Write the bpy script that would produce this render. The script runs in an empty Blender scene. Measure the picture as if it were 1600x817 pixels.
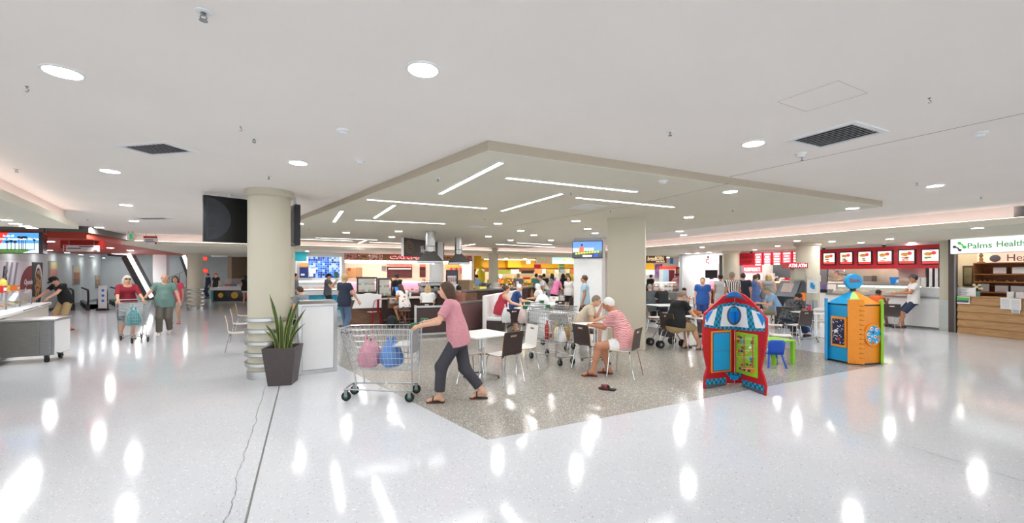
import bpy, bmesh, math, random
import numpy as np
from mathutils import Matrix, Vector
R = math.radians
random.seed(7)
SC = bpy.context.scene
COL = SC.collection
# ---------------------------------------------------------------- camera, world, exposure
EYE = 1.7; FPX = 650.0; HZ = 428.0            # eye height, focal length in pixels of a 1600 wide frame, horizon row
cam_d = bpy.data.cameras.new('camera'); cam = bpy.data.objects.new('camera', cam_d); COL.objects.link(cam)
cam.location = (0, 0, EYE); cam.rotation_euler = (R(90), 0, 0)
cam_d.sensor_width = 36; cam_d.lens = 36*FPX/1600; cam_d.shift_y = (HZ-408.5)/1600
cam_d.clip_start = .05; cam_d.clip_end = 200
SC.camera = cam
world = bpy.data.worlds.new('mall_ambient'); SC.world = world; world.use_nodes = True
wb = world.node_tree.nodes['Background']; wb.inputs[0].default_value = (.90, .95, 1.0, 1); wb.inputs[1].default_value = 2.1
SC.view_settings.view_transform = 'Standard'; SC.view_settings.look = 'None'
SC.view_settings.gamma = 1; SC.view_settings.use_curve_mapping = False
SC.view_settings.exposure = 0.16
LAMP = 215.0       # emission of a downlight lens
STRIP = 24.0       # emission of a linear light
# the mall's grid: U runs away to the right, V runs away to the left
GA = R(26.2); U = Vector((math.cos(GA), math.sin(GA))); V = Vector((-math.sin(GA), math.cos(GA)))
ZC = 3.08; ZS = 2.97; ZL = 2.70               # main ceiling, canopy soffit, shop-side ceilings
def G(px, py, z=0.0):                          # a point of the place at height z seen at that spot of a 1600x817 frame
    Y = FPX*(EYE-z)/(py-HZ); return Vector(((px-800)/FPX*Y, Y, z))
def W(px, py, Y): return Vector(((px-800)/FPX*Y, Y, EYE-(py-HZ)/FPX*Y))
def uv(u, v, z=0): return Vector((U.x*u+V.x*v, U.y*u+V.y*v, z))
# ---------------------------------------------------------------- materials
def lin(c):
    if isinstance(c, str):
        c = c.lstrip('#'); c = tuple(int(c[i:i+2], 16)/255 for i in (0, 2, 4))
    return tuple(((x/12.92) if x <= .04045 else ((x+.055)/1.055)**2.4) for x in c)
MATS = {}
def mat(name, col, rough=.5, metal=0, emit=0, var=.06, scale=18, bump=0, spec=.5, alpha=1, trans=0, col2=None, kind='noise', detail=3, coat=0):
    if name in MATS: return MATS[name]
    m = bpy.data.materials.new(name); m.use_nodes = True; nt = m.node_tree; b = nt.nodes['Principled BSDF']
    c = lin(col)
    b.inputs['Roughness'].default_value = rough; b.inputs['Metallic'].default_value = metal
    b.inputs['Specular IOR Level'].default_value = spec; b.inputs['Coat Weight'].default_value = coat
    if trans: b.inputs['Transmission Weight'].default_value = trans; b.inputs['IOR'].default_value = 1.1
    if alpha < 1: b.inputs['Alpha'].default_value = alpha
    tc = nt.nodes.new('ShaderNodeTexCoord')
    if kind == 'noise':
        n = nt.nodes.new('ShaderNodeTexNoise'); n.inputs['Scale'].default_value = scale; n.inputs['Detail'].default_value = detail
        nt.links.new(tc.outputs['Object'], n.inputs['Vector']); fac = n.outputs['Fac']
    elif kind == 'wood':
        mp = nt.nodes.new('ShaderNodeMapping'); mp.inputs['Scale'].default_value = (1.2, 9, 9)
        n = nt.nodes.new('ShaderNodeTexNoise'); n.inputs['Scale'].default_value = scale/4; n.inputs['Detail'].default_value = 5; n.inputs['Distortion'].default_value = .6
        nt.links.new(tc.outputs['Object'], mp.inputs['Vector']); nt.links.new(mp.outputs[0], n.inputs['Vector']); fac = n.outputs['Fac']
    elif kind == 'brushed':
        mp = nt.nodes.new('ShaderNodeMapping'); mp.inputs['Scale'].default_value = (1, 1, 60)
        n = nt.nodes.new('ShaderNodeTexNoise'); n.inputs['Scale'].default_value = scale/4; n.inputs['Detail'].default_value = 4
        nt.links.new(tc.outputs['Object'], mp.inputs['Vector']); nt.links.new(mp.outputs[0], n.inputs['Vector']); fac = n.outputs['Fac']
    elif kind == 'spots':
        n = nt.nodes.new('ShaderNodeTexVoronoi'); n.inputs['Scale'].default_value = scale
        nt.links.new(tc.outputs['Object'], n.inputs['Vector'])
        r0 = nt.nodes.new('ShaderNodeValToRGB'); r0.color_ramp.elements[0].position = .28; r0.color_ramp.elements[1].position = .36
        r0.color_ramp.elements[0].color = (1, 1, 1, 1); r0.color_ramp.elements[1].color = (0, 0, 0, 1)
        nt.links.new(n.outputs['Distance'], r0.inputs[0]); fac = r0.outputs[0]
    elif kind == 'stripes':
        n = nt.nodes.new('ShaderNodeTexWave'); n.inputs['Scale'].default_value = scale; n.inputs['Distortion'].default_value = 1.0; n.bands_direction = 'X'
        nt.links.new(tc.outputs['Object'], n.inputs['Vector']); fac = n.outputs['Fac']
    elif kind == 'zigzag':
        n = nt.nodes.new('ShaderNodeTexWave'); n.inputs['Scale'].default_value = scale; n.inputs['Distortion'].default_value = 6; n.bands_direction = 'Z'
        nt.links.new(tc.outputs['Object'], n.inputs['Vector']); fac = n.outputs['Fac']
    rp = nt.nodes.new('ShaderNodeValToRGB'); e = rp.color_ramp.elements
    if col2 is not None:
        c2 = lin(col2); e[0].color = (*c, 1); e[1].color = (*c2, 1)
        if kind in ('noise', 'wood', 'brushed'): e[0].position = .38; e[1].position = .62
        else: e[0].position = .42; e[1].position = .58
    else:
        e[0].color = (*[x*(1-var) for x in c], 1); e[1].color = (*[min(1, x*(1+var)) for x in c], 1); e[0].position = .3; e[1].position = .7
    nt.links.new(fac, rp.inputs[0]); nt.links.new(rp.outputs[0], b.inputs['Base Color'])
    if emit:
        nt.links.new(rp.outputs[0], b.inputs['Emission Color']); b.inputs['Emission Strength'].default_value = emit
    if bump:
        bp = nt.nodes.new('ShaderNodeBump'); bp.inputs['Strength'].default_value = bump; bp.inputs['Distance'].default_value = .01
        nt.links.new(fac, bp.inputs['Height']); nt.links.new(bp.outputs[0], b.inputs['Normal'])
    MATS[name] = m; return m
def glass(name='clear_glass', tint=(.9, .96, .95), a=.16):
    if name in MATS: return MATS[name]
    m = bpy.data.materials.new(name); m.use_nodes = True; nt = m.node_tree; b = nt.nodes['Principled BSDF']
    b.inputs['Base Color'].default_value = (*tint, 1); b.inputs['Roughness'].default_value = .03; b.inputs['Alpha'].default_value = a
    MATS[name] = m; return m
# ---------------------------------------------------------------- mesh helpers
class MB:
    """collects shapes into one mesh"""
    def __init__(s): s.v = []; s.f = []; s.mi = []; s.M = None
    def add(s, vs, fs, m=0):
        o = len(s.v)
        if s.M is not None: vs = [s.M @ Vector(p) for p in vs]
        s.v.extend([tuple(p) for p in vs]); s.f.extend([tuple(i+o for i in f) for f in fs]); s.mi.extend([m]*len(fs)); return s
    def box(s, x0, x1, y0, y1, z0, z1, m=0):
        return s.add([(x0,y0,z0),(x1,y0,z0),(x1,y1,z0),(x0,y1,z0),(x0,y0,z1),(x1,y0,z1),(x1,y1,z1),(x0,y1,z1)],
              [(0,3,2,1),(4,5,6,7),(0,1,5,4),(1,2,6,5),(2,3,7,6),(3,0,4,7)], m)
    def cyl(s, p0, p1, r0, r1=None, n=12, m=0, caps=True):
        r1 = r0 if r1 is None else r1
        p0 = Vector(p0); p1 = Vector(p1); d = (p1-p0).normalized(); a = d.orthogonal().normalized(); b = d.cross(a)
        vs = []
        for i in range(n):
            t = 2*math.pi*i/n; w = a*math.cos(t)+b*math.sin(t); vs += [p0+w*r0, p1+w*r1]
        fs = [(2*i, 2*((i+1)%n), 2*((i+1)%n)+1, 2*i+1) for i in range(n)]
        if caps: fs += [tuple(2*i for i in range(n))[::-1], tuple(2*i+1 for i in range(n))]
        return s.add(vs, fs, m)
    def tube(s, pts, r, n=8, m=0, closed=False):
        pts = [Vector(p) for p in pts]; N = len(pts); vs = []; up = None
        for i, p in enumerate(pts):
            if closed: d = pts[(i+1)%N]-pts[i-1]
            else: d = pts[min(i+1, N-1)]-pts[max(i-1, 0)]
            d.normalize()
            if up is None or abs(up.dot(d)) > .98: up = d.orthogonal().normalized()
            a = (up-d*up.dot(d)).normalized(); up = a; b = d.cross(a)
            for k in range(n):
                t = 2*math.pi*k/n; vs.append(p+(a*math.cos(t)+b*math.sin(t))*r)
        fs = []
        for i in range(N if closed else N-1):
            j = (i+1) % N
            for k in range(n): k2 = (k+1) % n; fs.append((i*n+k, i*n+k2, j*n+k2, j*n+k))
        if not closed: fs += [tuple(range(n))[::-1], tuple((N-1)*n+k for k in range(n))]
        return s.add(vs, fs, m)
    def lathe(s, prof, n=20, c=(0,0,0), m=0):
        vs = []; L = len(prof)
        for i in range(n):
            t = 2*math.pi*i/n
            for r, z in prof: vs.append((c[0]+r*math.cos(t), c[1]+r*math.sin(t), c[2]+z))
        fs = []
        for i in range(n):
            j = (i+1) % n
            for k in range(L-1): fs.append((i*L+k, j*L+k, j*L+k+1, i*L+k+1))
        if prof[0][0] > 1e-5: fs.append(tuple(i*L for i in range(n))[::-1])
        if prof[-1][0] > 1e-5: fs.append(tuple(i*L+L-1 for i in range(n)))
        return s.add(vs, fs, m)
    def prism(s, poly, y0, y1, m=0, mside=None):          # polygon in x,z pushed along y
        n = len(poly); vs = [(x, y0, z) for x, z in poly]+[(x, y1, z) for x, z in poly]
        s.add(vs, [tuple(range(n)), tuple(range(n, 2*n))[::-1]], m)
        o = len(s.v)-2*n
        for i in range(n):
            j = (i+1) % n; s.f.append((o+j, o+i, o+n+i, o+n+j)); s.mi.append(m if mside is None else mside)
        return s
    def slab(s, poly, z0, z1, m=0):                       # polygon in x,y pushed along z
        n = len(poly); vs = [(p[0], p[1], z0) for p in poly]+[(p[0], p[1], z1) for p in poly]
        fs = [tuple(range(n))[::-1], tuple(range(n, 2*n))]+[(i, (i+1)%n, n+(i+1)%n, n+i) for i in range(n)]
        return s.add(vs, fs, m)
    def ball(s, c, r, n=12, m=0, h=None):
        rx, ry, rz = (r, r, r) if not hasattr(r, '__len__') else r
        h = h or max(6, n//2+1); vs = [(c[0], c[1], c[2]-rz)]
        for j in range(1, h):
            p = math.pi*j/h
            for i in range(n):
                t = 2*math.pi*i/n; vs.append((c[0]+rx*math.sin(p)*math.cos(t), c[1]+ry*math.sin(p)*math.sin(t), c[2]-rz*math.cos(p)))
        vs.append((c[0], c[1], c[2]+rz)); fs = []; L = len(vs)-1
        for i in range(n):
            k = (i+1) % n; fs.append((0, 1+k, 1+i))
            for j in range(h-2): a = 1+j*n; fs.append((a+i, a+k, a+n+k, a+n+i))
            a = 1+(h-2)*n; fs.append((a+i, a+k, L))
        return s.add(vs, fs, m)
    def text(s, txt, x, z, size, y=0, depth=.006, m=0, width=None, align='CENTER', font=None, shear=0, bold=0):
        vs, fs = glyphs(txt, depth, align, shear, bold)
        h = size; xs = [p[0] for p in vs]; w = max(xs)-min(xs); kx = h if width is None else width/w
        return s.add([(x+p[0]*kx, y-p[2]*1.0, z+p[1]*h) for p in vs], fs, m)
    def mesh(s, name, mats, smooth=False):
        me = bpy.data.meshes.new(name); me.from_pydata(s.v, [], s.f)
        for m in (mats if isinstance(mats, (list, tuple)) else [mats]): me.materials.append(m)
        if any(s.mi): me.polygons.foreach_set('material_index', s.mi)
        if smooth: me.shade_smooth(); me.set_sharp_from_angle(angle=R(42))
        me.update(); return me
GLY = {}
def glyphs(txt, depth, align, shear, bold):
    k = (txt, depth, align, shear, bold)
    if k in GLY: return GLY[k]
    cu = bpy.data.curves.new('lettering', 'FONT'); cu.body = txt; cu.size = 1; cu.extrude = depth/2; cu.align_x = align; cu.align_y = 'CENTER'; cu.shear = shear; cu.offset = bold; cu.resolution_u = 3
    ob = bpy.data.objects.new('lettering', cu); COL.objects.link(ob)
    me = bpy.data.meshes.new_from_object(ob.evaluated_get(bpy.context.evaluated_depsgraph_get()))
    r = ([tuple(v.co) for v in me.vertices], [tuple(p.vertices) for p in me.polygons])
    bpy.data.objects.remove(ob); bpy.data.curves.remove(cu); bpy.data.meshes.remove(me); GLY[k] = r; return r
def tag(o, label=None, cat=None, group=None, kind=None):
    if label: o['label'] = label
    if cat: o['category'] = cat
    if group: o['group'] = group
    if kind: o['kind'] = kind
    return o
def thing(name, label, cat, loc=(0,0,0), rz=0, group=None):
    o = bpy.data.objects.new(name, None); COL.objects.link(o); o.location = loc; o.rotation_euler = (0, 0, rz); o.empty_display_size = .1
    return tag(o, label, cat, group)
def part(name, mb, m, parent=None, smooth=False, bevel=0, label=None, kind=None, loc=None, rz=None, seg=2):
    me = mb if isinstance(mb, bpy.types.Mesh) else mb.mesh(name, m, smooth)
    o = bpy.data.objects.new(name, me); COL.objects.link(o)
    if parent is not None: o.parent = parent
    if loc is not None: o.location = loc
    if rz is not None: o.rotation_euler = (0, 0, rz)
    if bevel:
        b = o.modifiers.new('bevel', 'BEVEL'); b.width = bevel; b.segments = seg; b.limit_method = 'ANGLE'; b.angle_limit = R(40)
    if label: o['label'] = label
    if kind: o['kind'] = kind
    return o
def single(name, mb, m, label, cat, loc=(0,0,0), rz=0, group=None, **k):
    o = part(name, mb, m, None, loc=loc, rz=rz, **k); return tag(o, label, cat, group)
def struct(name, mb, m, **k):
    o = part(name, mb, m, None, **k); o['kind'] = 'structure'; return o
def dup(root, loc, rz, label, group=None):
    def cp(o, par):
        c = o.copy(); COL.objects.link(c)
        if par is not None: c.parent = par
        for ch in o.children: cp(ch, c)
        return c
    r = cp(root, None); r.location = loc; r.rotation_euler = (0, 0, rz); r['label'] = label
    if group: r['group'] = group
    return r
class Wall:
    """a vertical plane of the place: local x to the right as seen, local y into it"""
    def __init__(s, org, rz): s.o = Vector((org[0], org[1])); s.rz = rz; s.ex = Vector((math.cos(rz), math.sin(rz))); s.ey = Vector((-math.sin(rz), math.cos(rz)))
    def xz(s, px, py, y=0):
        k = (px-800)/FPX; o = s.o+s.ey*y; t = (k*o.y-o.x)/(s.ex.x-k*s.ex.y); Y = o.y+t*s.ex.y
        return t, EYE-(py-HZ)/FPX*Y
    def rect(s, px0, py0, px1, py1, y=0):
        a = s.xz(px0, py0, y); b = s.xz(px1, py1, y); c = s.xz(px0, py1, y); d = s.xz(px1, py0, y)
        return a[0], b[0], (c[1]+b[1])/2, (a[1]+d[1])/2
    def pt(s, x, y, z=0):
        p = s.o+s.ex*x+s.ey*y; return Vector((p.x, p.y, z))
# ---------------------------------------------------------------- setting materials
def floor_material(name, base, chips, scale, rough):
    m = bpy.data.materials.new(name); m.use_nodes = True; nt = m.node_tree; b = nt.nodes['Principled BSDF']
    tc = nt.nodes.new('ShaderNodeTexCoord'); col = None
    prev = nt.nodes.new('ShaderNodeTexNoise'); prev.inputs['Scale'].default_value = 1.3; nt.links.new(tc.outputs['Object'], prev.inputs['Vector'])
    r = nt.nodes.new('ShaderNodeValToRGB'); c = lin(base); r.color_ramp.elements[0].color = (*[x*.95 for x in c], 1); r.color_ramp.elements[1].color = (*[min(1, x*1.05) for x in c], 1)
    nt.links.new(prev.outputs['Fac'], r.inputs[0]); col = r.outputs[0]
    for k, (cc, sc, lo) in enumerate(chips):
        v = nt.nodes.new('ShaderNodeTexVoronoi'); v.inputs['Scale'].default_value = sc; v.inputs['Randomness'].default_value = 1
        mp = nt.nodes.new('ShaderNodeMapping'); mp.inputs['Location'].default_value = (k*3.1, k*1.7, 0)
        nt.links.new(tc.outputs['Object'], mp.inputs['Vector']); nt.links.new(mp.outputs[0], v.inputs['Vector'])
        sp = nt.nodes.new('ShaderNodeSeparateColor'); nt.links.new(v.outputs['Color'], sp.inputs[0])
        a = nt.nodes.new('ShaderNodeMath'); a.operation = 'LESS_THAN'; a.inputs[1].default_value = lo; nt.links.new(sp.outputs[0], a.inputs[0])
        d = nt.nodes.new('ShaderNodeMath'); d.operation = 'LESS_THAN'; d.inputs[1].default_value = .42; nt.links.new(v.outputs['Distance'], d.inputs[0])
        mu = nt.nodes.new('ShaderNodeMath'); mu.operation = 'MULTIPLY'; nt.links.new(a.outputs[0], mu.inputs[0]); nt.links.new(d.outputs[0], mu.inputs[1])
        mx = nt.nodes.new('ShaderNodeMix'); mx.data_type = 'RGBA'; nt.links.new(mu.outputs[0], mx.inputs[0]); nt.links.new(col, mx.inputs[6]); mx.inputs[7].default_value = (*lin(cc), 1)
        col = mx.outputs[2]
    nt.links.new(col, b.inputs['Base Color']); b.inputs['Roughness'].default_value = rough; b.inputs['Specular IOR Level'].default_value = .5
    n2 = nt.nodes.new('ShaderNodeTexNoise'); n2.inputs['Scale'].default_value = 2.2; n2.inputs['Detail'].default_value = 2; nt.links.new(tc.outputs['Object'], n2.inputs['Vector'])
    bp = nt.nodes.new('ShaderNodeBump'); bp.inputs['Strength'].default_value = .05; bp.inputs['Distance'].default_value = .01
    nt.links.new(n2.outputs['Fac'], bp.inputs['Height']); nt.links.new(bp.outputs[0], b.inputs['Normal'])
    MATS[name] = m; return m
M_FLOOR = floor_material('white_terrazzo', '#dadde3', [('#c6c6c4', 62, .05), ('#f2f2f2', 60, .12), ('#a6a7a8', 85, .02)], 1, .10)
M_TERR = floor_material('grey_terrazzo', '#aaa59d', [('#d8d5cf', 75, .30), ('#7d7871', 82, .30), ('#5a554f', 90, .10), ('#efece6', 60, .10)], 1, .16)
M_CEIL = mat('ceiling_paint', '#f5efe8', .85, var=.015, scale=1)
M_CANOPY = mat('canopy_paint', '#dddaca', .85, var=.015, scale=1)
M_BEIGE = mat('beige_paint', '#c9c5b6', .6, var=.02, scale=3)
M_WHITE = mat('white_paint', '#ebebeb', .6, var=.02, scale=3)
M_PINKW = mat('cove_paint', '#e9dfd9', .8, var=.02, scale=3)
M_STEEL = mat('brushed_steel', '#b9b9b8', .28, 1, kind='brushed', var=.18, scale=30)
M_STEELD = mat('dull_steel', '#8f9092', .38, 1, kind='brushed', var=.2, scale=24)
M_CHROME = mat('chrome', '#d5d7d9', .12, 1, var=.04)
M_BLACK = mat('black_plastic', '#17171a', .4, var=.2)
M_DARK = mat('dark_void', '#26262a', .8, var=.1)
M_RUBBER = mat('black_rubber', '#1b1b1d', .7, var=.2)
M_GLASS = glass()
M_LENS = mat('lamp_lens', '#ffffff', .5, emit=LAMP, var=0)
M_STRIP = mat('linear_lens', '#ffffff', .5, emit=STRIP, var=0)
M_SIGNW = mat('lit_white_panel', '#f6f9fb', .5, emit=.75, var=.01)
M_RED = mat('shop_red', '#c8182c', .35, var=.04)
M_GREYW = mat('grey_wall_paint', '#c3c9cb', .6, var=.03, scale=2)
# ---------------------------------------------------------------- floor
mb = MB(); mb.slab([(-42,-6),(26,-6),(26,48),(-42,48)], -.12, 0); struct('floor', mb, M_FLOOR)
FC = G(762, 687); LD = Vector((-.650, .760))                 # front corner of the speckled inset, heading of its left edge
KU, KV = U.dot(FC.xy), V.dot(FC.xy)
def on_L(p, v):                                               # run from p along LD to grid line v
    t = (v-V.dot(p))/V.dot(LD); return p+LD*t
f1 = FC.xy+U*(9.9-KU); 
f2 = uv(9.9, 18.0).xy; f3 = on_L(FC.xy, 18.0)
mb = MB(); mb.slab([tuple(FC.xy), tuple(f1), tuple(f2), tuple(f3)], -.05, .0015); struct('floor_inset', mb, M_TERR)
def ribbon(name, pts, w, m, z=.002, h=.002):
    vs = []; n = len(pts); pts = [Vector((p[0], p[1])) for p in pts]
    for i, p in enumerate(pts):
        d = (pts[min(i+1, n-1)]-pts[max(i-1, 0)]).normalized(); q = Vector((-d.y, d.x))*(w[i] if hasattr(w, '__len__') else w)/2
        vs += [(p.x+q.x, p.y+q.y, z), (p.x-q.x, p.y-q.y, z)]
    mb = MB(); mb.add(vs, [(2*i, 2*i+1, 2*i+3, 2*i+2) for i in range(n-1)])
    return struct(name, mb, m)
M_JOINT = mat('joint_metal', '#8b8c8b', .4, .3, var=.1)
M_JOINTT = mat('joint_grout', '#a9aaa8', .7, var=.1)
p = G(383.5, 817).xy; ribbon('trim_1', [p-V*2.2, p+V*4.0], .016, M_JOINT)
p = G(0, 625).xy; q = G(385, 590).xy; ribbon('trim_2', [p-(q-p)*.3, p+(q-p)*.98], .007, M_JOINTT)
p = G(1040, 582.5).xy; q = G(1600, 752).xy; ribbon('trim_3', [p+(p-q)*.45, q+(q-p)*.4], .008, M_JOINTT)
p = G(1345, 577).xy; ribbon('trim_4', [p+U*.2, p+U*9], .006, M_JOINTT)
ck = [(830,85),(818,130),(805,165),(803,195),(790,220),(776,262),(765,290),(762,320),(745,350),(738,385),(740,410),(727,440),(722,470),(705,500),(700,514)]
pts = []
for i, (x, y) in enumerate(ck):
    a = G(x/2, y/2+560).xy
    if i:
        b = pts[-1]
        for t in (.3, .65): m_ = b.lerp(a, t); pts.append(m_+Vector((random.uniform(-.012, .012), random.uniform(-.01, .01))))
    pts.append(a)
ribbon('floor_crack', pts, [random.uniform(.0035, .0085) for _ in pts], mat('crack_dark', '#8a8884', .8, var=.2))
# ---------------------------------------------------------------- ceilings
mb = MB(); mb.slab([(-42,-6),(26,-6),(26,48),(-42,48)], ZC, ZC+.12); struct('ceiling', mb, M_CEIL)
KC = G(762, 219, ZC).xy; UK, VK = U.dot(KC), V.dot(KC); URC = 9.75; VB = 18.4; UR = 12.75
c1_ = KC+U*(URC-UK); c2_ = uv(URC, VB+.3).xy; c3_ = on_L(KC, VB+.3)
mb = MB(); q_ = [tuple(KC), tuple(c1_), tuple(c2_), tuple(c3_)]; mb.slab(q_, ZS, ZS+.004); mb.slab(q_, ZS+.004, ZC-.001, 1); struct('ceiling_canopy', mb, [M_CANOPY, mat('canopy_fascia', '#b7ac99', .85, var=.02)])
def bulk(name, lip, back, ed, lab):
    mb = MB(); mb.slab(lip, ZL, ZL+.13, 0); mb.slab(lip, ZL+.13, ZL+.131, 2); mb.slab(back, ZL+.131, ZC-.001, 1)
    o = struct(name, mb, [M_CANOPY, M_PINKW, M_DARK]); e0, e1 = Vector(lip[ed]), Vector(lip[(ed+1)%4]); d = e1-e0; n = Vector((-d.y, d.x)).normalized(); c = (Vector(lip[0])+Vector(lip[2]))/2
    if (c-e0).dot(n) < 0: n = -n
    s = d.normalized()*.3; q = [e0+n*.05+s, e1+n*.05-s, e1+n*.10-s, e0+n*.10+s]; m2 = MB(); m2.slab([tuple(v) for v in q], ZL+.132, ZL+.142)
    tag(part('cove_light', m2, mat('cove_lens', '#ffe9e0', .5, emit=4.5, var=0)), lab, 'light'); return o
vr = V.dot(G(1562, 318, ZC).xy)
bulk('ceiling_right', [tuple(uv(UR, vr-6).xy), tuple(uv(UR+9, vr-6).xy), tuple(uv(UR+9, VB).xy), tuple(uv(UR, VB).xy)],
     [tuple(uv(UR+.18, vr).xy), tuple(uv(UR+9, vr).xy), tuple(uv(UR+9, VB+.2).xy), tuple(uv(UR+.18, VB+.2).xy)], 3, 'hidden cove light glowing along the low ceiling over the right hand shops')
bulk('ceiling_back', [tuple(uv(-5.6, VB).xy), tuple(uv(UR+9, VB).xy), tuple(uv(UR+9, VB+9).xy), tuple(uv(-5.6, VB+9).xy)],
     [tuple(uv(-5.5, VB+.18).xy), tuple(uv(UR+9, VB+.18).xy), tuple(uv(UR+9, VB+9).xy), tuple(uv(-5.5, VB+9).xy)], 0, 'hidden cove light glowing along the low ceiling before the back shops')
a = G(0, 310, ZL).xy; b = G(123, 358, ZL).xy; d = (b-a).normalized(); nrm = Vector((-d.y, d.x))       # left bulkhead
o2 = nrm*.18
bulk('ceiling_left', [tuple(a-d*5), tuple(b), tuple(b-U*12), tuple(a-d*5-U*12)],
     [tuple(a-d*5+o2), tuple(b+o2-d*.15), tuple(b+o2-d*.15-U*12), tuple(a-d*5-U*12)], 0, 'hidden cove light glowing along the low ceiling over the left counter')
U0, V0 = -5.75, 16.3                                                            # red lined soffit over the escalators
M_REDSOF = mat('soffit_red', '#b5402f', .6, var=.04); M_GREYB = mat('dark_grey_band', '#6f6c68', .7, var=.05)
mb = MB(); mb.slab([tuple(uv(U0, V0).xy), tuple(uv(U0, V0+12).xy), tuple(uv(U0-12, V0+12).xy), tuple(uv(U0-12, V0).xy)], 2.72, 2.90, 0)
mb.slab([tuple(uv(U0+.06, V0-.06).xy), tuple(uv(U0+.06, V0+12).xy), tuple(uv(U0-12, V0+12).xy), tuple(uv(U0-12, V0-.06).xy)], 2.90, ZC-.002, 1)
struct('ceiling_soffit', mb, [M_REDSOF, M_GREYB])
# thin joints in the ceiling
def cline(name, p, q, z, w=.008):
    mb = MB(); a = Vector(p); b = Vector(q); d = (b-a).normalized(); n = Vector((-d.y, d.x))*w/2
    mb.slab([tuple(a+n), tuple(b+n), tuple(b-n), tuple(a-n)], z-.002, z+.004); struct(name, mb, mat('ceiling_joint', '#8d8a84', .8, var=.1))
a = G(1140, 276, ZC).xy; b = G(1600, 177, ZC).xy; cline('trim_5', a, b+(b-a)*.1, ZC)
a = G(1138, 287, ZS).xy; b = G(985, 321, ZS).xy; cline('trim_6', a, b, ZS)
b = G(800, 353, ZS).xy; a = G(985, 321, ZS).xy; cline('trim_7', a, b, ZS, .006)
# ---------------------------------------------------------------- ceiling fittings
def downlight(name, p, z, label, group, r=.095, lens=None):
    t = thing(name, label, 'light', (p.x, p.y, z), 0, group)
    mb = MB(); mb.lathe([(r, -.001), (r*1.03, -.010), (r*1.2, -.006), (r*1.22, 0)], 20); part('trim_ring', mb, M_WHITE, t, True)
    mb = MB(); mb.lathe([(r*1.02, -.004), (r*.5, -.007), (0, -.008)], 16); part('lens', mb, lens or M_LENS, t, True)
    return t
def dl(px, py, z, label, group=None, **k): return downlight('downlight', G(px, py, z), z, label, group, **k)
dl(98, 112, ZC, 'big round downlight glaring at the far left of the near ceiling'); dl(661, 108, ZC, 'big round downlight alone in the near ceiling in front of the canopy corner')
dl(1177, 224, ZC, 'round downlight beside the right hand ceiling air vent'); dl(172, 267, ZC, 'round downlight just below the left hand ceiling air vent')
dl(466, 254, ZC, 'round downlight in the white ceiling left of the canopy edge, before the thick pillar'); dl(197, 320, ZC, 'round downlight left of the black hanging screen')
dl(1461, 290, ZC, 'round downlight in the white ceiling above the red menu boards')
for x, y in ((209,345),(155,355),(212,368),(266,376),(290,380)): dl(x, y, ZC, 'small far downlight in the white ceiling before the escalators', 'downlights before the escalators')
dl(1141, 299, ZS, 'canopy downlight nearest its front edge, above the space rocket panel'); dl(1332, 325, ZS, 'canopy downlight at the far right tip of the canopy')
dl(1076, 339, ZS, 'canopy downlight to the right of the square beige pillar'); dl(900, 345, ZS, 'canopy downlight between the small vent and the television pillar')
for x, y in ((918,357),(930,364),(1062,361),(1068,367),(778,349),(814,360),(834,367),(861,375),(798,375),(763,369),(541,363),(623,361),(612,370)):
    dl(x, y, ZS, 'round downlight deep under the beige canopy among the far tables', 'downlights deep under the canopy')
dl(467, 349, ZS, 'canopy downlight at the left edge beside the thick pillar')
dl(1527, 356, ZL, 'round downlight in the low ceiling before the white and green shop sign')
for x, y in ((1245,376),(1300,377),(1345,379),(1390,373),(1425,379),(1215,384),(1180,390),(1152,395),(1097,386)):
    dl(x, y, ZL, 'small downlight in the low ceiling along the red food shops', 'downlights along the red food shops', r=.08)
for x, y in ((8,343),(24,349),(40,353),(50,356)): dl(x, y, ZL, 'small downlight in the low ceiling above the food counter screen', 'downlights above the left food counter', r=.085)
for x, y in ((78,377),(172,387),(204,391)): dl(x, y, 2.72, 'downlight in the red lined soffit over the escalators', 'downlights in the red soffit', r=.11)
for x, y in ((480,392),(505,396),(640,398),(860,402),(800,404)): dl(x, y, ZL, 'tiny downlight in the far ceiling along the back shops', 'downlights along the back shops', r=.08)
def strip(p, q, z, label, group=None, w=.06):
    a = Vector(p); b = Vector(q); c = (a+b)/2; d = b-a; L = d.length/2; rz = math.atan2(d.y, d.x)
    t = thing('linear_light', label, 'light', (c.x, c.y, z), rz, group)
    mb = MB(); mb.box(-L, L, -w/2-.012, -w/2, -.012, 0); mb.box(-L, L, w/2, w/2+.012, -.012, 0); mb.box(-L-.012, -L, -w/2, w/2, -.012, 0); mb.box(L, L+.012, -w/2, w/2, -.012, 0); part('frame', mb, M_WHITE, t)
    mb = MB(); mb.box(-L, L, -w/2, w/2, -.006, -.001); part('diffuser', mb, M_STRIP, t)
for a, b, lab in (((783,253),(688,302),'long linear light nearest the canopy corner, slanting down to the left'), ((791,277),(995,299),'longest linear light at the front right of the canopy'),
        ((574,311),(760,325),'long linear light in the left middle of the canopy'), ((878,302),(784,329),'half lit linear light in the middle of the canopy, beside a small sensor'),
        ((900,308),(1053,323),'linear light right of the canopy vent, pointing to the beige pillar'), ((534,329),(522,346),'short linear light at the left edge of the canopy'),
        ((616,320),(585,340),'short slanting linear light under the long left one'), ((555,343),(695,349),'linear light just in front of the steel hoods')):
    strip(G(*a, ZS).xy, G(*b, ZS).xy, ZS, lab)
for a, b in (((470,373),(550,376)), ((494,371),(590,374.5)), ((578,378),(632,380)), ((560,380),(572,375)), ((722,384),(742,381)), ((775,381),(868,386)), ((808,379),(862,382))):
    strip(G(*a, ZS).xy, G(*b, ZS).xy, ZS, 'far linear light at the back of the canopy', 'far linear lights at the back of the canopy')
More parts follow.
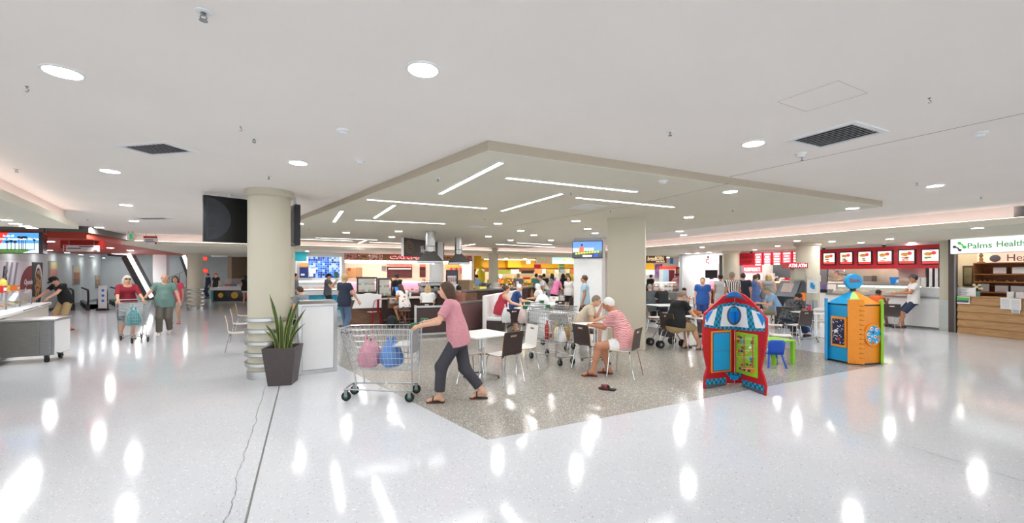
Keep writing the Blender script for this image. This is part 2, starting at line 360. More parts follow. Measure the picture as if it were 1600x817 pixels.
def vent(px, py, z, w, d, rz, label, n=9):
    p = G(px, py, z); t = thing('air_vent', label, 'vent', p, rz)
    mb = MB(); o = .05
    for x0, x1, y0, y1 in ((-w/2-o, w/2+o, -d/2-o, -d/2), (-w/2-o, w/2+o, d/2, d/2+o), (-w/2-o, -w/2, -d/2, d/2), (w/2, w/2+o, -d/2, d/2)): mb.box(x0, x1, y0, y1, -.012, .002)
    part('frame', mb, M_WHITE, t); mb = MB(); mb.box(-w/2, w/2, -d/2, d/2, -.002, .001); part('duct_void', mb, M_DARK, t)
    for i in range(n):
        mb = MB(); x = -w/2+(i+.5)*w/n; mb.add([(x-.012,-d/2,-.003),(x+.018,-d/2,-.014),(x+.018,d/2,-.014),(x-.012,d/2,-.003),(x-.012,-d/2,0),(x+.018,-d/2,-.011),(x+.018,d/2,-.011),(x-.012,d/2,0)], [(0,3,2,1),(4,5,6,7),(0,1,5,4),(1,2,6,5),(2,3,7,6),(3,0,4,7)])
        part('slat', mb, M_WHITE, t)
vent(1305, 212, ZC, .52, .52, GA+R(180), 'square ceiling air vent with white slats at the right, by a downlight')
vent(246, 232, ZC, .56, .3, GA-R(38), 'long ceiling air vent with white slats at the left', 10)
vent(917, 323, ZS, .42, .42, GA, 'small square air vent in the canopy behind the linear light', 7)
vent(240, 341, ZC, .7, .2, GA-R(30), 'slim air vent far left in the ceiling before the black screen', 6)
vent(745, 354, ZS, .4, .3, GA, 'dark air vent in the canopy above the steel hoods', 6)
vent(655, 369.5, ZS, .4, .3, GA, 'tiny far vent in the canopy above the brown hanging board', 5)
def sprinkler(px, py, z, s, label, group=None):
    p = G(px, py, z); t = thing('sprinkler', label, 'sprinkler', p, random.random()*3, group)
    mb = MB(); mb.lathe([(.036*s, -.001), (.034*s, -.006), (.014*s, -.01), (.012*s, -.001)], 14); part('collar', mb, M_WHITE, t, True)
    mb = MB(); mb.cyl((0,0,0), (0,0,-.02*s), .009*s, .007*s, 8); mb.tube([(-.009*s,0,-.018*s),(-.014*s,0,-.03*s),(0,0,-.042*s),(.014*s,0,-.03*s),(.009*s,0,-.018*s)], .0025*s, 5); mb.cyl((0,0,-.042*s), (0,0,-.045*s), .018*s, .018*s, 10); part('sprinkler_head', mb, M_STEELD, t, True)
sprinkler(318, 18, ZC, 1.1, 'chrome sprinkler head in the ceiling nearest the viewer, top left')
sprinkler(397, 216, ZC, 1, 'sprinkler head left of the smoke detector, past the near ceiling'); sprinkler(1047, 205, ZC, 1, 'sprinkler head in the white ceiling in front of the canopy right edge')
sprinkler(1253, 245, ZC, 1, 'sprinkler head under the right hand air vent at the ceiling joint')
for x, y in ((26,264),(420,275),(1433,285),(1533,307),(137,342)): sprinkler(x, y, ZC, 1, 'small sprinkler head in the white main ceiling', 'sprinklers in the main ceiling')
for x, y in ((684,278),(892,300),(757,340),(954,328),(1145,327),(1125,345),(483,357),(1015,358)): sprinkler(x, y, ZS, 1, 'small sprinkler head under the beige canopy', 'sprinklers under the canopy')
for x, y in ((42,135),(376,198),(1452,153)):
    p = G(x, y, ZC); mb = MB(); mb.tube([(0,0,0),(0,0,-.015),(.012,0,-.022),(.012,0,-.034),(0,0,-.042),(-.01,0,-.034)], .003, 6); mb.cyl((0,0,0), (0,0,-.004), .01, .01, 8)
    single('ceiling_hook', mb, M_STEELD, {42:'tiny hook in the ceiling under the far left downlight', 376:'tiny hook in the ceiling before the sprinkler at left centre', 1452:'tiny hook in the ceiling above the right smoke detector'}[x], 'hook', p, 0)
def detector(px, py, z, label):
    p = G(px, py, z); t = thing('smoke_detector', label, 'detector', p)
    mb = MB(); mb.lathe([(.06, 0), (.06, -.014), (.045, -.022)], 18); part('base', mb, M_WHITE, t, True)
    mb = MB(); mb.lathe([(.036, -.022), (.04, -.03), (.03, -.042), (0, -.044)], 16); part('sensor_cap', mb, M_WHITE, t, True)
detector(536, 203, ZC, 'white smoke detector in the ceiling left of the canopy corner'); detector(1531, 207, ZC, 'white smoke detector in the ceiling at the far right')
detector(1251, 239, ZC, 'white detector beside the sprinkler under the right vent'); detector(1036, 282, ZS, 'flat white detector in the canopy before the beige pillar')
detector(562, 250, ZC, 'small white sensor in the ceiling beside the canopy left edge')
c = [G(x, y, ZC).xy for x, y in ((1310, 126), (1356, 145), (1260, 174), (1215, 159))]        # access panel: a hairline frame
mb = MB()
for i in range(4):
    a, b = c[i], c[(i+1)%4]; d = (b-a).normalized(); n = Vector((-d.y, d.x))*.002; mb.slab([tuple(a+n), tuple(b+n), tuple(b-n), tuple(a-n)], ZC-.003, ZC+.002)
single('access_panel', mb, mat('hairline_gap', '#d2cfca', .8, var=.05), 'hairline frame of a ceiling access panel above the right vent', 'panel', (0,0,0))
# ---------------------------------------------------------------- columns
M_COL = mat('column_paint', '#c9c3af', .55, var=.02, scale=2)
def round_column(name, p, r, top, bands=True, cap=True, m=None):
    mb = MB(); prof = [(r, 0), (r, top-.06)]
    mb.lathe(prof, 40)
    o = struct(name, mb, m or M_COL, smooth=True, loc=(p[0], p[1], 0))
    if cap: mb = MB(); mb.lathe([(r*1.02, top-.12), (r*1.14, top-.09), (r*1.14, top-.002), (r*.5, top-.001)], 40); part('capital', mb, m or M_COL, o, True)
    if bands:
        for z in bands:
            mb = MB(); mb.lathe([(r+.030, z-.032), (r+.045, z-.024), (r+.045, z+.024), (r+.030, z+.032)], 40); part('bumper_rail', mb, M_STEEL, o, True)
            for k in range(6):
                a = k*math.pi/3+.4; ca, sa = math.cos(a), math.sin(a); mb = MB(); mb.cyl((ca*(r-.01), sa*(r-.01), z), (ca*(r+.035), sa*(r+.035), z), .02, .02, 8); part('rail_bracket', mb, M_STEELD, o)
        mb = MB(); mb.lathe([(r+.012, .0), (r+.012, .13), (r, .135)], 40); part('base_sleeve', mb, M_STEEL, o, True)
    return o
yf = 1105/(594-HZ); C1R = .315; C1 = Vector(((421-800)/FPX*(yf+C1R), yf+C1R))
BZ = [EYE-(y-HZ)/FPX*yf for y in (500, 518, 537, 555, 571)]
round_column('column', C1, C1R, ZC, BZ)
yf = 1105/(484-HZ); c2 = Vector(((305-800)/FPX*(yf+.3), yf+.3)); round_column('column', c2, .31, ZC, BZ)
mb = MB(); mb.box(-.28, .28, -.28, .28, 0, ZC); p = G(252, 478); struct('column', mb, M_WHITE, loc=(p.x, p.y, 0), rz=GA)
# square beige pillar and the white television pillar
CP = Vector(((980-800)/FPX*9.75, 9.75)); mb = MB(); mb.box(-.41, .41, -.41, .41, 0, ZS+.01); struct('pillar', mb, M_COL, loc=(CP.x, CP.y, 0), rz=R(-19), bevel=.01)
yT = 15.2; TP = Vector(((921.5-800)/FPX*yT, yT)); mb = MB(); mb.box(-.5, .5, -.5, .5, 0, ZS+.01); struct('pillar', mb, M_WHITE, loc=(TP.x, TP.y, 0), rz=R(-19), bevel=.01)
t = thing('pillar_television', 'television on the white pillar showing a blue sky scene with yellow lettering', 'television', (TP.x, TP.y, 0), R(-19)); w_, z0, z1 = .53, 2.26, 2.86
mb = MB(); mb.box(-w_, w_, -.60, -.54, z0, z1); part('casing', mb, M_BLACK, t, bevel=.006); mb = MB(); mb.box(-.1, .1, -.54, -.501, z0+.15, z1-.15); part('wall_bracket', mb, M_STEELD, t)
def tvbit(n, x0, x1, a, b, c, e, d=.603): mb = MB(); mb.box(x0, x1, -d, -.5995, a, b); part(n, mb, mat('tv_'+c[1:], c, .4, emit=e, var=.05), t)
tvbit('screen', -w_+.02, w_-.02, z0+.02, z1-.02, '#6d9be8', .8, .602); tvbit('screen_cloud', -w_+.02, w_-.3, z0+.22, z0+.36, '#c5cdf0', .8); tvbit('screen_ground', -w_+.02, w_-.02, z0+.02, z0+.2, '#4b4d52', .4); tvbit('screen_field', -.1, w_-.02, z0+.17, z0+.25, '#66803f', .5, .604); tvbit('screen_figure', -.28, -.12, z0+.2, z0+.4, '#e8794a', .7, .604); tvbit('screen_figure', -.22, -.16, z0+.42, z0+.5, '#33405f', .4, .604); tvbit('screen_label', -.16, .16, z0+.04, z0+.11, '#f3f1f4', .9, .605); tvbit('screen_disc', .22, .38, z0+.03, z0+.16, '#2b4fd0', .7, .604)
for i in range(9): tvbit('screen_glyph', -.42+i*.095, -.42+i*.095+.07, z0+.13+.008*i, z0+.185+.008*i, '#d9e63a', .8, .606)
p = W(771, 400, 20.3); round_column('column', p, .23, ZS+.01, None, False)
p = W(682, 400, 16.0); round_column('column', p, .26, ZS+.01, None, False, M_WHITE)
p = W(1142, 400, 18.2); round_column('column', p, .33, ZL+.01, None)
p = W(1262, 400, 13.4); round_column('column', p, .32, ZL+.01, None); COLB = p
p = W(447, 420, 13.0); round_column('column', p, .24, ZC, BZ, False)
# ---------------------------------------------------------------- people: rounded-cone fields meshed by surface nets
def _v(*a): return np.array(a, float)
def net(prims, vox, cuts=()):
    """prims: (kind, data..., k); cuts: functions of X,Y,Z giving a field whose positive side is cut away"""
    lo = np.full(3, 9e9); hi = np.full(3, -9e9); bb = []
    for p in prims:
        if p[0] == 'rc': a, b, ra, rb = p[1:5]; l = np.minimum(a-ra, b-rb); h = np.maximum(a+ra, b+rb)
        elif p[0] == 'ec': a, b, ra, rb, lat, q = p[1:7]; m = max(ra, rb)*max(q, 1); l = np.minimum(a, b)-m; h = np.maximum(a, b)+m
        else: c, B, r = p[1:4]; m = (np.abs(B).T @ np.array(r)); l = c-m; h = c+m
        bb.append((l, h)); lo = np.minimum(lo, l); hi = np.maximum(hi, h)
    lo -= 2.5*vox; hi += 2.5*vox; n = np.ceil((hi-lo)/vox).astype(int)+1
    ax = [lo[i]+vox*np.arange(n[i]) for i in range(3)]
    F = np.full(n, .5)
    for p, (l, h) in zip(prims, bb):
        k = p[-1]; m = k+2*vox+.02
        i0 = np.clip(np.floor((l-m-lo)/vox).astype(int), 0, n-1); i1 = np.clip(np.ceil((h+m-lo)/vox).astype(int)+1, 1, n)
        s = tuple(slice(i0[i], i1[i]) for i in range(3))
        X = ax[0][s[0]][:, None, None]; Y = ax[1][s[1]][None, :, None]; Z = ax[2][s[2]][None, None, :]
        if p[0] in ('rc', 'ec'):
            a, b, ra, rb = p[1:5]; dx, dy, dz = X-a[0], Y-a[1], Z-a[2]; ba = b-a
            if p[0] == 'ec':
                lat, q = p[5], p[6]; w = (dx*lat[0]+dy*lat[1]+dz*lat[2])*(1-1/q); dx, dy, dz = dx-w*lat[0], dy-w*lat[1], dz-w*lat[2]
            t = np.clip((dx*ba[0]+dy*ba[1]+dz*ba[2])/max(ba@ba, 1e-9), 0, 1)
            d = np.sqrt((dx-t*ba[0])**2+(dy-t*ba[1])**2+(dz-t*ba[2])**2)-(ra+t*(rb-ra))
        else:
            c, B, r = p[1:4]; dx, dy, dz = X-c[0], Y-c[1], Z-c[2]
            q = [(dx*B[i][0]+dy*B[i][1]+dz*B[i][2])/r[i] for i in range(3)]
            L = np.sqrt(q[0]**2+q[1]**2+q[2]**2); d = (L-1)*min(r)
        if p[0] == 'rc' and len(p) == 7:           # local clip plane
            pt, nn = p[-2]; d = np.maximum(d, (X-pt[0])*nn[0]+(Y-pt[1])*nn[1]+(Z-pt[2])*nn[2])
        f = F[s]; hh = np.maximum(k-np.abs(f-d), 0)/k; F[s] = np.minimum(f, d)-hh*hh*k*.25
    X = ax[0][:, None, None]; Y = ax[1][None, :, None]; Z = ax[2][None, None, :]
    for c in cuts: F = np.maximum(F, c(X, Y, Z))
    S = F < 0
    c8 = [S[i:n[0]-1+i, j:n[1]-1+j, k:n[2]-1+k] for i in (0,1) for j in (0,1) for k in (0,1)]
    cnt = sum(c.astype(np.int8) for c in c8); act = (cnt > 0) & (cnt < 8)
    ids = np.argwhere(act); idx = -np.ones(act.shape, int); idx[act] = np.arange(len(ids))
    acc = np.zeros((len(ids), 3)); num = np.zeros(len(ids))
    val = lambda d: F[ids[:,0]+d[0], ids[:,1]+d[1], ids[:,2]+d[2]]
    C = [(i,j,k) for i in (0,1) for j in (0,1) for k in (0,1)]
    for a in C:
        for x in range(3):
            if a[x] == 0:
                b = list(a); b[x] = 1; fa, fb = val(a), val(b); mk = (fa < 0) != (fb < 0)
                t = np.where(mk, fa/np.where(mk, fa-fb, 1), 0); pt = np.tile(np.array(a, float), (len(ids), 1)); pt[:, x] = t
                acc[mk] += pt[mk]; num[mk] += 1
    vs = lo+vox*(ids+acc/np.maximum(num, 1)[:, None]); fs = []
    for x in range(3):
        y, z = (x+1) % 3, (x+2) % 3
        s0 = [slice(None)]*3; s1 = [slice(None)]*3; s0[x] = slice(0, -1); s1[x] = slice(1, None)
        A, B = S[tuple(s0)], S[tuple(s1)]; E = np.argwhere(A != B)
        E = E[(E[:, y] > 0) & (E[:, z] > 0) & (E[:, y] < n[y]-1) & (E[:, z] < n[z]-1)]
        if not len(E): continue
        o = np.zeros(3, int); oy = o.copy(); oy[y] = 1; oz = o.copy(); oz[z] = 1
        g = lambda e: idx[e[:,0], e[:,1], e[:,2]]
        q = np.stack([g(E-oy-oz), g(E-oz), g(E), g(E-oy)], 1); fl = ~A[E[:,0], E[:,1], E[:,2]]
        q[fl] = q[fl][:, ::-1]; fs.append(q)
    return vs, np.concatenate(fs) if fs else np.zeros((0, 4), int)
def nmesh(name, vs, fs, mats, extra=None):
    mb = MB(); mb.v = [tuple(p) for p in vs]; mb.f = [tuple(int(i) for i in f) for f in fs]; mb.mi = [0]*len(mb.f)
    if extra: extra(mb)
    me = mb.mesh(name, mats); me.shade_smooth(); return me
def ik(a, t, l1, l2, pole):
    d = t-a; L = np.linalg.norm(d); u = d/max(L, 1e-6); L = min(L, l1+l2-.004); t = a+u*L
    x = (l1*l1-l2*l2+L*L)/(2*L); h = math.sqrt(max(l1*l1-x*x, 0)); p = pole-u*(pole@u); p /= max(np.linalg.norm(p), 1e-6)
    return a+u*x+p*h, t
def rot(ax, deg):
    return np.array(Matrix.Rotation(R(deg), 3, ax))
SKIN = dict(fair=mat('skin_fair', '#d9a88c', .55, var=.05), tan=mat('skin_tan', '#b97f60', .55, var=.05), dark=mat('skin_dark', '#7a4f3a', .5, var=.05), pale=mat('skin_pale', '#e3b9a0', .55, var=.05))
HAIR = dict(white=mat('hair_white', '#e2dfda', .8, var=.1, scale=60), grey=mat('hair_grey', '#a3a09b', .8, var=.15, scale=60), brown=mat('hair_brown', '#4a3426', .7, var=.2, scale=60),
            black=mat('hair_black', '#1d1918', .6, var=.2, scale=60), blond=mat('hair_blond', '#c9a878', .7, var=.15, scale=60), buzz=mat('hair_buzz', '#8d7c70', .8, var=.1, scale=60))
def cloth(c, **k): return mat('cloth_'+c.strip('#'), c, .85, var=.08, scale=30, **k)
M_EYE = mat('eye_dark', '#2a211d', .3); M_LIP = mat('lip', '#a8655a', .5); M_SHADES = mat('dark_lens', '#141416', .15)
def figure(label, loc, rz, P=(0,0,.93), lean=0, bend=0, side=0, hands=(None, None), feet=((-.1,0),(.1,0)), knee=(0,1,0), kneel=None, head=(0,0), H=1.72, fat=1.0, skin='fair', hair=('short','brown'),
           top=None, bottom=None, shoes=None, hat=None, glasses=None, female=False, vox=.02, group=None, face=True, heel=(0,0), elbows=(None,None), shoulders=1.0, bag=None):
    s = H/1.72; off0 = .010 if vox < .016 else .016
    root = thing('person', label, 'person', loc, rz, group)
    P = np.array(P, float); Rl = rot('Y', side) @ rot('X', -lean); R2 = Rl @ rot('X', -bend); up1 = Rl[:, 2]; up2 = R2[:, 2]; lat = R2[:, 0]; fw = R2[:, 1]; lat1 = rot('Y', side)[:, 0]
    mid = P+up1*.20*s; ch = mid+up2*.20*s; shc = mid+up2*.285*s; nk = mid+up2*.34*s; sw = (.165 if female else .185)*s*shoulders
    Rh = rot('X', -lean*.5-bend*.4) @ rot('Z', head[1]) @ rot('X', -head[0]); hx, hy, hz = Rh[:, 0], Rh[:, 1], Rh[:, 2]
    hc = nk+(up2*.4+hz*.6)*.135*s+hy*.025*s
    f = fat; k = .05
    tors = [('ec', P+_v(0,0,-.02)*s, P+up1*.07*s, .112*s*f, .112*s*f, lat1, 1.42), ('ec', P+up1*.07*s, mid, .108*s*f, .104*s*f, lat1, 1.35),
            ('ec', mid, ch, .104*s*(.5+.5*f), .112*s*(.5+.5*f), lat, 1.4), ('rc', shc-lat*sw*.72-up2*.008*s, shc+lat*sw*.72-up2*.008*s, .058*s, .058*s)]
    if f > 1.12: tors.append(('rc', P+up1*.1*s+fw*.05*s*f, mid+fw*.05*s*f, .10*s*f, .09*s*f))
    if female:
        for q in (-1, 1): tors.append(('el', ch+fw*.085*s+lat*q*.07*s-up2*.03*s, np.eye(3), (.062*s, .055*s, .06*s)))
    tors.append(('ec', P-_v(0,.03,.05)*s, P-_v(0,.03,.03)*s, .10*s*f, .10*s*f, lat1, 1.5))
    neck = [('rc', shc+up2*.0*s, nk+hz*.06*s+hy*.01*s, .062*s, .053*s)]
    headp = [('el', hc+hz*.01*s-hy*.008*s, Rh.T, (.073*s, .092*s, .102*s)), ('el', hc-hz*.052*s+hy*.03*s, Rh.T, (.055*s, .058*s, .062*s)),
             ('rc', hc+hy*.083*s+hz*.012*s, hc+hy*.106*s-hz*.022*s, .010*s, .015*s, .015), ('el', hc+hx*.074*s-hz*.01*s, Rh.T, (.012*s, .022*s, .033*s), .012), ('el', hc-hx*.074*s-hz*.01*s, Rh.T, (.012*s, .022*s, .033*s), .012)]
    legs = []; arms = []; prims = []
    prims += [p+(k,) for p in tors]+[p+(.03,) for p in neck]+[(p if len(p) == (6 if p[0] == 'rc' else 5) else p+(.03,)) for p in headp]
    L = []                                                     # legs
    for i, q in enumerate((-1, 1)):
        hip = P+lat1*q*.093*s+_v(0,0,-.03)*s; an = _v(feet[i][0], feet[i][1], (feet[i][2] if len(feet[i]) > 2 else 0)+.075*s+heel[i])
        pole = np.array(knee if kneel is None or i else kneel, float); kn, an = ik(hip, an, .435*s, .425*s, pole)
        ff = .5+.5*f; fd = np.array([kn[0]-hip[0]*.6-an[0]*.4, 0, 0])*0; fwd = pole.copy(); fwd[2] = 0; fwd = fwd/max(np.linalg.norm(fwd), 1e-6)
        if len(feet[i]) > 3: fwd = _v(math.sin(R(feet[i][3])), math.cos(R(feet[i][3])), 0)
        toe = an+fwd*.15*s+_v(0,0,-.048*s-heel[i]*.85); hl = an-fwd*.045*s+_v(0,0,-.04*s)
        L.append((hip, kn, an, toe, hl, fwd))
        prims += [('rc', hip, kn, .090*s*ff, .056*s*ff, .04), ('rc', kn, an, .054*s*ff, .036*s, .03), ('rc', kn*.72+an*.28-fwd*.018*s, kn*.5+an*.5-fwd*.012*s, .050*s*ff, .040*s*ff, .03),
                  ('rc', an, toe, .034*s, .024*s, .03), ('rc', an, hl, .033*s, .028*s, .02), ('rc', toe-np.cross(fwd, (0,0,1))*.025*s, toe+np.cross(fwd, (0,0,1))*.025*s, .021*s, .02*s, .02)]
    A = []; fingers = []
    for i, q in enumerate((-1, 1)):
        sh = shc+lat*q*sw; t = hands[i]
        t = sh+_v(q*.05, .04, -.52)*s if t is None else np.array(t, float)
        pole = _v(q*.35, -1, -.25) if elbows[i] is None else np.array(elbows[i], float); el, wr = ik(sh, t, .285*s, .25*s, pole)
        hd = wr-el; hd /= np.linalg.norm(hd); ref = _v(-q, 0, 0) if hd[2] < -.6 else _v(-q*.3, 0, -1); pn = ref-hd*(ref@hd); pn /= np.linalg.norm(pn); sd = np.cross(hd, pn)*(1 if q > 0 else -1)
        A.append((sh, el, wr)); pal = wr+hd*.075*s
        prims += [('rc', sh, el, .052*s*(.6+.4*f), .041*s, .03), ('rc', el, wr, .042*s, .027*s, .02), ('rc', wr, pal, .028*s, .026*s, .015), ('rc', pal-sd*.024*s, pal+sd*.024*s, .018*s, .018*s, .015)]
        fingers.append((wr, pal, hd, pn, sd))
    def fing(mb):
        for wr, pal, hd, pn, sd in fingers:
            for j, (o, ln) in enumerate(((-.032, .066), (-.011, .078), (.011, .073), (.032, .058))):
                b = pal+sd*o*s; d1 = hd*.93+pn*.37; d2 = hd*.6+pn*.8; p1 = b+hd*.012*s; p2 = p1+d1*ln*.5*s; p3 = p2+d2*ln*.5*s
                mb.tube([b-hd*.01*s, p1, p2, p3, p3+d2*.004], .0088*s, 6)
            b = wr+hd*.03*s-sd*.02*s; mb.tube([b, b-sd*.025*s+hd*.025*s+pn*.01, b-sd*.03*s+hd*.055*s+pn*.02], .0105*s, 6)
    vs, fs = net(prims, vox); part('body', nmesh('body', vs, fs, SKIN[skin], fing), None, root)
    sk = SKIN[skin]
    if face:
        for q in (-1, 1):
            mb = MB(); c = hc+hx*q*.030*s+hy*.083*s+hz*.018*s; mb.ball(c, .0105*s, 8); part('eye', mb, M_EYE, root, True)
        mb = MB(); c = hc+hy*.084*s-hz*.058*s; mb.tube([c-hx*.022*s-hy*.004, c+hy*.004, c+hx*.022*s-hy*.004], .006*s, 6); part('mouth', mb, M_LIP, root, True)
    # hair
    hk, hm = hair
    if hk != 'none':
        cap = [('el', hc+hz*.02*s-hy*.014*s, Rh.T, (.084*s, .100*s, .104*s), .02)]
        line = {'short': .35, 'buzz': .4, 'bun': .3, 'bob': .35, 'long': .35, 'fringe': -.35}.get(hk, .35)
        if hk == 'fringe': cap = [('rc', hc-hy*.06*s-hz*.01*s-hx*.05*s, hc-hy*.06*s-hz*.01*s+hx*.05*s, .048*s, .048*s, .02), ('rc', hc-hx*.073*s-hy*.04*s, hc-hx*.073*s+hy*.01*s, .022*s, .016*s, .02), ('rc', hc+hx*.073*s-hy*.04*s, hc+hx*.073*s+hy*.01*s, .022*s, .016*s, .02)]
        if hk in ('bob', 'long'):
            for q in (-1, 1): cap.append(('rc', hc+hx*q*.07*s-hy*.02*s, hc+hx*q*.075*s-hy*.03*s-hz*(.10 if hk == 'bob' else .16)*s, .035*s, .03*s, .03))
            cap.append(('rc', hc-hy*.06*s, hc-hy*.075*s-hz*(.11 if hk == 'bob' else .30)*s, .07*s, (.06 if hk == 'bob' else .05)*s, .03))
        if hk == 'bun': cap.append(('el', hc-hy*.105*s+hz*.05*s, np.eye(3), (.042*s, .042*s, .042*s), .015))
        if hk == 'tail': cap.append(('rc', hc-hy*.10*s+hz*.03*s, hc-hy*.14*s-hz*.16*s, .032*s, .018*s, .015))
        fp = hc+hy*.045*s+hz*.035*s; fn = hy*.92-hz*.40                # keep the face free
        def cut(X, Y, Z): 
            a = (X-fp[0])*fn[0]+(Y-fp[1])*fn[1]+(Z-fp[2])*fn[2]; return a
        lowp = hc-hz*(.045 if hk in ('short', 'buzz', 'tail', 'bun') else .5)*s-hy*.03*s; ln = -hz*.8+hy*.6
        def cut2(X, Y, Z): return (X-lowp[0])*ln[0]+(Y-lowp[1])*ln[1]+(Z-lowp[2])*ln[2]
        vs, fs = net(cap, min(vox, .013), (cut, cut2) if hk != 'fringe' else ()); part('hair', nmesh('hair', vs, fs, HAIR[hm]), None, root)
    if hat:
        kind, hmat = hat; mb = MB(); B = Matrix([list(hx)+[0], list(hy)+[0], list(hz)+[0], [0,0,0,1]]).transposed(); B.translation = hc+hz*.035*s; mb.M = B
        mb.lathe([(.089*s, 0), (.091*s, .03*s), (.083*s, .062*s), (.055*s, .085*s), (0, .092*s)], 16)
        o = part('hat', mb, hmat, root, True); mb = MB(); mb.M = B
        if kind == 'cap':
            pts = [(.08*math.sin(t)*s, (.075+.10*math.cos(t))*s, .012*s-.012*s*abs(math.sin(t))) for t in np.linspace(-1.5, 1.5, 9)]
            n = len(pts); vs = pts+[(p[0], p[1], p[2]-.006) for p in pts]+[(0, .03*s, .012*s), (0, .03*s, .006*s)]
            mb.add(vs, [(i, i+1, 2*n) for i in range(n-1)]+[(n+i+1, n+i, 2*n+1) for i in range(n-1)]+[(i+1, i, n+i, n+i+1) for i in range(n-1)])
        else: mb.lathe([(.085*s, .0), (.125*s, -.018*s), (.126*s, -.012*s), (.088*s, .008*s)], 18)
        part('brim', mb, hmat, o, True)
    if glasses:
        mb = MB(); B = Matrix([list(hx)+[0], list(hy)+[0], list(hz)+[0], [0,0,0,1]]).transposed(); B.translation = hc+hz*.016*s; mb.M = B
        for q in (-1, 1): mb.box(q*.033*s-.026*s, q*.033*s+.026*s, .094*s, .101*s, -.02*s, .018*s); mb.box(q*.078*s-.002, q*.078*s+.002, 0, .095*s, .005*s, .012*s)
        mb.box(-.01*s, .01*s, .097*s, .101*s, 0, .008*s); part('glasses', mb, M_SHADES if glasses == 'dark' else M_CHROME, root)
    if top:
        o = top.get('off', off0); sl = top.get('sleeve', .6); hem = top.get('hem', .10)*s; cl = []
        grow = lambda p, g: (p[0], p[1], p[2], p[3]+g, p[4]+g)+p[5:] if p[0] in ('rc', 'ec') else (p[0], p[1], p[2], tuple(r+g for r in p[3]))
        pr = [grow(p, o)+(.05,) for p in tors]; bot = P-up1*hem
        if hem > .2: pr.append(('ec', P, P-up1*hem, .12*s*f+o, top.get('flare', .15)*s*f+o, lat1, 1.35, .05))
        elif hem > .02: pr.append(('ec', P+up1*.09*s, P-up1*(hem+.05), .116*s*f+o, .122*s*f+o, lat1, 1.5, .05))
        for (sh, el, wr) in A:
            if sl <= 0: continue
            if sl <= 1: pt = sh+(el-sh)*sl; nn = (el-sh)/np.linalg.norm(el-sh); pr.append(('rc', sh, el, .052*s*(.6+.4*f)+o, .049*s+o+.004, (pt, nn), .03))
            else: pr += [('rc', sh, el, .056*s+o, .045*s+o, .03), ('rc', el, el+(wr-el)*(sl-1), .045*s+o, .034*s+o, .02)]
        def ch_(X, Y, Z): return -((X-bot[0])*up1[0]+(Y-bot[1])*up1[1]+(Z-bot[2])*up1[2])
        nr = (.075 if top.get('neck') != 'wide' else .10)*s; nc = shc+up2*.07*s+fw*.03*s
        def cn_(X, Y, Z): return nr-np.sqrt((X-nc[0])**2+(Y-nc[1])**2+((Z-nc[2])*.8)**2)
        cuts = [cn_]+([ch_] if hem >= 0 else [])
        if sl <= 0:
            for q in (-1, 1):
                pc = shc+lat*q*sw*1.12
                cuts.append(lambda X, Y, Z, pc=pc: .078*s-np.sqrt((X-pc[0])**2+(Y-pc[1])**2+((Z-pc[2])*.75)**2))
        vs, fs = net(pr, vox*.95, cuts); part(top.get('name', 'shirt'), nmesh('shirt', vs, fs, top['m']), None, root)
    if bottom:
        o = bottom.get('off', off0)*1.0; ln = bottom.get('len', .95); lo = bottom.get('loose', .012); pr = [('ec', P+_v(0,0,-.03)*s, P+up1*.09*s, .112*s*f+o*.8, .108*s*f+o*.6, lat1, 1.42, .05), ('ec', P-_v(0,.03,.05)*s, P-_v(0,.03,.03)*s, .10*s*f+o*.8, .10*s*f+o*.8, lat1, 1.5, .04)]
        ff = .5+.5*f
        for (hip, kn, an, toe, hl, fwd) in L:
            if ln <= 1: pt = hip+(kn-hip)*ln; nn = (kn-hip)/np.linalg.norm(kn-hip); pr.append(('rc', hip, kn, .086*s*ff+o, .064*s*ff+o+lo, (pt, nn), .025))
            else:
                q = ln-1; pt = kn+(an-kn)*q; nn = (an-kn)/np.linalg.norm(an-kn)
                pr += [('rc', hip, kn, .086*s*ff+o, .066*s*ff+o+lo*.5, .025), ('rc', kn-.001, kn+.001, .071*s*ff+o, .071*s*ff+o, .02), ('rc', kn, an, .060*s*ff+o+lo*.5, .048*s+o+lo, (pt, nn), .03)]
        if bottom.get('skirt'):
            (h1, k1, *_), (h2, k2, *__) = L; pr.append(('ec', (h1+h2)/2, (h1+h2)/2+((k1+k2)/2-(h1+h2)/2)*ln, .10*s*f+o, .085*s+o, lat1, 1.7, .05))
        topz = P+up1*.085*s
        def ct_(X, Y, Z): return (X-topz[0])*up1[0]+(Y-topz[1])*up1[1]+(Z-topz[2])*up1[2]
        vs, fs = net(pr, vox*.95, (ct_,)); part(bottom.get('name', 'shorts' if ln <= 1.1 else 'trousers'), nmesh('trousers', vs, fs, bottom['m']), None, root)
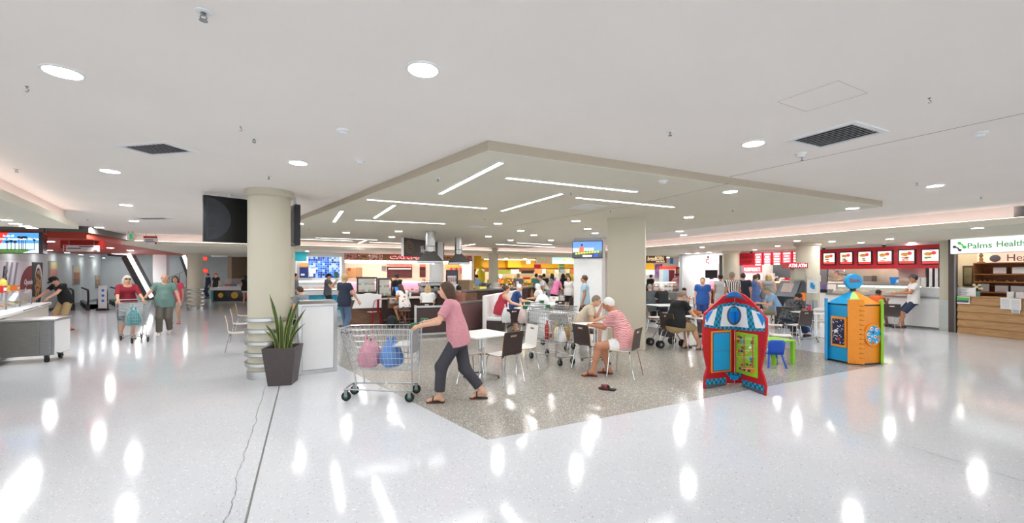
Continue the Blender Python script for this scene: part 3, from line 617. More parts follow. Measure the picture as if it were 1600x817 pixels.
    if shoes:
        kind, sm = shoes
        for (hip, kn, an, toe, hl, fwd) in L:
            zmin = min(toe[2], hl[2])-.035*s
            if kind == 'shoe':
                pr = [('rc', an, toe, .042*s, .036*s, .03), ('rc', an-_v(0,0,.01), hl, .040*s, .036*s, .02), ('rc', toe-np.cross(fwd, (0,0,1))*.02*s, toe+np.cross(fwd, (0,0,1))*.02*s, .032*s, .03*s, .02)]
                a0 = an[2]+.005; vs, fs = net(pr, .014, (lambda X, Y, Z: Z-a0+X*0+Y*0,)); part('shoe', nmesh('shoe', vs, fs, sm), None, root)
            else:
                sd = np.cross(fwd, (0,0,1)); base = min(toe[2]-.024*s, hl[2]-.03*s); mb = MB(); c = [hl*.5+an*.5-fwd*.05*s, an+fwd*.06*s, toe+fwd*.01*s]; poly = []
                for p, w in zip(c, (.036, .040, .044)): poly.append((p+sd*w*s))
                poly.append(toe+fwd*.04*s)
                for p, w in list(zip(c, (.036, .040, .044)))[::-1]: poly.append((p-sd*w*s))
                zb = max(base-.012, .001) if an[2] < .12 else base-.012
                mb.slab([(p[0], p[1]) for p in poly], zb, zb+.018); m_ = an*.45+toe*.55; mb.tube([m_+sd*.045*s-_v(0,0,.03), m_+sd*.03*s+_v(0,0,.02), m_+_v(0,0,.034), m_-sd*.03*s+_v(0,0,.02), m_-sd*.045*s-_v(0,0,.03)], .009, 6)
                part('sandal', mb, sm, root, bevel=.003)
    return root
def tee(c, **k): d = dict(m=c if isinstance(c, bpy.types.Material) else cloth(c)); d.update(k); return d
# ---------------------------------------------------------------- furniture of the food court
M_PLYD = mat('dark_laminate', '#3b2d2b', .35, var=.1); M_PLYW = mat('white_laminate', '#eceae6', .35, var=.02); M_PLYE = mat('ply_edge', '#b08d62', .6, var=.12, kind='wood')
M_TOPW = mat('white_table_top', '#f1f1f0', .3, var=.02)
M_GREEN = mat('trolley_green', '#1f6b3d', .45, var=.08)
M_WIRE = mat('zinc_wire', '#b5b8ba', .3, .9, var=.1)
def chair_shell(back, inner, outer):
    """bent ply: profile in y,z; back: a slot is cut through near the top"""
    mb = MB(); t = .011; w = .2
    if not back:
        pr = [(-.175,.47),(-.12,.448),(-.02,.442),(.10,.445),(.19,.452),(.215,.445),(.225,.43)]
        for i in range(len(pr)-1):
            (y0,z0),(y1,z1) = pr[i], pr[i+1]; q = lambda x,y,z: (x,y,z)
            mb.add([(-w,y0,z0),(w,y0,z0),(w,y1,z1),(-w,y1,z1)], [(0,1,2,3)], 0); mb.add([(-w,y0,z0-t),(w,y0,z0-t),(w,y1,z1-t),(-w,y1,z1-t)], [(3,2,1,0)], 1)
            for x in (-w, w): mb.add([(x,y0,z0),(x,y1,z1),(x,y1,z1-t),(x,y0,z0-t)], [(0,1,2,3)], 2)
        mb.add([(-w,.225,.43),(w,.225,.43),(w,.225,.419),(-w,.225,.419)], [(0,1,2,3)], 2)
        return mb
    ys = lambda z: -.175-.02*((z-.47)/.35)-.035*((z-.47)/.35)**2
    zs = [.47,.56,.66,.735,.765,.80,.815]; xs = [-w,-.06,.06,w]
    def wd(z): return 1 if z < .8 else .965
    for i in range(len(zs)-1):
        for j in range(3):
            if zs[i] == .735 and j == 1: continue
            x0, x1 = xs[j], xs[j+1]; z0, z1 = zs[i], zs[i+1]; a, b = wd(z0), wd(z1)
            mb.add([(x0*a,ys(z0),z0),(x1*a,ys(z0),z0),(x1*b,ys(z1),z1),(x0*b,ys(z1),z1)], [(3,2,1,0)], 0)
            mb.add([(x0*a,ys(z0)-t,z0),(x1*a,ys(z0)-t,z0),(x1*b,ys(z1)-t,z1),(x0*b,ys(z1)-t,z1)], [(0,1,2,3)], 1)
        for x in (-w, w): mb.add([(x*wd(zs[i]),ys(zs[i]),zs[i]),(x*wd(zs[i+1]),ys(zs[i+1]),zs[i+1]),(x*wd(zs[i+1]),ys(zs[i+1])-t,zs[i+1]),(x*wd(zs[i]),ys(zs[i])-t,zs[i])], [(0,1,2,3)], 2)
    z = .815; mb.add([(-w*.965,ys(z),z),(w*.965,ys(z),z),(w*.965,ys(z)-t,z),(-w*.965,ys(z)-t,z)], [(0,1,2,3)], 2)
    for (xa, za, xb, zb) in ((-.06,.735,.06,.735),(.06,.735,.06,.765),(.06,.765,-.06,.765),(-.06,.765,-.06,.735)):
        mb.add([(xa,ys(za),za),(xb,ys(zb),zb),(xb,ys(zb)-t,zb),(xa,ys(za)-t,za)], [(0,1,2,3)], 2)
    return mb
def make_chair(label, white=False):
    t = thing('food_court_chair', label, 'chair'); ms = [M_PLYW, M_PLYW if white else M_PLYD, M_PLYE]
    part('seat', chair_shell(False, 0, 1), ms, t); part('backrest', chair_shell(True, 0, 1), ms, t)
    for sx in (-1, 1):
        mb = MB(); mb.tube([(sx*.12,.17,.425),(sx*.165,.185,.415),(sx*.185,.195,.39),(sx*.215,.225,.012)], .0095, 8); mb.cyl((sx*.215,.225,0), (sx*.215,.225,.016), .012, .012, 8, 0); part('leg', mb, M_CHROME, t, True)
        mb = MB(); mb.tube([(sx*.12,-.12,.428),(sx*.165,-.14,.415),(sx*.185,-.155,.39),(sx*.215,-.235,.012)], .0095, 8); mb.cyl((sx*.215,-.235,0), (sx*.215,-.235,.016), .012, .012, 8, 0); part('leg', mb, M_CHROME, t, True)
        mb = MB(); mb.tube([(sx*.12,-.12,.428),(sx*.12,.17,.425)], .009, 6); part('seat_rail', mb, M_CHROME, t, True)
    return t
CH0 = {}
def chair(p, face, label, white=False, group=None):
    """face: world heading in degrees of the seat's front, 0 = away from the camera, 90 = to the left"""
    if white not in CH0: CH0[white] = make_chair(label, white); o = CH0[white]; o.location = (p[0], p[1], .0015); o.rotation_euler = (0,0,R(face))
    else: o = dup(CH0[white], (p[0], p[1], .0015), R(face), label)
    if group: o['group'] = group
    return o
TB0 = {}
def make_table(label, kind):
    t = thing('cafe_table', label, 'table')
    if kind == 'square':
        mb = MB(); mb.box(-.375, .375, -.375, .375, .705, .73); part('table_top', mb, M_TOPW, t, bevel=.006)
    elif kind == 'long':
        mb = MB(); mb.box(-.6, .6, -.375, .375, .705, .73); part('table_top', mb, M_TOPW, t, bevel=.006)
    mb = MB(); mb.cyl((-.03,0,.05), (-.03,0,.70), .022, .022, 12); mb.cyl((.03,0,.05), (.03,0,.70), .022, .022, 12); part('post', mb, M_CHROME, t, True)
    mb = MB(); mb.box(-.16, .16, -.16, .16, .69, .7045); part('top_plate', mb, M_BLACK, t)
    for k in range(4):
        a = k*math.pi/2+math.pi/4; c, s_ = math.cos(a), math.sin(a); mb = MB()
        mb.tube([(.02*c,.02*s_,.085),(.12*c,.12*s_,.075),(.24*c,.24*s_,.04),(.30*c,.30*s_,.03)], .017, 8); f = part('foot', mb, M_CHROME, t, True)
        mb = MB(); mb.cyl((.285*c,.285*s_,0), (.285*c,.285*s_,.03), .02, .017, 8); part('glide', mb, M_BLACK, f, True)
    return t
def table(p, rz, label, kind='square', group=None):
    if kind not in TB0: TB0[kind] = make_table(label, kind); o = TB0[kind]; o.location = (p[0], p[1], .0015); o.rotation_euler = (0,0,R(rz))
    else: o = dup(TB0[kind], (p[0], p[1], .0015), R(rz), label)
    if group: o['group'] = group
    return o
def gp(px, py, z=0): p = G(px, py, z); return (p.x, p.y)
# --- the nearest table and its chairs
table(gp(752, 590), 40, 'square white table nearest the viewer, on a chrome star base'); NT = Vector(gp(752, 590))
chair(gp(788, 597), 42, 'dark backed chair at the right of the nearest table, its brown back to the viewer')
chair(gp(728, 594), -62, 'dark chair at the left of the nearest table, seat turned to the right')
chair(gp(815, 582), 118, 'chair showing its white inner face, behind the right chair of the nearest table', True)
chair(gp(802, 531), 6, 'dark chair with carrier bags slung over its back, by the white booth seat')
# --- the couple's table
table(gp(931, 566), 10, 'white table of the seated couple before the beige pillar'); CT = Vector(gp(931, 566))
chair(gp(921, 577), -55, 'dark chair left of the couple, between their table and the loaded trolley')
chair(gp(976, 588), 55, 'chair under the woman in the patterned top, back to the right')
chair(gp(905, 548), -110, 'chair under the man in the cream shirt')
# --- black-shirt man's table and the ones behind it
chair(gp(1052, 545), 8-70, 'dark chair under the man in the black shirt')
table(gp(1100, 545), 20, 'white table before the man in the black shirt, with an orange pot on it')
table(gp(1046, 512), 15, 'long white table behind the man in the black shirt', 'long'); 
chair(gp(1020, 519), -95, 'dark chair at the left end of the long white table, by the beige pillar')
table(gp(1020, 497), 15, 'white table of the grey haired pair near the bakery')
chair(gp(1036, 500), 150, 'dark chair at the table of the grey haired pair')
table(gp(1085, 493), 20, 'white table of the boy in grey near the white wall'); chair(gp(1068, 495), 60, 'dark chair beside the boy in grey near the white wall')
table(gp(1185, 498), 25, 'white table right behind the top of the rocket panel')
chair(gp(1217, 557), -122, 'white chair facing the viewer just right of the rocket panel', True)
chair(gp(1205, 535), -130, 'second white chair, behind the one right of the rocket panel', True)
table(gp(1274, 532), 20, 'white table of the young man in glasses, with papers on it')
chair(gp(1247, 536), 15, 'dark chair seen from behind at the table of the young man in glasses')
chair(gp(1232, 526), -60, 'chair under the young man in glasses'); chair(gp(1290, 528), 100, 'chair hung with a black jacket, left of the playhouse')
chair(gp(1212, 512), 80, 'chair of the seated man in the blue shirt'); 
table(gp(1372, 506), 15, 'white table partly hidden behind the playhouse'); chair(gp(1389, 517), -25, 'dark chair right of the playhouse, before the leaning man')
chair(gp(1362, 508), -80, 'chair of the boy in the orange top behind the playhouse')
# --- chairs left of the thick pillar
chair(gp(372, 552), -57, 'slim chair left of the thick pillar, front one of the row'); chair(gp(377, 533), -57, 'slim chair left of the thick pillar, middle of the row'); chair(gp(382, 516), -57, 'slim chair left of the thick pillar, last of the row')
# --- far tables in the middle
for x, y, k in ((823,526,'square'),(830,519,'square'),(843,513,'square'),(856,507,'square')):
    table(gp(x, y), 62, {823:'first white table in front of the white booth seat', 830:'second white table along the booth seat', 843:'third white table along the booth, with a carrier bag', 856:'fourth white table, beyond the end of the booth seat'}[x], k)
table(gp(878, 533), 62, 'white topped table with a dark base left of the television pillar')
for i, (x, y, a) in enumerate(((862,496,150),(880,494,160),(893,499,20),(845,492,100),(899,492,-60),(869,507,30))):
    chair(gp(x, y), a, ['dark chair behind the brown counter end, by the crowd','dark chair beside the pink topped woman','dark chair at the right of the far crowd by the television pillar','dark chair at the end of the brown counter','dark chair right beside the television pillar','dark chair in front of the fourth booth table'][i])
# --- booth seat
def booth():
    a = Vector((-.72, 11.9)); b = Vector((.42, 16.6)); d = b-a; L = d.length; rz = math.atan2(d.y, d.x)
    t = thing('booth_sofa', 'white upholstered booth seat with a tall back along the brown counter', 'booth', (a.x, a.y, .0015), rz)
    m = mat('white_vinyl', '#efedec', .4, var=.02)
    mb = MB(); mb.box(0, L, -.42, .02, .36, .46); part('seat_cushion', mb, m, t, bevel=.03, seg=3); mb = MB(); mb.box(.0, L, .02, .14, .05, 1.08); part('backrest', mb, m, t, bevel=.03, seg=3)
    mb = MB(); mb.box(.05, L-.05, -.28, .02, 0, .36); part('plinth', mb, M_PLYD, t)
    n = 6
    for i in range(1, n):
        mb = MB(); x = L*i/n; mb.box(x-.006, x+.006, .008, .021, .48, 1.04); part('back_seam', mb, mat('seam_grey', '#d8d5d2', .6), t)
    return t
booth()
# ---------------------------------------------------------------- shopping trolleys
def make_trolley(label):
    t = thing('shopping_trolley', label, 'trolley')
    # local +y is forward; basket narrows to the front
    def ring(z):
        k = (z-.42)/.58; yb = -.45-.02*k; yf = .36+.16*k; wb = .22+.07*k; wf = .15+.05*k; return [(-wb,yb,z),(wb,yb,z),(wf,yf,z),(-wf,yf,z)]
    mb = MB()
    for z in (.42, .50, .58, .66, .74, .82, .90, 1.0): r_ = ring(z if z < .99 else .97); mb.tube(r_, .0045 if z < .99 else .009, 5, closed=True)
    a, b = ring(.42), ring(.97)
    for e in range(4):
        p0, p1, q0, q1 = Vector(a[e]), Vector(a[(e+1)%4]), Vector(b[e]), Vector(b[(e+1)%4]); n = 17 if e in (1, 3) else 9
        for i in range(n): u = i/(n-1); mb.tube([p0.lerp(p1, u), q0.lerp(q1, u)], .003, 4)
    for i in range(9): u = i/8; mb.tube([Vector(a[0]).lerp(Vector(a[1]), u), Vector(a[3]).lerp(Vector(a[2]), u)], .003, 4)
    for i in range(14): u = i/13; mb.tube([Vector(a[0]).lerp(Vector(a[3]), u), Vector(a[1]).lerp(Vector(a[2]), u)], .003, 4)
    part('basket', mb, M_WIRE, t, kind='stuff')
    mb = MB()
    for s_ in (-1, 1): mb.tube([(s_*.29,-.50,1.02),(s_*.285,-.47,.90),(s_*.25,-.46,.42),(s_*.23,-.46,.16),(s_*.22,-.40,.14),(s_*.16,.46,.16)], .011, 7)
    mb.tube([(-.16,.46,.16),(.16,.46,.16)], .011, 7); mb.tube([(-.2,.0,.15),(.2,.0,.15)], .009, 6)
    for s_ in (-1, 1): mb.tube([(s_*.15,.30,.155),(s_*.15,.34,.42)], .009, 6)
    part('frame', mb, M_WIRE, t, True)
    mb = MB(); mb.tube([(-.27,-.53,1.03),(.27,-.53,1.03)], .015, 10); part('handle', mb, M_WIRE, t, True)
    for s_ in (-1, 1): mb = MB(); mb.box(s_*.285-.03, s_*.285+.03, -.57, -.46, .99, 1.06); part('handle_end', mb, M_GREEN, t, bevel=.012)
    mb = MB(); mb.box(-.24, .24, -.44, -.425, .62, .95); mb.box(-.22, .22, -.43, -.2, .74, .752); part('child_seat', mb, mat('seat_flap', '#c9cccd', .4, .3), t)
    for x, y in ((-.2,-.42),(.2,-.42),(-.15,.44),(.15,.44)):
        w = MB(); w.lathe([(.045, -.014), (.062, -.012), (.062, .012), (.045, .014)], 20); w.v = [(p[2]+x, p[0]+y-.0, p[1]+.062) for p in w.v]; o = part('wheel', w, M_RUBBER, t, True)
        h = MB(); h.cyl((x-.017, y, .062), (x+.017, y, .062), .03, .03, 12); part('hub', h, M_GREEN, o, True)
        f = MB(); f.box(x-.024, x-.018, y-.02, y+.02, .06, .15); f.box(x+.018, x+.024, y-.02, y+.02, .06, .15); f.box(x-.024, x+.024, y-.025, y+.025, .14, .155); part('caster_fork', f, M_STEELD, o)
    return t
TR0 = make_trolley('shopping trolley loaded with groceries beside the seated couple')
TRP = Vector((.78, 8.12)); TRA = R(-148); TR0.location = (TRP.x, TRP.y, .0015); TR0.rotation_euler = (0, 0, TRA)
tr2 = dup(TR0, (.95, 9.55, .0015), R(-128), 'second shopping trolley with a green handle, just behind the loaded one')
tr3 = dup(TR0, (-9.55, 10.55, 0), R(-127), 'shopping trolley pushed by the woman in the dark red top')
tr4 = dup(TR0, (-1.78, 5.72, .0015), R(90), 'shopping trolley pushed by the woman in the pink top')
tr5 = dup(TR0, (*gp(874, 491), .0015), R(-60), 'far shopping trolley before the pink topped woman')
# groceries of the loaded trolley (positions in the trolley's own frame)
def tl(x, y, z=.43): c, s_ = math.cos(TRA), math.sin(TRA); return (TRP.x+c*x-s_*y, TRP.y+s_*x+c*y, z)
def bottle(name, p, r, h, m, cap, label, cat='bottle', rz=0):
    t = thing(name, label, cat, p, rz); mb = MB(); mb.lathe([(r*.9,0),(r,.01),(r,h*.62),(r*.85,h*.7),(r*.35,h*.88),(r*.33,h*.93)], 16); part('body', mb, m, t, True)
    mb = MB(); mb.cyl((0,0,h*.93), (0,0,h), r*.4, r*.4, 12); part('cap', mb, cap, t, True); return t
M_BLUEP = mat('blue_plastic', '#2356a8', .4); M_YEL = mat('yellow_card', '#dca93c', .6); M_REDP = mat('red_plastic', '#c02a2a', .4)
bottle('oil_bottle', tl(-.02, .10), .055, .33, mat('amber_oil', '#d9a63a', .2), M_YEL, 'amber bottle standing in the loaded trolley')
bottle('milk_bottle', tl(.06, .24), .07, .30, mat('cream_plastic', '#ece3c8', .4), M_BLUEP, 'cream milk bottle with a blue cap at the front of the loaded trolley')
bottle('drink_bottle', tl(.08, -.05), .045, .36, M_REDP, M_REDP, 'red bottle in the middle of the loaded trolley')
def carton(p, sx, sy, sz, m, m2, label, rz=0, name='carton', cat='box'):
    t = thing(name, label, cat, p, rz); mb = MB(); mb.box(-sx/2, sx/2, -sy/2, sy/2, 0, sz); part('box', mb, m, t, bevel=.004)
    mb = MB(); mb.box(-sx*.35, sx*.35, -sy/2-.002, sy/2+.002, sz*.25, sz*.7); part('print_panel', mb, m2, t); return t
carton(tl(-.13, .16), .12, .2, .24, M_YEL, M_WHITE, 'yellow carton in the loaded trolley under a green tub', TRA)
carton(tl(-.10, .30), .12, .10, .26, mat('tan_card', '#c79a45', .7), mat('gold_print', '#b3822f', .6), 'tan paper carton at the front of the loaded trolley', TRA+.2)
carton(tl(-.14, -.02), .1, .16, .12, mat('ice_blue_pack', '#bcd4e8', .3), M_BLUEP, 'pale blue pack lying in the loaded trolley', TRA+.1)
carton(tl(-.13, -.20), .1, .16, .08, M_REDP, M_WHITE, 'red pack at the bottom of the loaded trolley', TRA-.1)
mb = MB(); mb.lathe([(.05,0),(.06,.05),(.062,.055),(.05,.065),(0,.066)], 16); single('tub', mb, M_GREEN, 'green lidded tub on top of the yellow carton', 'tub', tl(-.13, .16, .672), smooth=True)
mb = MB(); mb.ball((0,0,.06), .06, 14); single('blue_tin', mb, M_BLUEP, 'round blue pack at the handle end of the loaded trolley', 'pack', tl(-.12, -.32), smooth=True)
M_BAG = mat('bag_film', '#eef0f1', .35, var=.04, scale=9, bump=.4, alpha=.88)
def bag(p, rx, ry, h, label, rz=0, m=None, group=None, name='carrier_bag'):
    t = thing(name, label, 'bag', p, rz, group); rnd = random.Random(int(p[0]*100)+int(h*997)); mb = MB(); n = 20; prof = [(.0,0),(.75,.005),(.98,.12),(1.0,.35),(.92,.6),(.7,.8),(.45,.93),(.30,1.0)]
    ph = [rnd.uniform(0, 6.28) for _ in range(5)]; vs = []; L = len(prof)
    for i in range(n):
        a = 2*math.pi*i/n
        for j, (r, z) in enumerate(prof):
            w = 1+.10*math.sin(3*a+ph[0]+j)+.07*math.sin(5*a+ph[1]-1.3*j)+.04*math.sin(9*a+ph[2]+2*j)
            vs.append((r*w*rx*math.cos(a), r*w*ry*math.sin(a), z*h*(1+(.05*math.sin(4*a+ph[3]) if j > 4 else 0))))
    mb.add(vs, [(i*L+j, ((i+1)%n)*L+j, ((i+1)%n)*L+j+1, i*L+j+1) for i in range(n) for j in range(L-1)])
    part('bag', mb, m or M_BAG, t, True)
    for s_ in (-1, 1):
        mb = MB(); pts = [(s_*rx*.28, -ry*.25, h*.96), (s_*rx*.33, -ry*.1, h*1.12), (s_*rx*.30, ry*.05, h*1.2), (s_*rx*.26, ry*.2, h*1.1), (s_*rx*.24, ry*.28, h*.96)]; mb.tube(pts, .012, 6); part('bag_handle', mb, m or M_BAG, t, True)
    return t
bag(tl(.05, -.22), .13, .16, .42, 'white carrier bag standing in the loaded trolley', TRA)
bag(tl(.06, .36), .09, .10, .26, 'second white bag at the front of the loaded trolley', TRA)
b_ = Vector(gp(802, 531)); 
bag((b_.x-.17, b_.y-.18, .47), .13, .10, .38, 'white carrier bag hanging left of the dark chair back', .3); bag((b_.x+.24, b_.y-.2, .46), .12, .13, .42, 'pinkish carrier bag hanging right of the dark chair back', .2, mat('pink_film', '#ecd5d3', .4, alpha=.9))
q = Vector(gp(843, 513)); bag((q.x+.1, q.y, .733), .22, .16, .34, 'bulging white carrier bag on the third booth table', .4); 
mb = MB(); mb.ball((0,0,.09), (.16,.12,.09), 14); q2 = Vector(gp(830, 519)); single('shopping_bundle', mb, mat('grey_film', '#b9bcc4', .4, bump=.4), 'grey wrapped bundle on the second booth table', 'bundle', (q2.x, q2.y, .732), smooth=True)
c_, s__ = math.cos(TRA), math.sin(TRA)
p3 = Vector((-9.55, 10.55)); bag((p3.x-.05, p3.y, .43), .16, .16, .42, 'pale blue bag in the trolley of the woman in dark red', .2, mat('blue_film', '#b5d3d8', .5, alpha=.95)); bag((p3.x+.10, p3.y-.16, .43), .13, .13, .36, 'teal bag in the trolley of the woman in dark red', .9, mat('teal_film', '#4f9ca0', .5))
p4 = Vector((-1.78, 5.72)); bag((p4.x-.18, p4.y, .435), .15, .15, .36, 'pink bag at the front of the trolley of the woman in pink', .2, mat('rose_film', '#d794a4', .5)); bag((p4.x+.12, p4.y+.02, .435), .15, .14, .34, 'blue bag in the trolley of the woman in pink', .9, mat('sky_film', '#5f8fd0', .5))
p5 = Vector(gp(874, 491)); bag((p5.x, p5.y-.1, .43), .17, .2, .5, 'white carrier bag in the far trolley', .2)
mb = MB(); poly = [(-.045,-.12),(.045,-.12),(.05,.02),(.04,.11),(0,.14),(-.04,.11),(-.05,.02)]; mb.slab(poly, 0, .022); t = thing('slide_sandal', 'dark red slide sandal alone on the speckled floor before the couple', 'sandal', (*gp(949, 609), .0015), R(60))
part('sole', mb, M_RUBBER, t, bevel=.005); mb = MB(); pts = [(-.05,0,.01),(-.045,.02,.05),(0,.03,.075),(.045,.02,.05),(.05,0,.01)]
vs = []; 
for (x,y,z) in pts: vs += [(x,y-.03,z),(x,y+.06,z*.85+.002)]
mb.add(vs, [(2*i,2*i+1,2*i+3,2*i+2) for i in range(4)]); o = part('strap', mb, mat('maroon_strap', '#6d2a2c', .5), t, True); sm = o.modifiers.new('thick', 'SOLIDIFY'); sm.thickness = .006

def walker():
    t = thing('walking_frame', 'black four wheeled walking frame parked behind the man in the black shirt', 'walker', (*gp(1041, 541), .0015), R(-75))
    for x in (-.2, .2):
        mb = MB(); mb.tube([(x,-.28,.10),(x,-.05,.50),(x,-.12,.64)], .013, 7); mb.tube([(x,.28,.10),(x,.0,.52)], .013, 7); part('frame_side', mb, M_RGREY if 'M_RGREY' in globals() else M_STEELD, t, True)
        for y in (-.3, .3):
            for d in (-.03, .03): mb = MB(); mb.cyl((x+d-.012,y,.09), (x+d+.012,y,.09), .09, .09, 18); w = part('wheel', mb, M_RUBBER, t, True); mb = MB(); mb.cyl((x+d-.014,y,.09), (x+d+.014,y,.09), .035, .035, 10); part('hub', mb, M_STEELD, w, True)
    mb = MB(); mb.box(-.19, .19, -.14, .1, .50, .53); part('seat', mb, M_BLACK, t, bevel=.008); mb = MB(); mb.box(-.17, .17, -.1, .12, .24, .42); part('basket_bag', mb, mat('bag_tweed', '#54525a', .9, var=.25), t, bevel=.02)
walker()
# ---------------------------------------------------------------- space rocket activity panel
FX = Vector((3.463, 6.45)); LX = Vector((2.834, 6.14)); RX = Vector((3.533, 5.785)); C_ = (FX+LX+RX)/3
def checker(name, c1, c2, sc):
    m = bpy.data.materials.new(name); m.use_nodes = True; nt = m.node_tree; b = nt.nodes['Principled BSDF']; b.inputs['Roughness'].default_value = .45
    tc = nt.nodes.new('ShaderNodeTexCoord'); k = nt.nodes.new('ShaderNodeTexChecker'); k.inputs['Scale'].default_value = sc; k.inputs['Color1'].default_value = (*lin(c1), 1); k.inputs['Color2'].default_value = (*lin(c2), 1)
    mp = nt.nodes.new('ShaderNodeMapping'); mp.inputs['Location'].default_value = (0, .013, 0)
    nt.links.new(tc.outputs['Object'], mp.inputs['Vector']); nt.links.new(mp.outputs[0], k.inputs['Vector']); nt.links.new(k.outputs[0], b.inputs['Base Color']); return m
M_CHK = checker('check_print', '#1f9bdc', '#15614c', 21)
M_RRED = mat('rocket_red', '#c01622', .4, var=.03); M_RBLUE = mat('rocket_blue', '#1787dd', .4, var=.03); M_RGREY = mat('rocket_grey', '#5b5b66', .5, var=.05)
M_ORANGE = mat('play_orange', '#f2941f', .4, var=.03); M_LIME = mat('play_lime', '#8ccf2a', .4, var=.03); M_PBLUE = mat('play_blue', '#1aa0dc', .4, var=.03); M_NAVY = mat('play_navy', '#1c2350', .4, var=.1)
rk = thing('rocket_play_panel', 'red rocket shaped play panel folded like an open book on the terrazzo edge', 'play panel', (0, 0, 0))
pl = Wall(LX, math.atan2((FX-LX).y, (FX-LX).x)); pr_ = Wall(FX, math.atan2((RX-FX).y, (RX-FX).x))
def cv(q): return [(1090+x/9.075, 440+y/9.075) for x, y in q]
def cw(q): return [(1070+x/4.084, 430+y/4.084) for x, y in q]
def panelpart(w, name, px, m, y0=-.006, y1=0.0, par=None, **k):
    mb = MB(); mb.prism([w.xz(x, y) for x, y in px], y0, y1); o = part(name, mb, m, par or rk, loc=(w.o.x, w.o.y, .0), rz=w.rz, **k); return o
lo_ = cw([(318,104),(250,130),(185,190),(130,240),(122,330),(118,420),(130,520),(145,590),(128,650),(125,725),(140,729),(250,722),(262,712),(270,690),(318,690)])
ro_ = cw([(318,104),(370,120),(430,170),(490,240),(520,275),(522,350),(515,430),(500,520),(483,600),(505,660),(517,710),(512,770),(365,728),(358,690),(318,690)])
a = panelpart(pl, 'side_panel', lo_, M_RRED, 0, .03, bevel=.006); b = panelpart(pr_, 'side_panel', ro_, M_RRED, 0, .03, bevel=.006)
FPX_ = 515
panelpart(pl, 'nose_print', cv([(395,208),(440,165),(515,140),(515,205)]), M_RBLUE); panelpart(pr_, 'nose_print', cv([(515,140),(585,160),(635,208),(515,205)]), M_RBLUE)
panelpart(pl, 'nose_band', cv([(350,250),(395,210),(515,207),(515,232),(430,236)]), M_RGREY); panelpart(pr_, 'nose_band', cv([(515,207),(635,210),(712,272),(640,246),(515,232)]), M_RGREY)
panelpart(pl, 'check_print', cv([(92,640),(100,560),(125,470),(210,385),(340,315),(515,290),(515,685),(300,670)]), M_CHK, -.004); panelpart(pr_, 'check_print', cv([(515,290),(690,322),(860,405),(930,480),(965,560),(962,703),(730,700),(515,685)]), M_CHK, -.004)
panelpart(pl, 'white_window', cv([(150,430),(275,375),(215,625),(102,607),(110,520)]), M_WHITE, -.008); panelpart(pr_, 'white_window', cv([(770,398),(880,440),(950,540),(955,662),(825,660)]), M_WHITE, -.008)
panelpart(pl, 'white_window', cv([(358,352),(515,336),(515,635),(315,632)]), M_WHITE, -.008); panelpart(pr_, 'white_window', cv([(515,336),(688,366),(725,655),(515,635)]), M_WHITE, -.008)
panelpart(pl, 'blue_fin', cv([(150,430),(212,404),(122,582),(102,500)]), M_RBLUE, -.012); panelpart(pr_, 'blue_fin', cv([(840,436),(912,470),(955,545),(930,627)]), M_RBLUE, -.012)
def ell(cx, cy, rx, ry, t0, t1, n=12): return [(cx+rx*math.cos(t), cy+ry*math.sin(t)) for t in np.linspace(t0, t1, n)]
panelpart(pl, 'porthole_ring', cv(ell(515,480,108,138,math.pi/2,3*math.pi/2)), M_RGREY, -.012); panelpart(pr_, 'porthole_ring', cv(ell(515,480,112,136,-math.pi/2,math.pi/2)), M_RGREY, -.012)
panelpart(pl, 'porthole', cv(ell(515,480,84,110,math.pi/2,3*math.pi/2)), M_RBLUE, -.016); panelpart(pr_, 'porthole', cv(ell(515,480,87,108,-math.pi/2,math.pi/2)), M_RBLUE, -.016)
panelpart(pl, 'porthole_clamp', cv([(462,372),(515,372),(515,425),(462,422)]), M_PBLUE, -.026, bevel=.004); panelpart(pr_, 'porthole_clamp', cv([(515,372),(568,375),(568,424),(515,425)]), M_PBLUE, -.026, bevel=.004)
d_ = panelpart(pl, 'drawing_board', [(1110.4,517.7),(1141,515.7),(1141,579.4),(1110.4,582.3)], M_ORANGE, -.018, bevel=.004)
panelpart(pl, 'drawing_surround', [(1111.8,519.4),(1139.4,518),(1139.4,577.9),(1111.8,580.6)], M_RGREY, -.0195)
panelpart(pl, 'drawing_sheet', [(1113.2,520.9),(1138,519.7),(1138,547.6),(1113.2,548.6)], M_PBLUE, -.021); panelpart(pl, 'drawing_sheet', [(1113.2,549.2),(1138,548.2),(1138,576.4),(1113.2,578.8)], M_PBLUE, -.021)
panelpart(pr_, 'bead_board', [(1151.3,518.2),(1184.6,523.5),(1184.4,590.9),(1151.3,581)], M_LIME, -.018, bevel=.004)
panelpart(pr_, 'bead_scene', [(1154,523),(1181.6,527.5),(1181.4,584.5),(1154,576.5)], mat('light_lime', '#a6d84a', .4), -.0195); panelpart(pr_, 'bead_scene', [(1158,573),(1181.4,574),(1181.4,584.5),(1158,578)], M_ORANGE, -.021)
def cy(x, y): return (1090+x/7.78, 520+y/7.78)
def p3(q, y): x, z = pr_.xz(*cy(*q)); return (x, y, z)
def tubepart(name, qs, r, m, y=-.045):
    mb = MB(); mb.tube([p3(qs[0], -.02)]+[p3(q, y) for q in qs]+[p3(qs[-1], -.02)], r, 6); part(name, mb, m, rk, True, loc=(pr_.o.x, pr_.o.y, 0), rz=pr_.rz)
tubepart('bead_post', [(600,35),(600,415)], .006, M_REDP); tubepart('bead_post', [(706,50),(706,425)], .006, M_REDP)
for y in (70, 145, 215, 287, 428): tubepart('bead_wire', [(525,y),(705,y+4)], .0028, M_WHITE)
tubepart('bead_wire', [(515,222),(525,280),(570,310),(640,318),(690,345)], .004, M_YEL, -.06); tubepart('bead_wire', [(555,375),(570,320),(620,300),(670,330)], .004, M_YEL, -.055)
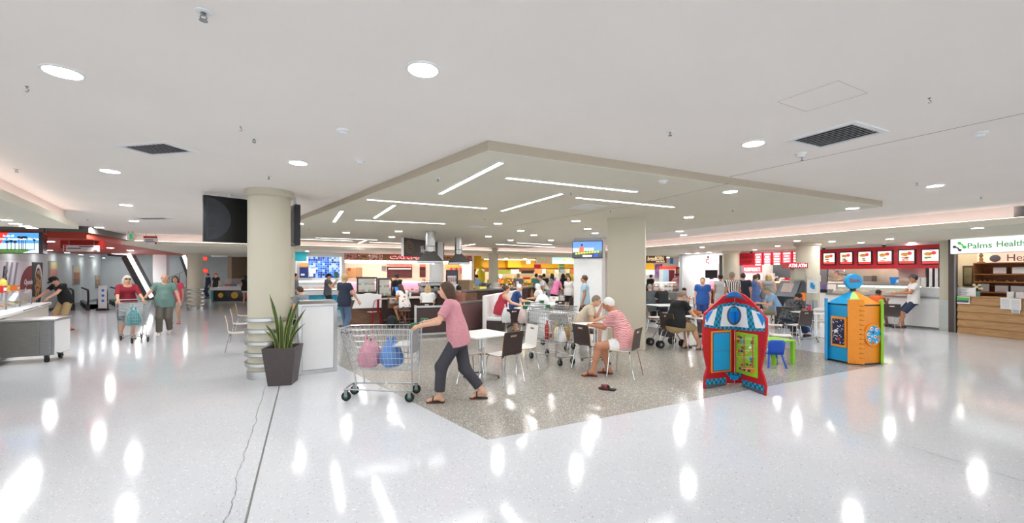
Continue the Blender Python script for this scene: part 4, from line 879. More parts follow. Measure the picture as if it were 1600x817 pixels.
bc = dict(r=M_REDP, k=M_NAVY, y=M_YEL, b=M_RBLUE, g=M_GREEN, w=M_WHITE)
for x, y, c in ((530,40,'r'),(560,55,'k'),(515,75,'y'),(528,100,'r'),(575,104,'b'),(697,108,'r'),(697,125,'g'),(578,178,'r'),(675,180,'w'),(540,215,'r'),(573,220,'k'),(682,222,'y'),(632,248,'y'),(578,262,'y'),(682,312,'b'),(688,347,'g'),(575,385,'r'),(632,380,'g'),(680,388,'r'),(550,430,'k'),(605,450,'k'),(630,460,'y'),(660,460,'k')):
    mb = MB(); mb.ball(p3((x, y), -.045), .019, 10); part('bead', mb, bc[c], rk, True, loc=(pr_.o.x, pr_.o.y, 0), rz=pr_.rz)
panelpart(pl, 'tail_print', cw([(255,618),(318,622),(318,652),(280,645)]), M_CHK, -.005); panelpart(pr_, 'tail_print', cw([(318,622),(372,628),(352,656),(318,652)]), M_CHK, -.005)
panelpart(pl, 'tail_clamp', cw([(287,642),(318,640),(318,668),(287,664)]), M_PBLUE, -.022, bevel=.004); panelpart(pr_, 'tail_clamp', cw([(318,640),(341,645),(341,668),(318,668)]), M_PBLUE, -.022, bevel=.004)
panelpart(pl, 'foot_print', cw([(132,665),(262,652),(262,688),(132,697)]), M_CHK, -.005); panelpart(pl, 'foot_sole', cw([(132,697),(262,688),(256,713),(134,722)]), M_RGREY, -.005)
panelpart(pr_, 'foot_print', cw([(365,665),(505,705),(508,738),(365,700)]), M_CHK, -.005); panelpart(pr_, 'foot_sole', cw([(365,700),(508,738),(508,764),(368,724)]), M_RGREY, -.005)
# ---------------------------------------------------------------- playhouse tower
ph = thing('activity_playhouse', 'blue and orange activity playhouse with a pyramid roof and a blue disc on top', 'playhouse', (6.60, 8.05, 0), R(13))
a = .285; c = .155; zt = 1.13
mb = MB(); mb.slab([(-a+c-.01,-a),(a,-a),(a,a),(-a,a),(-a,-a+c-.01)], 0, .035); part('base_plinth', mb, M_BLACK, ph)
mb = MB(); mb.box(-a, -a+.02, -a+c, a, .03, zt); part('wall_panel', mb, M_PBLUE, ph); mb = MB(); mb.box(-a+c, a, -a, -a+.02, .03, zt); part('wall_panel', mb, M_ORANGE, ph)
mb = MB(); mb.box(a-.02, a, -a, a, .03, zt); part('wall_panel', mb, M_LIME, ph); mb = MB(); mb.box(-a, a, a-.02, a, .03, zt); part('wall_panel', mb, M_ORANGE, ph)
def board(x, y, ang, w, z1, m, nm='corner_post'):
    mb = MB(); ca, sa = math.cos(ang), math.sin(ang); mb.M = Matrix.Translation((x, y, 0)) @ Matrix.Rotation(ang, 4, 'Z'); mb.box(-w/2, w/2, -.02, .02, .02, z1); return part(nm, mb, m, ph, bevel=.006)
board(-a+c/2-.012, -a+c/2-.012, R(-45), .245, 1.225, M_ORANGE); board(-a-.01, a+.01, R(45), .16, 1.22, M_PBLUE); board(a+.01, -a-.01, R(45), .16, 1.22, M_LIME); board(a, a, R(-45), .2, 1.22, M_LIME)
for sgn, f in ((1, [(-a,-a+c),(-a,a)]), (2, [(-a,-a+c),(-a+c,-a)]), (3, [(-a+c,-a),(a,-a)]), (4, [(a,-a),(a,a)]), (5, [(a,a),(-a,a)])):
    mb = MB(); (x0,y0),(x1,y1) = f; A_ = (0,0,1.40); mb.add([(x0,y0,zt),(x1,y1,zt),A_,(x0*.97,y0*.97,zt-.02),(x1*.97,y1*.97,zt-.02),(0,0,1.37)], [(0,1,2),(5,4,3),(0,3,4,1),(1,4,5,2),(2,5,3,0)]); part('roof_segment', mb, {1:M_PBLUE,2:M_LIME,3:M_ORANGE,4:M_ORANGE,5:M_LIME}[sgn], ph)
mb = MB(); mb.box(-a-.004, -a+.03, -a+c, a, zt-.028, zt-.004); mb.box(-a+c, a, -a-.004, -a+.03, zt-.028, zt-.004); part('roof_edge', mb, M_BLACK, ph)
mb = MB(); mb.cyl((0,0,1.37), (0,0,1.43), .045, .05, 14); part('roof_collar', mb, M_BLACK, ph, True)
da = R(-45); dn = Vector((math.sin(da), -math.cos(da), 0)); dn = Vector((-.35, -.94, 0))
mb = MB(); mb.cyl(Vector((0,0,1.555))-dn*.045, Vector((0,0,1.555))+dn*.045, .148, .148, 32); ds = part('roof_disc', mb, M_PBLUE, ph, True, bevel=.008)
mb = MB(); mb.M = Matrix.Translation(Vector((0,0,1.555))+dn*.0465) @ Matrix.Rotation(math.atan2(-dn.x, dn.y)+math.pi, 4, 'Z'); mb.text('Blupie', 0, .03, .075, m=0, bold=.01); part('disc_lettering', mb, M_REDP, ds)
mb = MB(); mb.M = Matrix.Translation(Vector((0,0,1.555))+dn*.0465) @ Matrix.Rotation(math.atan2(-dn.x, dn.y)+math.pi, 4, 'Z'); mb.box(-.1, .1, -.002, .002, -.012, .0); part('disc_underline', mb, M_GREEN, ds)
mb = MB(); mb.M = Matrix.Translation((-a+c/2-.012, -a+c/2-.012, 0)) @ Matrix.Rotation(R(-45), 4, 'Z')
for i in range(12): mb.box(.05, .115 if i % 2 else .125, -.0225, -.02, .13+i*.088, .136+i*.088); 
for i in range(12): mb.box(.052, .075, -.0225, -.02, .139+i*.088, .146+i*.088)
for z in (.06, .62, 1.14): 
    for x in (-.02, .02): mb.cyl((x,-.023,z), (x,-.02,z), .006, .006, 8)
part('height_chart', mb, mat('print_brown', '#7a4a12', .6), ph, kind='stuff')
mb = MB(); mb.box(-a-.03, -a, -.115, .185, .30, .88); w_ = part('window_frame', mb, M_ORANGE, ph, bevel=.006); mb = MB(); mb.box(-a-.034, -a-.029, -.08, .15, .345, .835); part('maze_board', mb, M_NAVY, w_)
rr = random.Random(3); mb = MB()
for i in range(46): y, z = rr.uniform(-.07, .14), rr.uniform(.36, .82); s_ = rr.uniform(.004, .011); mb.box(-a-.037, -a-.033, y-s_, y+s_, z-s_*.7, z+s_*.7)
part('maze_marks', mb, M_WHITE, w_, kind='stuff'); mb = MB(); mb.cyl((-a-.034,.07,.60), (-a-.055,.07,.60), .032, .03, 16); part('maze_knob', mb, M_WHITE, w_, True)
mb = MB(); mb.cyl((-a-.033,.02,.45), (-a-.04,.02,.45), .03, .03, 12); part('maze_knob', mb, M_REDP, w_, True, label='red knob')
cx, cz = .075, .56; mb = MB(); mb.cyl((cx,-a,cz), (cx,-a-.035,cz), .205, .205, 36); g_ = part('game_wheel', mb, M_ORANGE, ph, True, bevel=.006); mb = MB(); mb.cyl((cx,-a-.034,cz), (cx,-a-.039,cz), .168, .168, 32); part('wheel_face', mb, M_PBLUE, g_, True)
for i, (dx, dz, m) in enumerate(((-.06,.12,M_WHITE),(.06,.10,M_WHITE),(-.13,.02,M_WHITE),(.02,-.03,M_WHITE),(.11,-.05,M_ORANGE),(-.11,-.08,M_WHITE),(-.02,-.14,M_ORANGE))):
    mb = MB(); mb.cyl((cx+dx,-a-.039,cz+dz), (cx+dx,-a-.046,cz+dz), .034, .032, 16); o = part('wheel_token', mb, m, g_, True); mb = MB(); mb.cyl((cx+dx,-a-.046,cz+dz), (cx+dx,-a-.05,cz+dz), .016, .014, 12); part('token_centre', mb, M_REDP if i % 2 else M_RGREY, g_, True)
for dx, dz, m in ((-.02,.05,M_NAVY),(-.05,-.02,M_WHITE),(.06,-.13,M_WHITE),(-.11,.1,M_YEL),(.14,.02,M_GREEN)):
    mb = MB(); mb.box(cx+dx-.014, cx+dx+.014, -a-.043, -a-.038, cz+dz-.02, cz+dz+.02); part('wheel_marker', mb, m, g_)
# ---------------------------------------------------------------- children's table and chairs
p = (5.07, 8.03); t = thing('kids_table', 'bright green plastic children table right of the rocket panel', 'table', (*p, .0015), R(12)); mb = MB(); mb.box(-.24, .24, -.24, .24, .42, .45); part('table_top', mb, M_LIME, t, bevel=.01)
for x in (-1, 1):
    for y in (-1, 1): mb = MB(); mb.box(x*.205-.03, x*.205+.03, y*.205-.03, y*.205+.03, 0, .42); part('leg', mb, M_LIME, t, bevel=.008)
def kidchair(p, rz, m, label):
    t = thing('kids_chair', label, 'chair', (*p, .0015), R(rz)); t.scale = (.88,)*3; mb = MB(); mb.box(-.16, .16, -.15, .16, .27, .295); part('seat', mb, m, t, bevel=.012)
    mb = MB(); n = 6; vs = []
    for z, y, w in ((.27,-.16,.15),(.36,-.185,.155),(.46,-.20,.165),(.54,-.215,.16),(.575,-.22,.12)):
        for i in range(n): u = i/(n-1)*2-1; vs.append((u*w, y+.03*u*u, z))
    mb.add(vs, [(j*n+i, j*n+i+1, (j+1)*n+i+1, (j+1)*n+i) for j in range(4) for i in range(n-1)]); o = part('backrest', mb, m, t, True); so = o.modifiers.new('thick', 'SOLIDIFY'); so.thickness = .018
    for x in (-1, 1):
        for y in (-1, 1): mb = MB(); mb.tube([(x*.12, y*.11, .27), (x*.17, y*.2, .012)], .019, 8); mb.cyl((x*.17, y*.2, 0), (x*.17, y*.2, .014), .02, .02, 8); part('leg', mb, m, t, True)
kidchair((4.80, 7.66), -8, mat('kids_blue', '#1d55c4', .35, var=.03), 'small blue plastic children chair at the green table'); kidchair((5.0, 8.36), 170, mat('kids_green', '#4da63c', .35, var=.03), 'small green plastic children chair beyond the green table')
# ---------------------------------------------------------------- planter and bin cabinet by the thick pillar
M_POT = mat('brown_fibre', '#4b4140', .45, var=.12, scale=40)
pt = thing('potted_snake_plant', 'snake plant in a tall tapered dark brown planter against the thick pillar', 'plant', (-3.565, 6.48, 0), R(12))
def frust(b, t, z0, z1): return [(-b,-b,z0),(b,-b,z0),(b,b,z0),(-b,b,z0),(-t,-t,z1),(t,-t,z1),(t,t,z1),(-t,t,z1)]
mb = MB(); mb.add(frust(.165,.232,0,.58)+frust(.20,.205,.52,.58)[4:]+frust(.19,.195,.50,.53)[:4], [(0,3,2,1),(0,1,5,4),(1,2,6,5),(2,3,7,6),(3,0,4,7),(4,5,9,8),(5,6,10,9),(6,7,11,10),(7,4,8,11),(8,9,13,12),(9,10,14,13),(10,11,15,14),(11,8,12,15)]); part('planter', mb, M_POT, pt, bevel=.006)
mb = MB(); mb.slab([(-.198,-.198),(.198,-.198),(.198,.198),(-.198,.198)], .48, .54); part('soil', mb, mat('dark_soil', '#2c241f', .95, var=.3, scale=60, bump=.6), pt)
M_LEAF = mat('snake_leaf', '#4e6b35', .45, kind='stripes', scale=14, col2='#2c4527'); M_LEAFE = mat('leaf_edge', '#b9b25a', .5)
rr = random.Random(5)
for i, (x, y, h, lx, ly, w) in enumerate(((-.05,-.02,.86,-.14,.0,.03),(.03,.0,.70,.10,.02,.034),(.06,-.03,.80,.20,-.02,.034),(.0,-.06,.55,.0,-.08,.034),(-.07,-.05,.40,-.14,-.06,.03),(.09,.03,.62,.22,.05,.034),(.02,.06,.62,.05,.1,.034),(-.02,.05,.48,-.06,.1,.03),(.10,-.05,.42,.26,-.1,.03),(-.04,.0,.34,-.04,-.05,.03),(.05,.04,.66,.14,.0,.03),(-.09,.02,.30,-.2,.03,.026))):
    mb = MB(); n = 9; vs = []; tw = rr.uniform(-.6, .6)
    for j in range(n):
        u = j/(n-1); ww = w*(1.0-.15*u if u < .8 else max(.02, (1-u)*4.2)); a0 = tw+u*.5; cx_, cy_ = x+lx*u*u, y+ly*u*u; z = .53+h*u
        for k in (-1, -.8, 0, .8, 1): vs.append((cx_+math.cos(a0)*ww*k, cy_+math.sin(a0)*ww*k+.012*(1-k*k), z))
    for j in range(n-1):
        for k in range(4): mb.add([vs[j*5+k], vs[j*5+k+1], vs[(j+1)*5+k+1], vs[(j+1)*5+k]], [(0,1,2,3)], 1 if k in (0, 3) else 0)
    part('leaf', mb, [M_LEAF, M_LEAFE], pt, True)
q0 = Vector(gp(466, 587)); q1 = Vector(gp(527, 580)); d = q1-q0; kw = d.length
bc_ = thing('bin_cabinet', 'white panelled bin cabinet with a brushed steel frame beside the snake plant', 'cabinet', (q0.x, q0.y, 0), math.atan2(d.y, d.x))
H_ = 1.22; mb = MB(); mb.box(.05, kw-.05, .02, .45, .03, H_-.06); part('carcass', mb, M_WHITE, bc_)
for x in (0, kw-.055): mb = MB(); mb.box(x, x+.055, -.005, .47, 0, H_-.03); part('corner_post', mb, M_STEEL, bc_, bevel=.004)
mb = MB(); mb.box(.055, kw-.055, -.002, .03, .0, .07); part('base_rail', mb, M_STEEL, bc_); mb = MB(); mb.add([(-.005,-.02,H_-.03),(kw+.005,-.02,H_-.03),(kw+.005,.49,H_-.03),(-.005,.49,H_-.03),(.03,.06,H_+.02),(kw-.03,.06,H_+.02),(kw-.03,.42,H_+.02),(.03,.42,H_+.02),(-.005,-.02,H_-.06),(kw+.005,-.02,H_-.06),(kw+.005,.49,H_-.06),(-.005,.49,H_-.06)], [(8,11,10,9),(8,9,1,0),(9,10,2,1),(10,11,3,2),(11,8,0,3),(0,1,5,4),(1,2,6,5),(2,3,7,6),(3,0,4,7),(4,5,6,7)]); part('top_cap', mb, M_STEEL, bc_)
mb = MB(); mb.box(.06, kw-.06, .004, .021, .075, H_-.065); part('front_panel', mb, M_WHITE, bc_, bevel=.003)
# ---------------------------------------------------------------- black hanging screens on the thick pillar
M_SCR = mat('black_screen', '#0b0d10', .22, var=.2); M_SCRG = mat('screen_grey', '#2a3038', .4, var=.1)
def hang_screen(p, q, z0, z1, label, face):
    d = Vector(q)-Vector(p); L = d.length; t = thing('hanging_screen', label, 'screen', (p[0], p[1], 0), math.atan2(d.y, d.x))
    mb = MB(); mb.box(0, L, 0, .09, z0, z1); part('casing', mb, M_BLACK, t, bevel=.006); mb = MB(); mb.box(.012, L-.012, -.003, 0, z0+.02, z1-.012); part('screen_glass', mb, M_SCR, t)
    mb = MB(); r_ = (z1-z0)*.46; zc = (z0+z1)/2; x0 = .03 if face > 0 else L-.03
    arc = [(x0+face*r_*1.0*math.cos(th), zc+r_*math.sin(th)) for th in np.linspace(-math.pi/2, math.pi/2, 20)]; mb.prism(arc if face > 0 else arc[::-1], -.006, -.003); e_ = part('speaker_arc', mb, M_SCRG, t)
    for k, (zz, up) in enumerate(((.24,0),(.1,1),(-.09,0),(-.25,1))):
        mb = MB()
        for i in range(9):
            w = .02+.14*(i/8 if up else 1-i/8)*.9; z = zc+zz+(i-4)*.0135; mb.box(x0+face*.03 if face > 0 else x0-.03-w, x0+.03+w if face > 0 else x0-.03, -.0085, -.006, z, z+.007)
        part('speaker_grille', mb, M_BLACK, t)
    mb = MB(); mb.box(L*.3, L*.8, .03, .08, z1, z1+.03); mb.cyl((L*.5,.05,z1+.03), (L*.5,.05,ZC), .025, .025, 10); part('ceiling_mount', mb, M_WHITE, t)
a = W(318, 340, 6.95); b = W(398, 340, 7.5); hang_screen((a.x,a.y), (b.x,b.y), EYE-(377-HZ)*-1*6.95/FPX*-1+0 if False else EYE+51/FPX*6.95, EYE+124/FPX*6.95, 'big black screen hanging left of the thick pillar', 1)
a = W(451.5, 340, 7.62); b = W(461, 340, 7.3); hang_screen((a.x,a.y), (b.x,b.y), EYE+44/FPX*7.5, EYE+106/FPX*7.5, 'narrow edge of a second black screen right of the thick pillar', -1)
# ---------------------------------------------------------------- left side: wall with murals, screen, food counter, escalators
LW = Wall((-20.95, 18.7), R(125.4))
mb = MB(); mb.box(-12, 21, 0, .15, 0, ZC); struct('wall_left', mb, M_GREYW, loc=(LW.o.x, LW.o.y, 0), rz=LW.rz)
mb = MB(); mb.box(-12, 21, -.012, 0, 0, .12); struct('baseboard_left', mb, M_STEELD, loc=(LW.o.x, LW.o.y, 0), rz=LW.rz)
mb = MB(); mb.box(-14, -3.2, 0, .2, 0, ZC); q = uv(0, 37); struct('wall_back_left', mb, M_GREYW, loc=(q.x, q.y, 0), rz=GA)
def onwall(w, name, label, cat, px, parts_, depth=.02, group=None, y=0):
    """flat framed thing on a wall plane; parts_: list of (name, material, inset rectangle in 0..1)"""
    x0, x1, z0, z1 = w.rect(*px, y=y); p = w.pt((x0+x1)/2, y); t = thing(name, label, cat, (p.x, p.y, z0), w.rz, group); hw = (x1-x0)/2; h = z1-z0
    for i, (nm, m, (a, b, c, d)) in enumerate(parts_):
        mb = MB(); mb.box(-hw+2*hw*a, -hw+2*hw*b, -depth-.003*i, 0 if i == 0 else -depth, h*c, h*d); part(nm, mb, m, t)
    return t, hw, h
M_MURAL = mat('mural_white', '#d9d8de', .6, var=.05); M_MGREY = mat('mural_grey', '#8e8b96', .6, var=.08); M_MRED = mat('mural_maroon', '#7d2027', .6, var=.05); M_MBLK = mat('mural_black', '#2b2728', .6, var=.1); M_TAN = mat('food_tan', '#b9854f', .7, var=.2, scale=30)
x0, x1, z0, z1 = LW.rect(-60, 407, 66, 478); p = LW.pt(x0, 0); L = x1-x0
t = thing('wall_mural', 'large printed mural with a maroon disc and a bowl of food behind the left counter', 'mural', (p.x, p.y, .75), LW.rz)
mb = MB(); H = z1-.75; mb.box(0, L, -.012, 0, 0, H); part('backing', mb, M_MURAL, t)
def lx(px, py=440): return LW.xz(px, py)[0]-x0
mb = MB(); mb.box(lx(49), L, -.016, -.012, 0, H); part('black_panel', mb, M_MBLK, t)
def disc(mb, cx, cz, rx, rz_, y0, y1, n=28, t0=0, t1=2*math.pi): mb.prism([(cx+rx*math.cos(u), cz+rz_*math.sin(u)) for u in np.linspace(t0, t1, n, endpoint=t1-t0 < 6.2)], y0, y1)
mb = MB(); disc(mb, lx(49), .35, lx(49)-lx(30), .95, -.018, -.0165, t0=math.pi/2, t1=3*math.pi/2); part('maroon_disc', mb, M_MRED, t)
mb = MB(); disc(mb, lx(59.5), .45, lx(65.5)-lx(59.5), .92, -.020, -.0165); part('bowl_rim', mb, M_MURAL, t); mb = MB(); disc(mb, lx(58.7), .40, lx(64)-lx(58.7), .82, -.022, -.02); bw = part('bowl', mb, M_MBLK, t)
rr = random.Random(9); mb = MB()
for i in range(34): a_ = rr.uniform(0, 6.28); q = math.sqrt(rr.random())*.85; mb.ball((lx(58.7)+(lx(64)-lx(58.7))*q*math.cos(a_), -.024, .40+.82*q*math.sin(a_)), (.07, .01, .09), 8)
part('printed_food', mb, M_TAN, t, kind='stuff')
for k, (xx, m) in enumerate(((8, M_MGREY), (16, M_MGREY), (24, M_MGREY))):
    mb = MB(); c = lx(xx); mb.prism([(c-.5,0),(c-.32,0),(c+.25,H-.05),(c+.05,H-.05)], -.016, -.012); part('printed_stripe', mb, m, t)
mb = MB(); mb.text('R', lx(6), H*.62, .85, y=-.014, depth=.004, bold=.02, shear=.25); part('lettering', mb, M_MBLK, t)
mb = MB(); mb.text('Openin', lx(43), .62, .3, y=-.021, depth=.004, width=.9, shear=.3, bold=.01); part('lettering', mb, M_WHITE, t); mb = MB(); mb.text('Soon', lx(42), .28, .3, y=-.021, depth=.004, width=.7, shear=.3, bold=.01); part('lettering', mb, M_WHITE, t)
for i, (pxs, m1, m2, m3) in enumerate((((75,408,89,444), '#c9c08e', '#c98f80', '#dbb6ae'), ((113,415,124,446), '#d9c9a5', '#b97a55', '#8a6b52'), ((148,430,156,450), '#c4a987', '#a58b6e', '#8f7a63'))):
    onwall(LW, 'framed_poster', ['framed poster nearest the mural on the grey left wall', 'framed poster above the man in the black cap, middle of the grey wall', 'small framed poster at the escalator end of the grey wall'][i], 'poster', pxs,
       [('frame', M_STEEL, (0,1,0,1)), ('print', mat('poster_a%d'%i, m1, .5, var=.1), (.08,.92,.66,.96)), ('print', mat('poster_b%d'%i, m2, .5, var=.15), (.08,.92,.34,.66)), ('print', mat('poster_c%d'%i, m3, .5, var=.1), (.08,.92,.04,.34))], .03)
# ceiling hung television, its picture to the right of the frame edge
ty = 10.6; A_ = W(-8, 380, ty); B_ = W(62, 380, ty+.15); d = B_-A_; L = d.xy.length; zt_ = EYE+66/FPX*ty; zb_ = EYE+32/FPX*ty
t = thing('hanging_television', 'television hung over the left food counter showing palms by the sea', 'television', (A_.x, A_.y, zb_), math.atan2(d.y, d.x)); Ht = zt_-zb_
M_SKY = mat('screen_sky', '#4f9be8', .4, emit=.9, var=.05); M_HAZE = mat('screen_haze', '#cfe2f2', .4, emit=.9, var=.05); M_GRASS = mat('screen_grass', '#5d8a3c', .4, emit=.6, var=.2); M_PALM = mat('screen_palm', '#20302c', .5, emit=.1); M_SRED = mat('screen_red', '#e23a35', .4, emit=.9, var=.02); M_SWH = mat('screen_white', '#ffffff', .4, emit=1.0, var=0)
mb = MB(); mb.box(0, L, 0, .07, 0, Ht); part('casing', mb, M_BLACK, t, bevel=.006); mb = MB(); mb.box(.02, L-.02, -.003, 0, .02, Ht-.02); sc = part('screen', mb, M_SKY, t)
mb = MB(); mb.box(.02, L-.02, -.004, -.003, .12, .27); part('screen_haze', mb, M_HAZE, sc); mb = MB(); mb.box(.02, L*.75, -.005, -.003, .02, .12); part('screen_lawn', mb, M_GRASS, sc); mb = MB(); mb.prism([(L*.62,.02),(L-.02,.02),(L-.02,.13)], -.006, -.004); part('screen_corner', mb, M_SWH, sc)
mb = MB(); mb.prism([(.02,Ht-.02),(.02,.22),(.12,.25),(.30,Ht-.02)], -.006, -.004); part('screen_red_corner', mb, M_SRED, sc)
for x, h in ((.30,.30),(.40,.32),(.50,.30),(.60,.42),(.66,.40),(.70,.42),(.76,.42),(.98,.36)): mb = MB(); mb.box(x*L/1.12, x*L/1.12+.012, -.007, -.004, .08, h); mb.ball((x*L/1.12+.006, -.006, h), (.045, .004, .03), 8); part('palm', mb, M_PALM, sc)
mb = MB(); mb.text('le on all', .30, Ht-.10, .075, y=-.007, depth=.003, bold=.02); part('lettering', mb, M_SWH, sc); mb = MB(); mb.text('gin Australia flights*', .58, Ht-.18, .075, y=-.007, depth=.003, bold=.02, width=.95); part('lettering', mb, M_SWH, sc)
p = W(67, 380, 10.75); q = W(74, 380, 11.4); d = q-p; t = thing('hanging_television', 'black second television beside the palm screen, seen nearly edge on', 'television', (p.x, p.y, zb_), math.atan2(d.y, d.x)); mb = MB(); mb.box(0, d.xy.length, 0, .07, 0, Ht); part('casing', mb, M_BLACK, t, bevel=.006); mb = MB(); mb.box(.02, d.xy.length-.02, -.003, 0, .02, Ht-.02); part('screen', mb, M_SCR, t)
for x in (30, 66): p = W(x, 360, 10.75); mb = MB(); mb.cyl((0,0,zt_-.02), (0,0,ZC if x > 60 else ZL+.01), .018, .018, 8); single('television_bracket', mb, M_BLACK, 'black ceiling bracket %s' % ('above the palm screen' if x < 60 else 'between the two left televisions'), 'bracket', (p.x, p.y+.06, 0))
# food counter: runs along the left corridor
a = Vector(gp(76, 524)); CB = a; z_c = .92; ld = LD; cr = math.atan2(-ld.y, -ld.x)      # local x toward the viewer's left-front, local y = right-hand side seen from there
fc = thing('food_counter', 'pale glass fronted food counter running off the left edge', 'counter', (a.x, a.y, 0), cr)
M_CTR = mat('counter_beige', '#d8d2c6', .45, var=.03)
mb = MB(); mb.box(0, 6.5, -.72, 0, .08, .86); part('counter_body', mb, M_CTR, fc); mb = MB(); mb.box(-.03, 6.5, -.76, .05, .86, .92); part('counter_top', mb, M_WHITE, fc, bevel=.006); mb = MB(); mb.box(0, 6.5, -.70, -.03, 0, .08); part('kick_plate', mb, M_BLACK, fc)
mb = MB(); mb.box(.25, 1.4, .048, .058, .895, .908); mb.box(1.7, 3.2, .048, .058, .895, .908); part('tray_rail', mb, M_BLACK, fc)
mb = MB()
for (x0_, x1_, y0_, y1_, z0_, z1_) in ((.7,5.5,-.22,-.212,.92,1.26),(.7,.708,-.62,-.22,.92,1.30),(.7,5.5,-.62,-.21,1.28,1.292)): mb.box(x0_, x1_, y0_, y1_, z0_, z1_)
part('glass_case', mb, M_GLASS, fc); 
for x in (.7, 1.9, 3.1, 4.3): mb = MB(); mb.box(x-.012, x+.012, -.225, -.2, .92, 1.29); part('glass_post', mb, M_STEELD, fc)
rr = random.Random(4)
for i in range(12):
    c = ['#d8b15a', '#b3452e', '#7f9a3f', '#e4dcc0', '#c58a3a'][i % 5]; xx = .85+i*.34; w_ = fc.matrix_basis if False else None
    pos = Vector((a.x, a.y, 0))+Vector((math.cos(cr)*xx-math.sin(cr)*-.42, math.sin(cr)*xx+math.cos(cr)*-.42, .922))
    t = thing('food_tray', 'steel food tray in the left counter, %s' % (['first','second','third','fourth','fifth','sixth','seventh','eighth','ninth','tenth','eleventh','twelfth'][i]+' from the man in the cap'), 'tray', pos, cr, 'food trays in the left counter')
    mb = MB(); mb.box(-.14, .14, -.16, .16, 0, .06); part('tray', mb, M_STEEL, t); mb = MB(); mb.ball((0,0,.06), (.125,.14,.05), 10); part('food', mb, mat('food_'+c[1:], c, .7, var=.25, scale=40), t, True, kind='stuff')
def on_ctr(x, y, z): return Vector((a.x+math.cos(cr)*x-math.sin(cr)*y, a.y+math.sin(cr)*x+math.cos(cr)*y, z))
carton(on_ctr(1.35, -.42, 1.293), .3, .2, .13, mat('box_orange', '#e8792b', .5), M_WHITE, 'orange carton on the glass case nearest the man in the cap', cr)
carton(on_ctr(2.25, -.42, 1.293), .24, .2, .14, mat('box_yellow', '#f0d21f', .5), M_YEL, 'yellow carton in the middle of the glass case', cr); bottle('jug', on_ctr(2.22, -.42, 1.434), .07, .17, mat('pale_yellow', '#e3dc72', .4), M_YEL, 'pale yellow jug on the yellow carton', 'jug')
carton(on_ctr(2.95, -.36, 1.293), .34, .22, .15, M_REDP, M_WHITE, 'red carton on the glass case beside the yellow one', cr); carton(on_ctr(2.62, -.52, 1.293), .3, .16, .2, mat('box_amber', '#d0732c', .5), M_YEL, 'amber carton behind the red one on the glass case', cr)
carton(on_ctr(3.5, -.4, 1.293), .3, .22, .2, mat('box_maroon', '#8c3526', .5), M_ORANGE, 'brown red carton at the frame edge on the glass case', cr)
# stainless cart on castors
p1 = Vector((-9.25+ .0, 8.2)); p1 = Vector(gp(84, 566)); sc_ = thing('stainless_cart', 'long stainless steel cart on castors in the left foreground', 'cart', (p1.x, p1.y, 0), GA)
mb = MB(); mb.box(-3.2, 0, 0, .62, .14, .80); part('cart_body', mb, M_STEELD, sc_, bevel=.006); mb = MB(); mb.box(-3.25, .03, -.03, .66, .80, .84); part('cart_top', mb, M_STEEL, sc_, bevel=.01)
mb = MB(); mb.box(.0, .006, .02, .60, .15, .79); part('end_panel', mb, M_WHITE, sc_); mb = MB(); mb.box(-3.2, .0, -.012, 0, .70, .79); part('front_rail', mb, M_STEELD, sc_)
for x in (-.22, -.05, -1.9): mb = MB(); mb.box(x-.02, x+.02, -.014, 0, .14, .80); part('upright', mb, M_STEELD, sc_, bevel=.004)
for x, y in ((-.12,.06),(-.12,.56),(-1.55,.06),(-1.5,.56),(-3.0,.06)):
    mb = MB(); mb.cyl((x-.02,y,.055), (x+.02,y,.055), .055, .055, 18); w_ = part('castor_wheel', mb, M_RUBBER, sc_, True); mb = MB(); mb.box(x-.03, x+.03, y-.03, y+.03, .10, .142); part('castor_fork', mb, M_BLACK, w_)
mb = MB(); mb.tube([(.0,.10,.17),(.07,.10,.15),(.10,.10,.11)], .012, 6); part('brake_lever', mb, M_BLACK, sc_, True)
# ---------------------------------------------------------------- escalators
def beam(a, b, label, w=.5, th=.32):
    a = Vector(a); b = Vector(b); d = (b-a); L = d.length; t = thing('sloping_light_beam', label, 'light', a); ex = d.normalized(); up = Vector((0,0,1)); sd = ex.cross(Vector((0,1,0))).normalized(); dep = Vector((0,1,0))
    mb = MB(); n = sd if sd.x < 0 else -sd
    vs = [a, b, b+n*th, a+n*th]; vs = vs+[v+dep*w for v in vs]; vs = [v-a for v in vs]; mb.add(vs, [(0,1,2,3),(7,6,5,4),(0,4,5,1),(1,5,6,2),(2,6,7,3),(3,7,4,0)]); part('beam', mb, mat('beam_grey', '#55595a', .6, var=.05), t)
    mb = MB(); q = [a-dep*.01, b-dep*.01, b-dep*.01-n*.14, a-dep*.01-n*.14]; q = q+[v+dep*.08 for v in q]; q = [v-a for v in q]; mb.add(q, [(0,1,2,3),(7,6,5,4),(0,4,5,1),(1,5,6,2),(2,6,7,3),(3,7,4,0)]); part('diffuser', mb, mat('beam_lens', '#ffffff', .5, emit=9, var=0), t)
beam(W(198, 398, 21), W(234, 465, 21), 'long sloping light beam over the escalators behind the woman in red'); beam(W(285, 400, 25), W(298, 436, 25), 'short far sloping light beam left of the banded far column', .4, .2)
beam(W(168, 396, 21), W(196, 398, 21), 'short level light at the top of the long sloping beam', .4, .12)
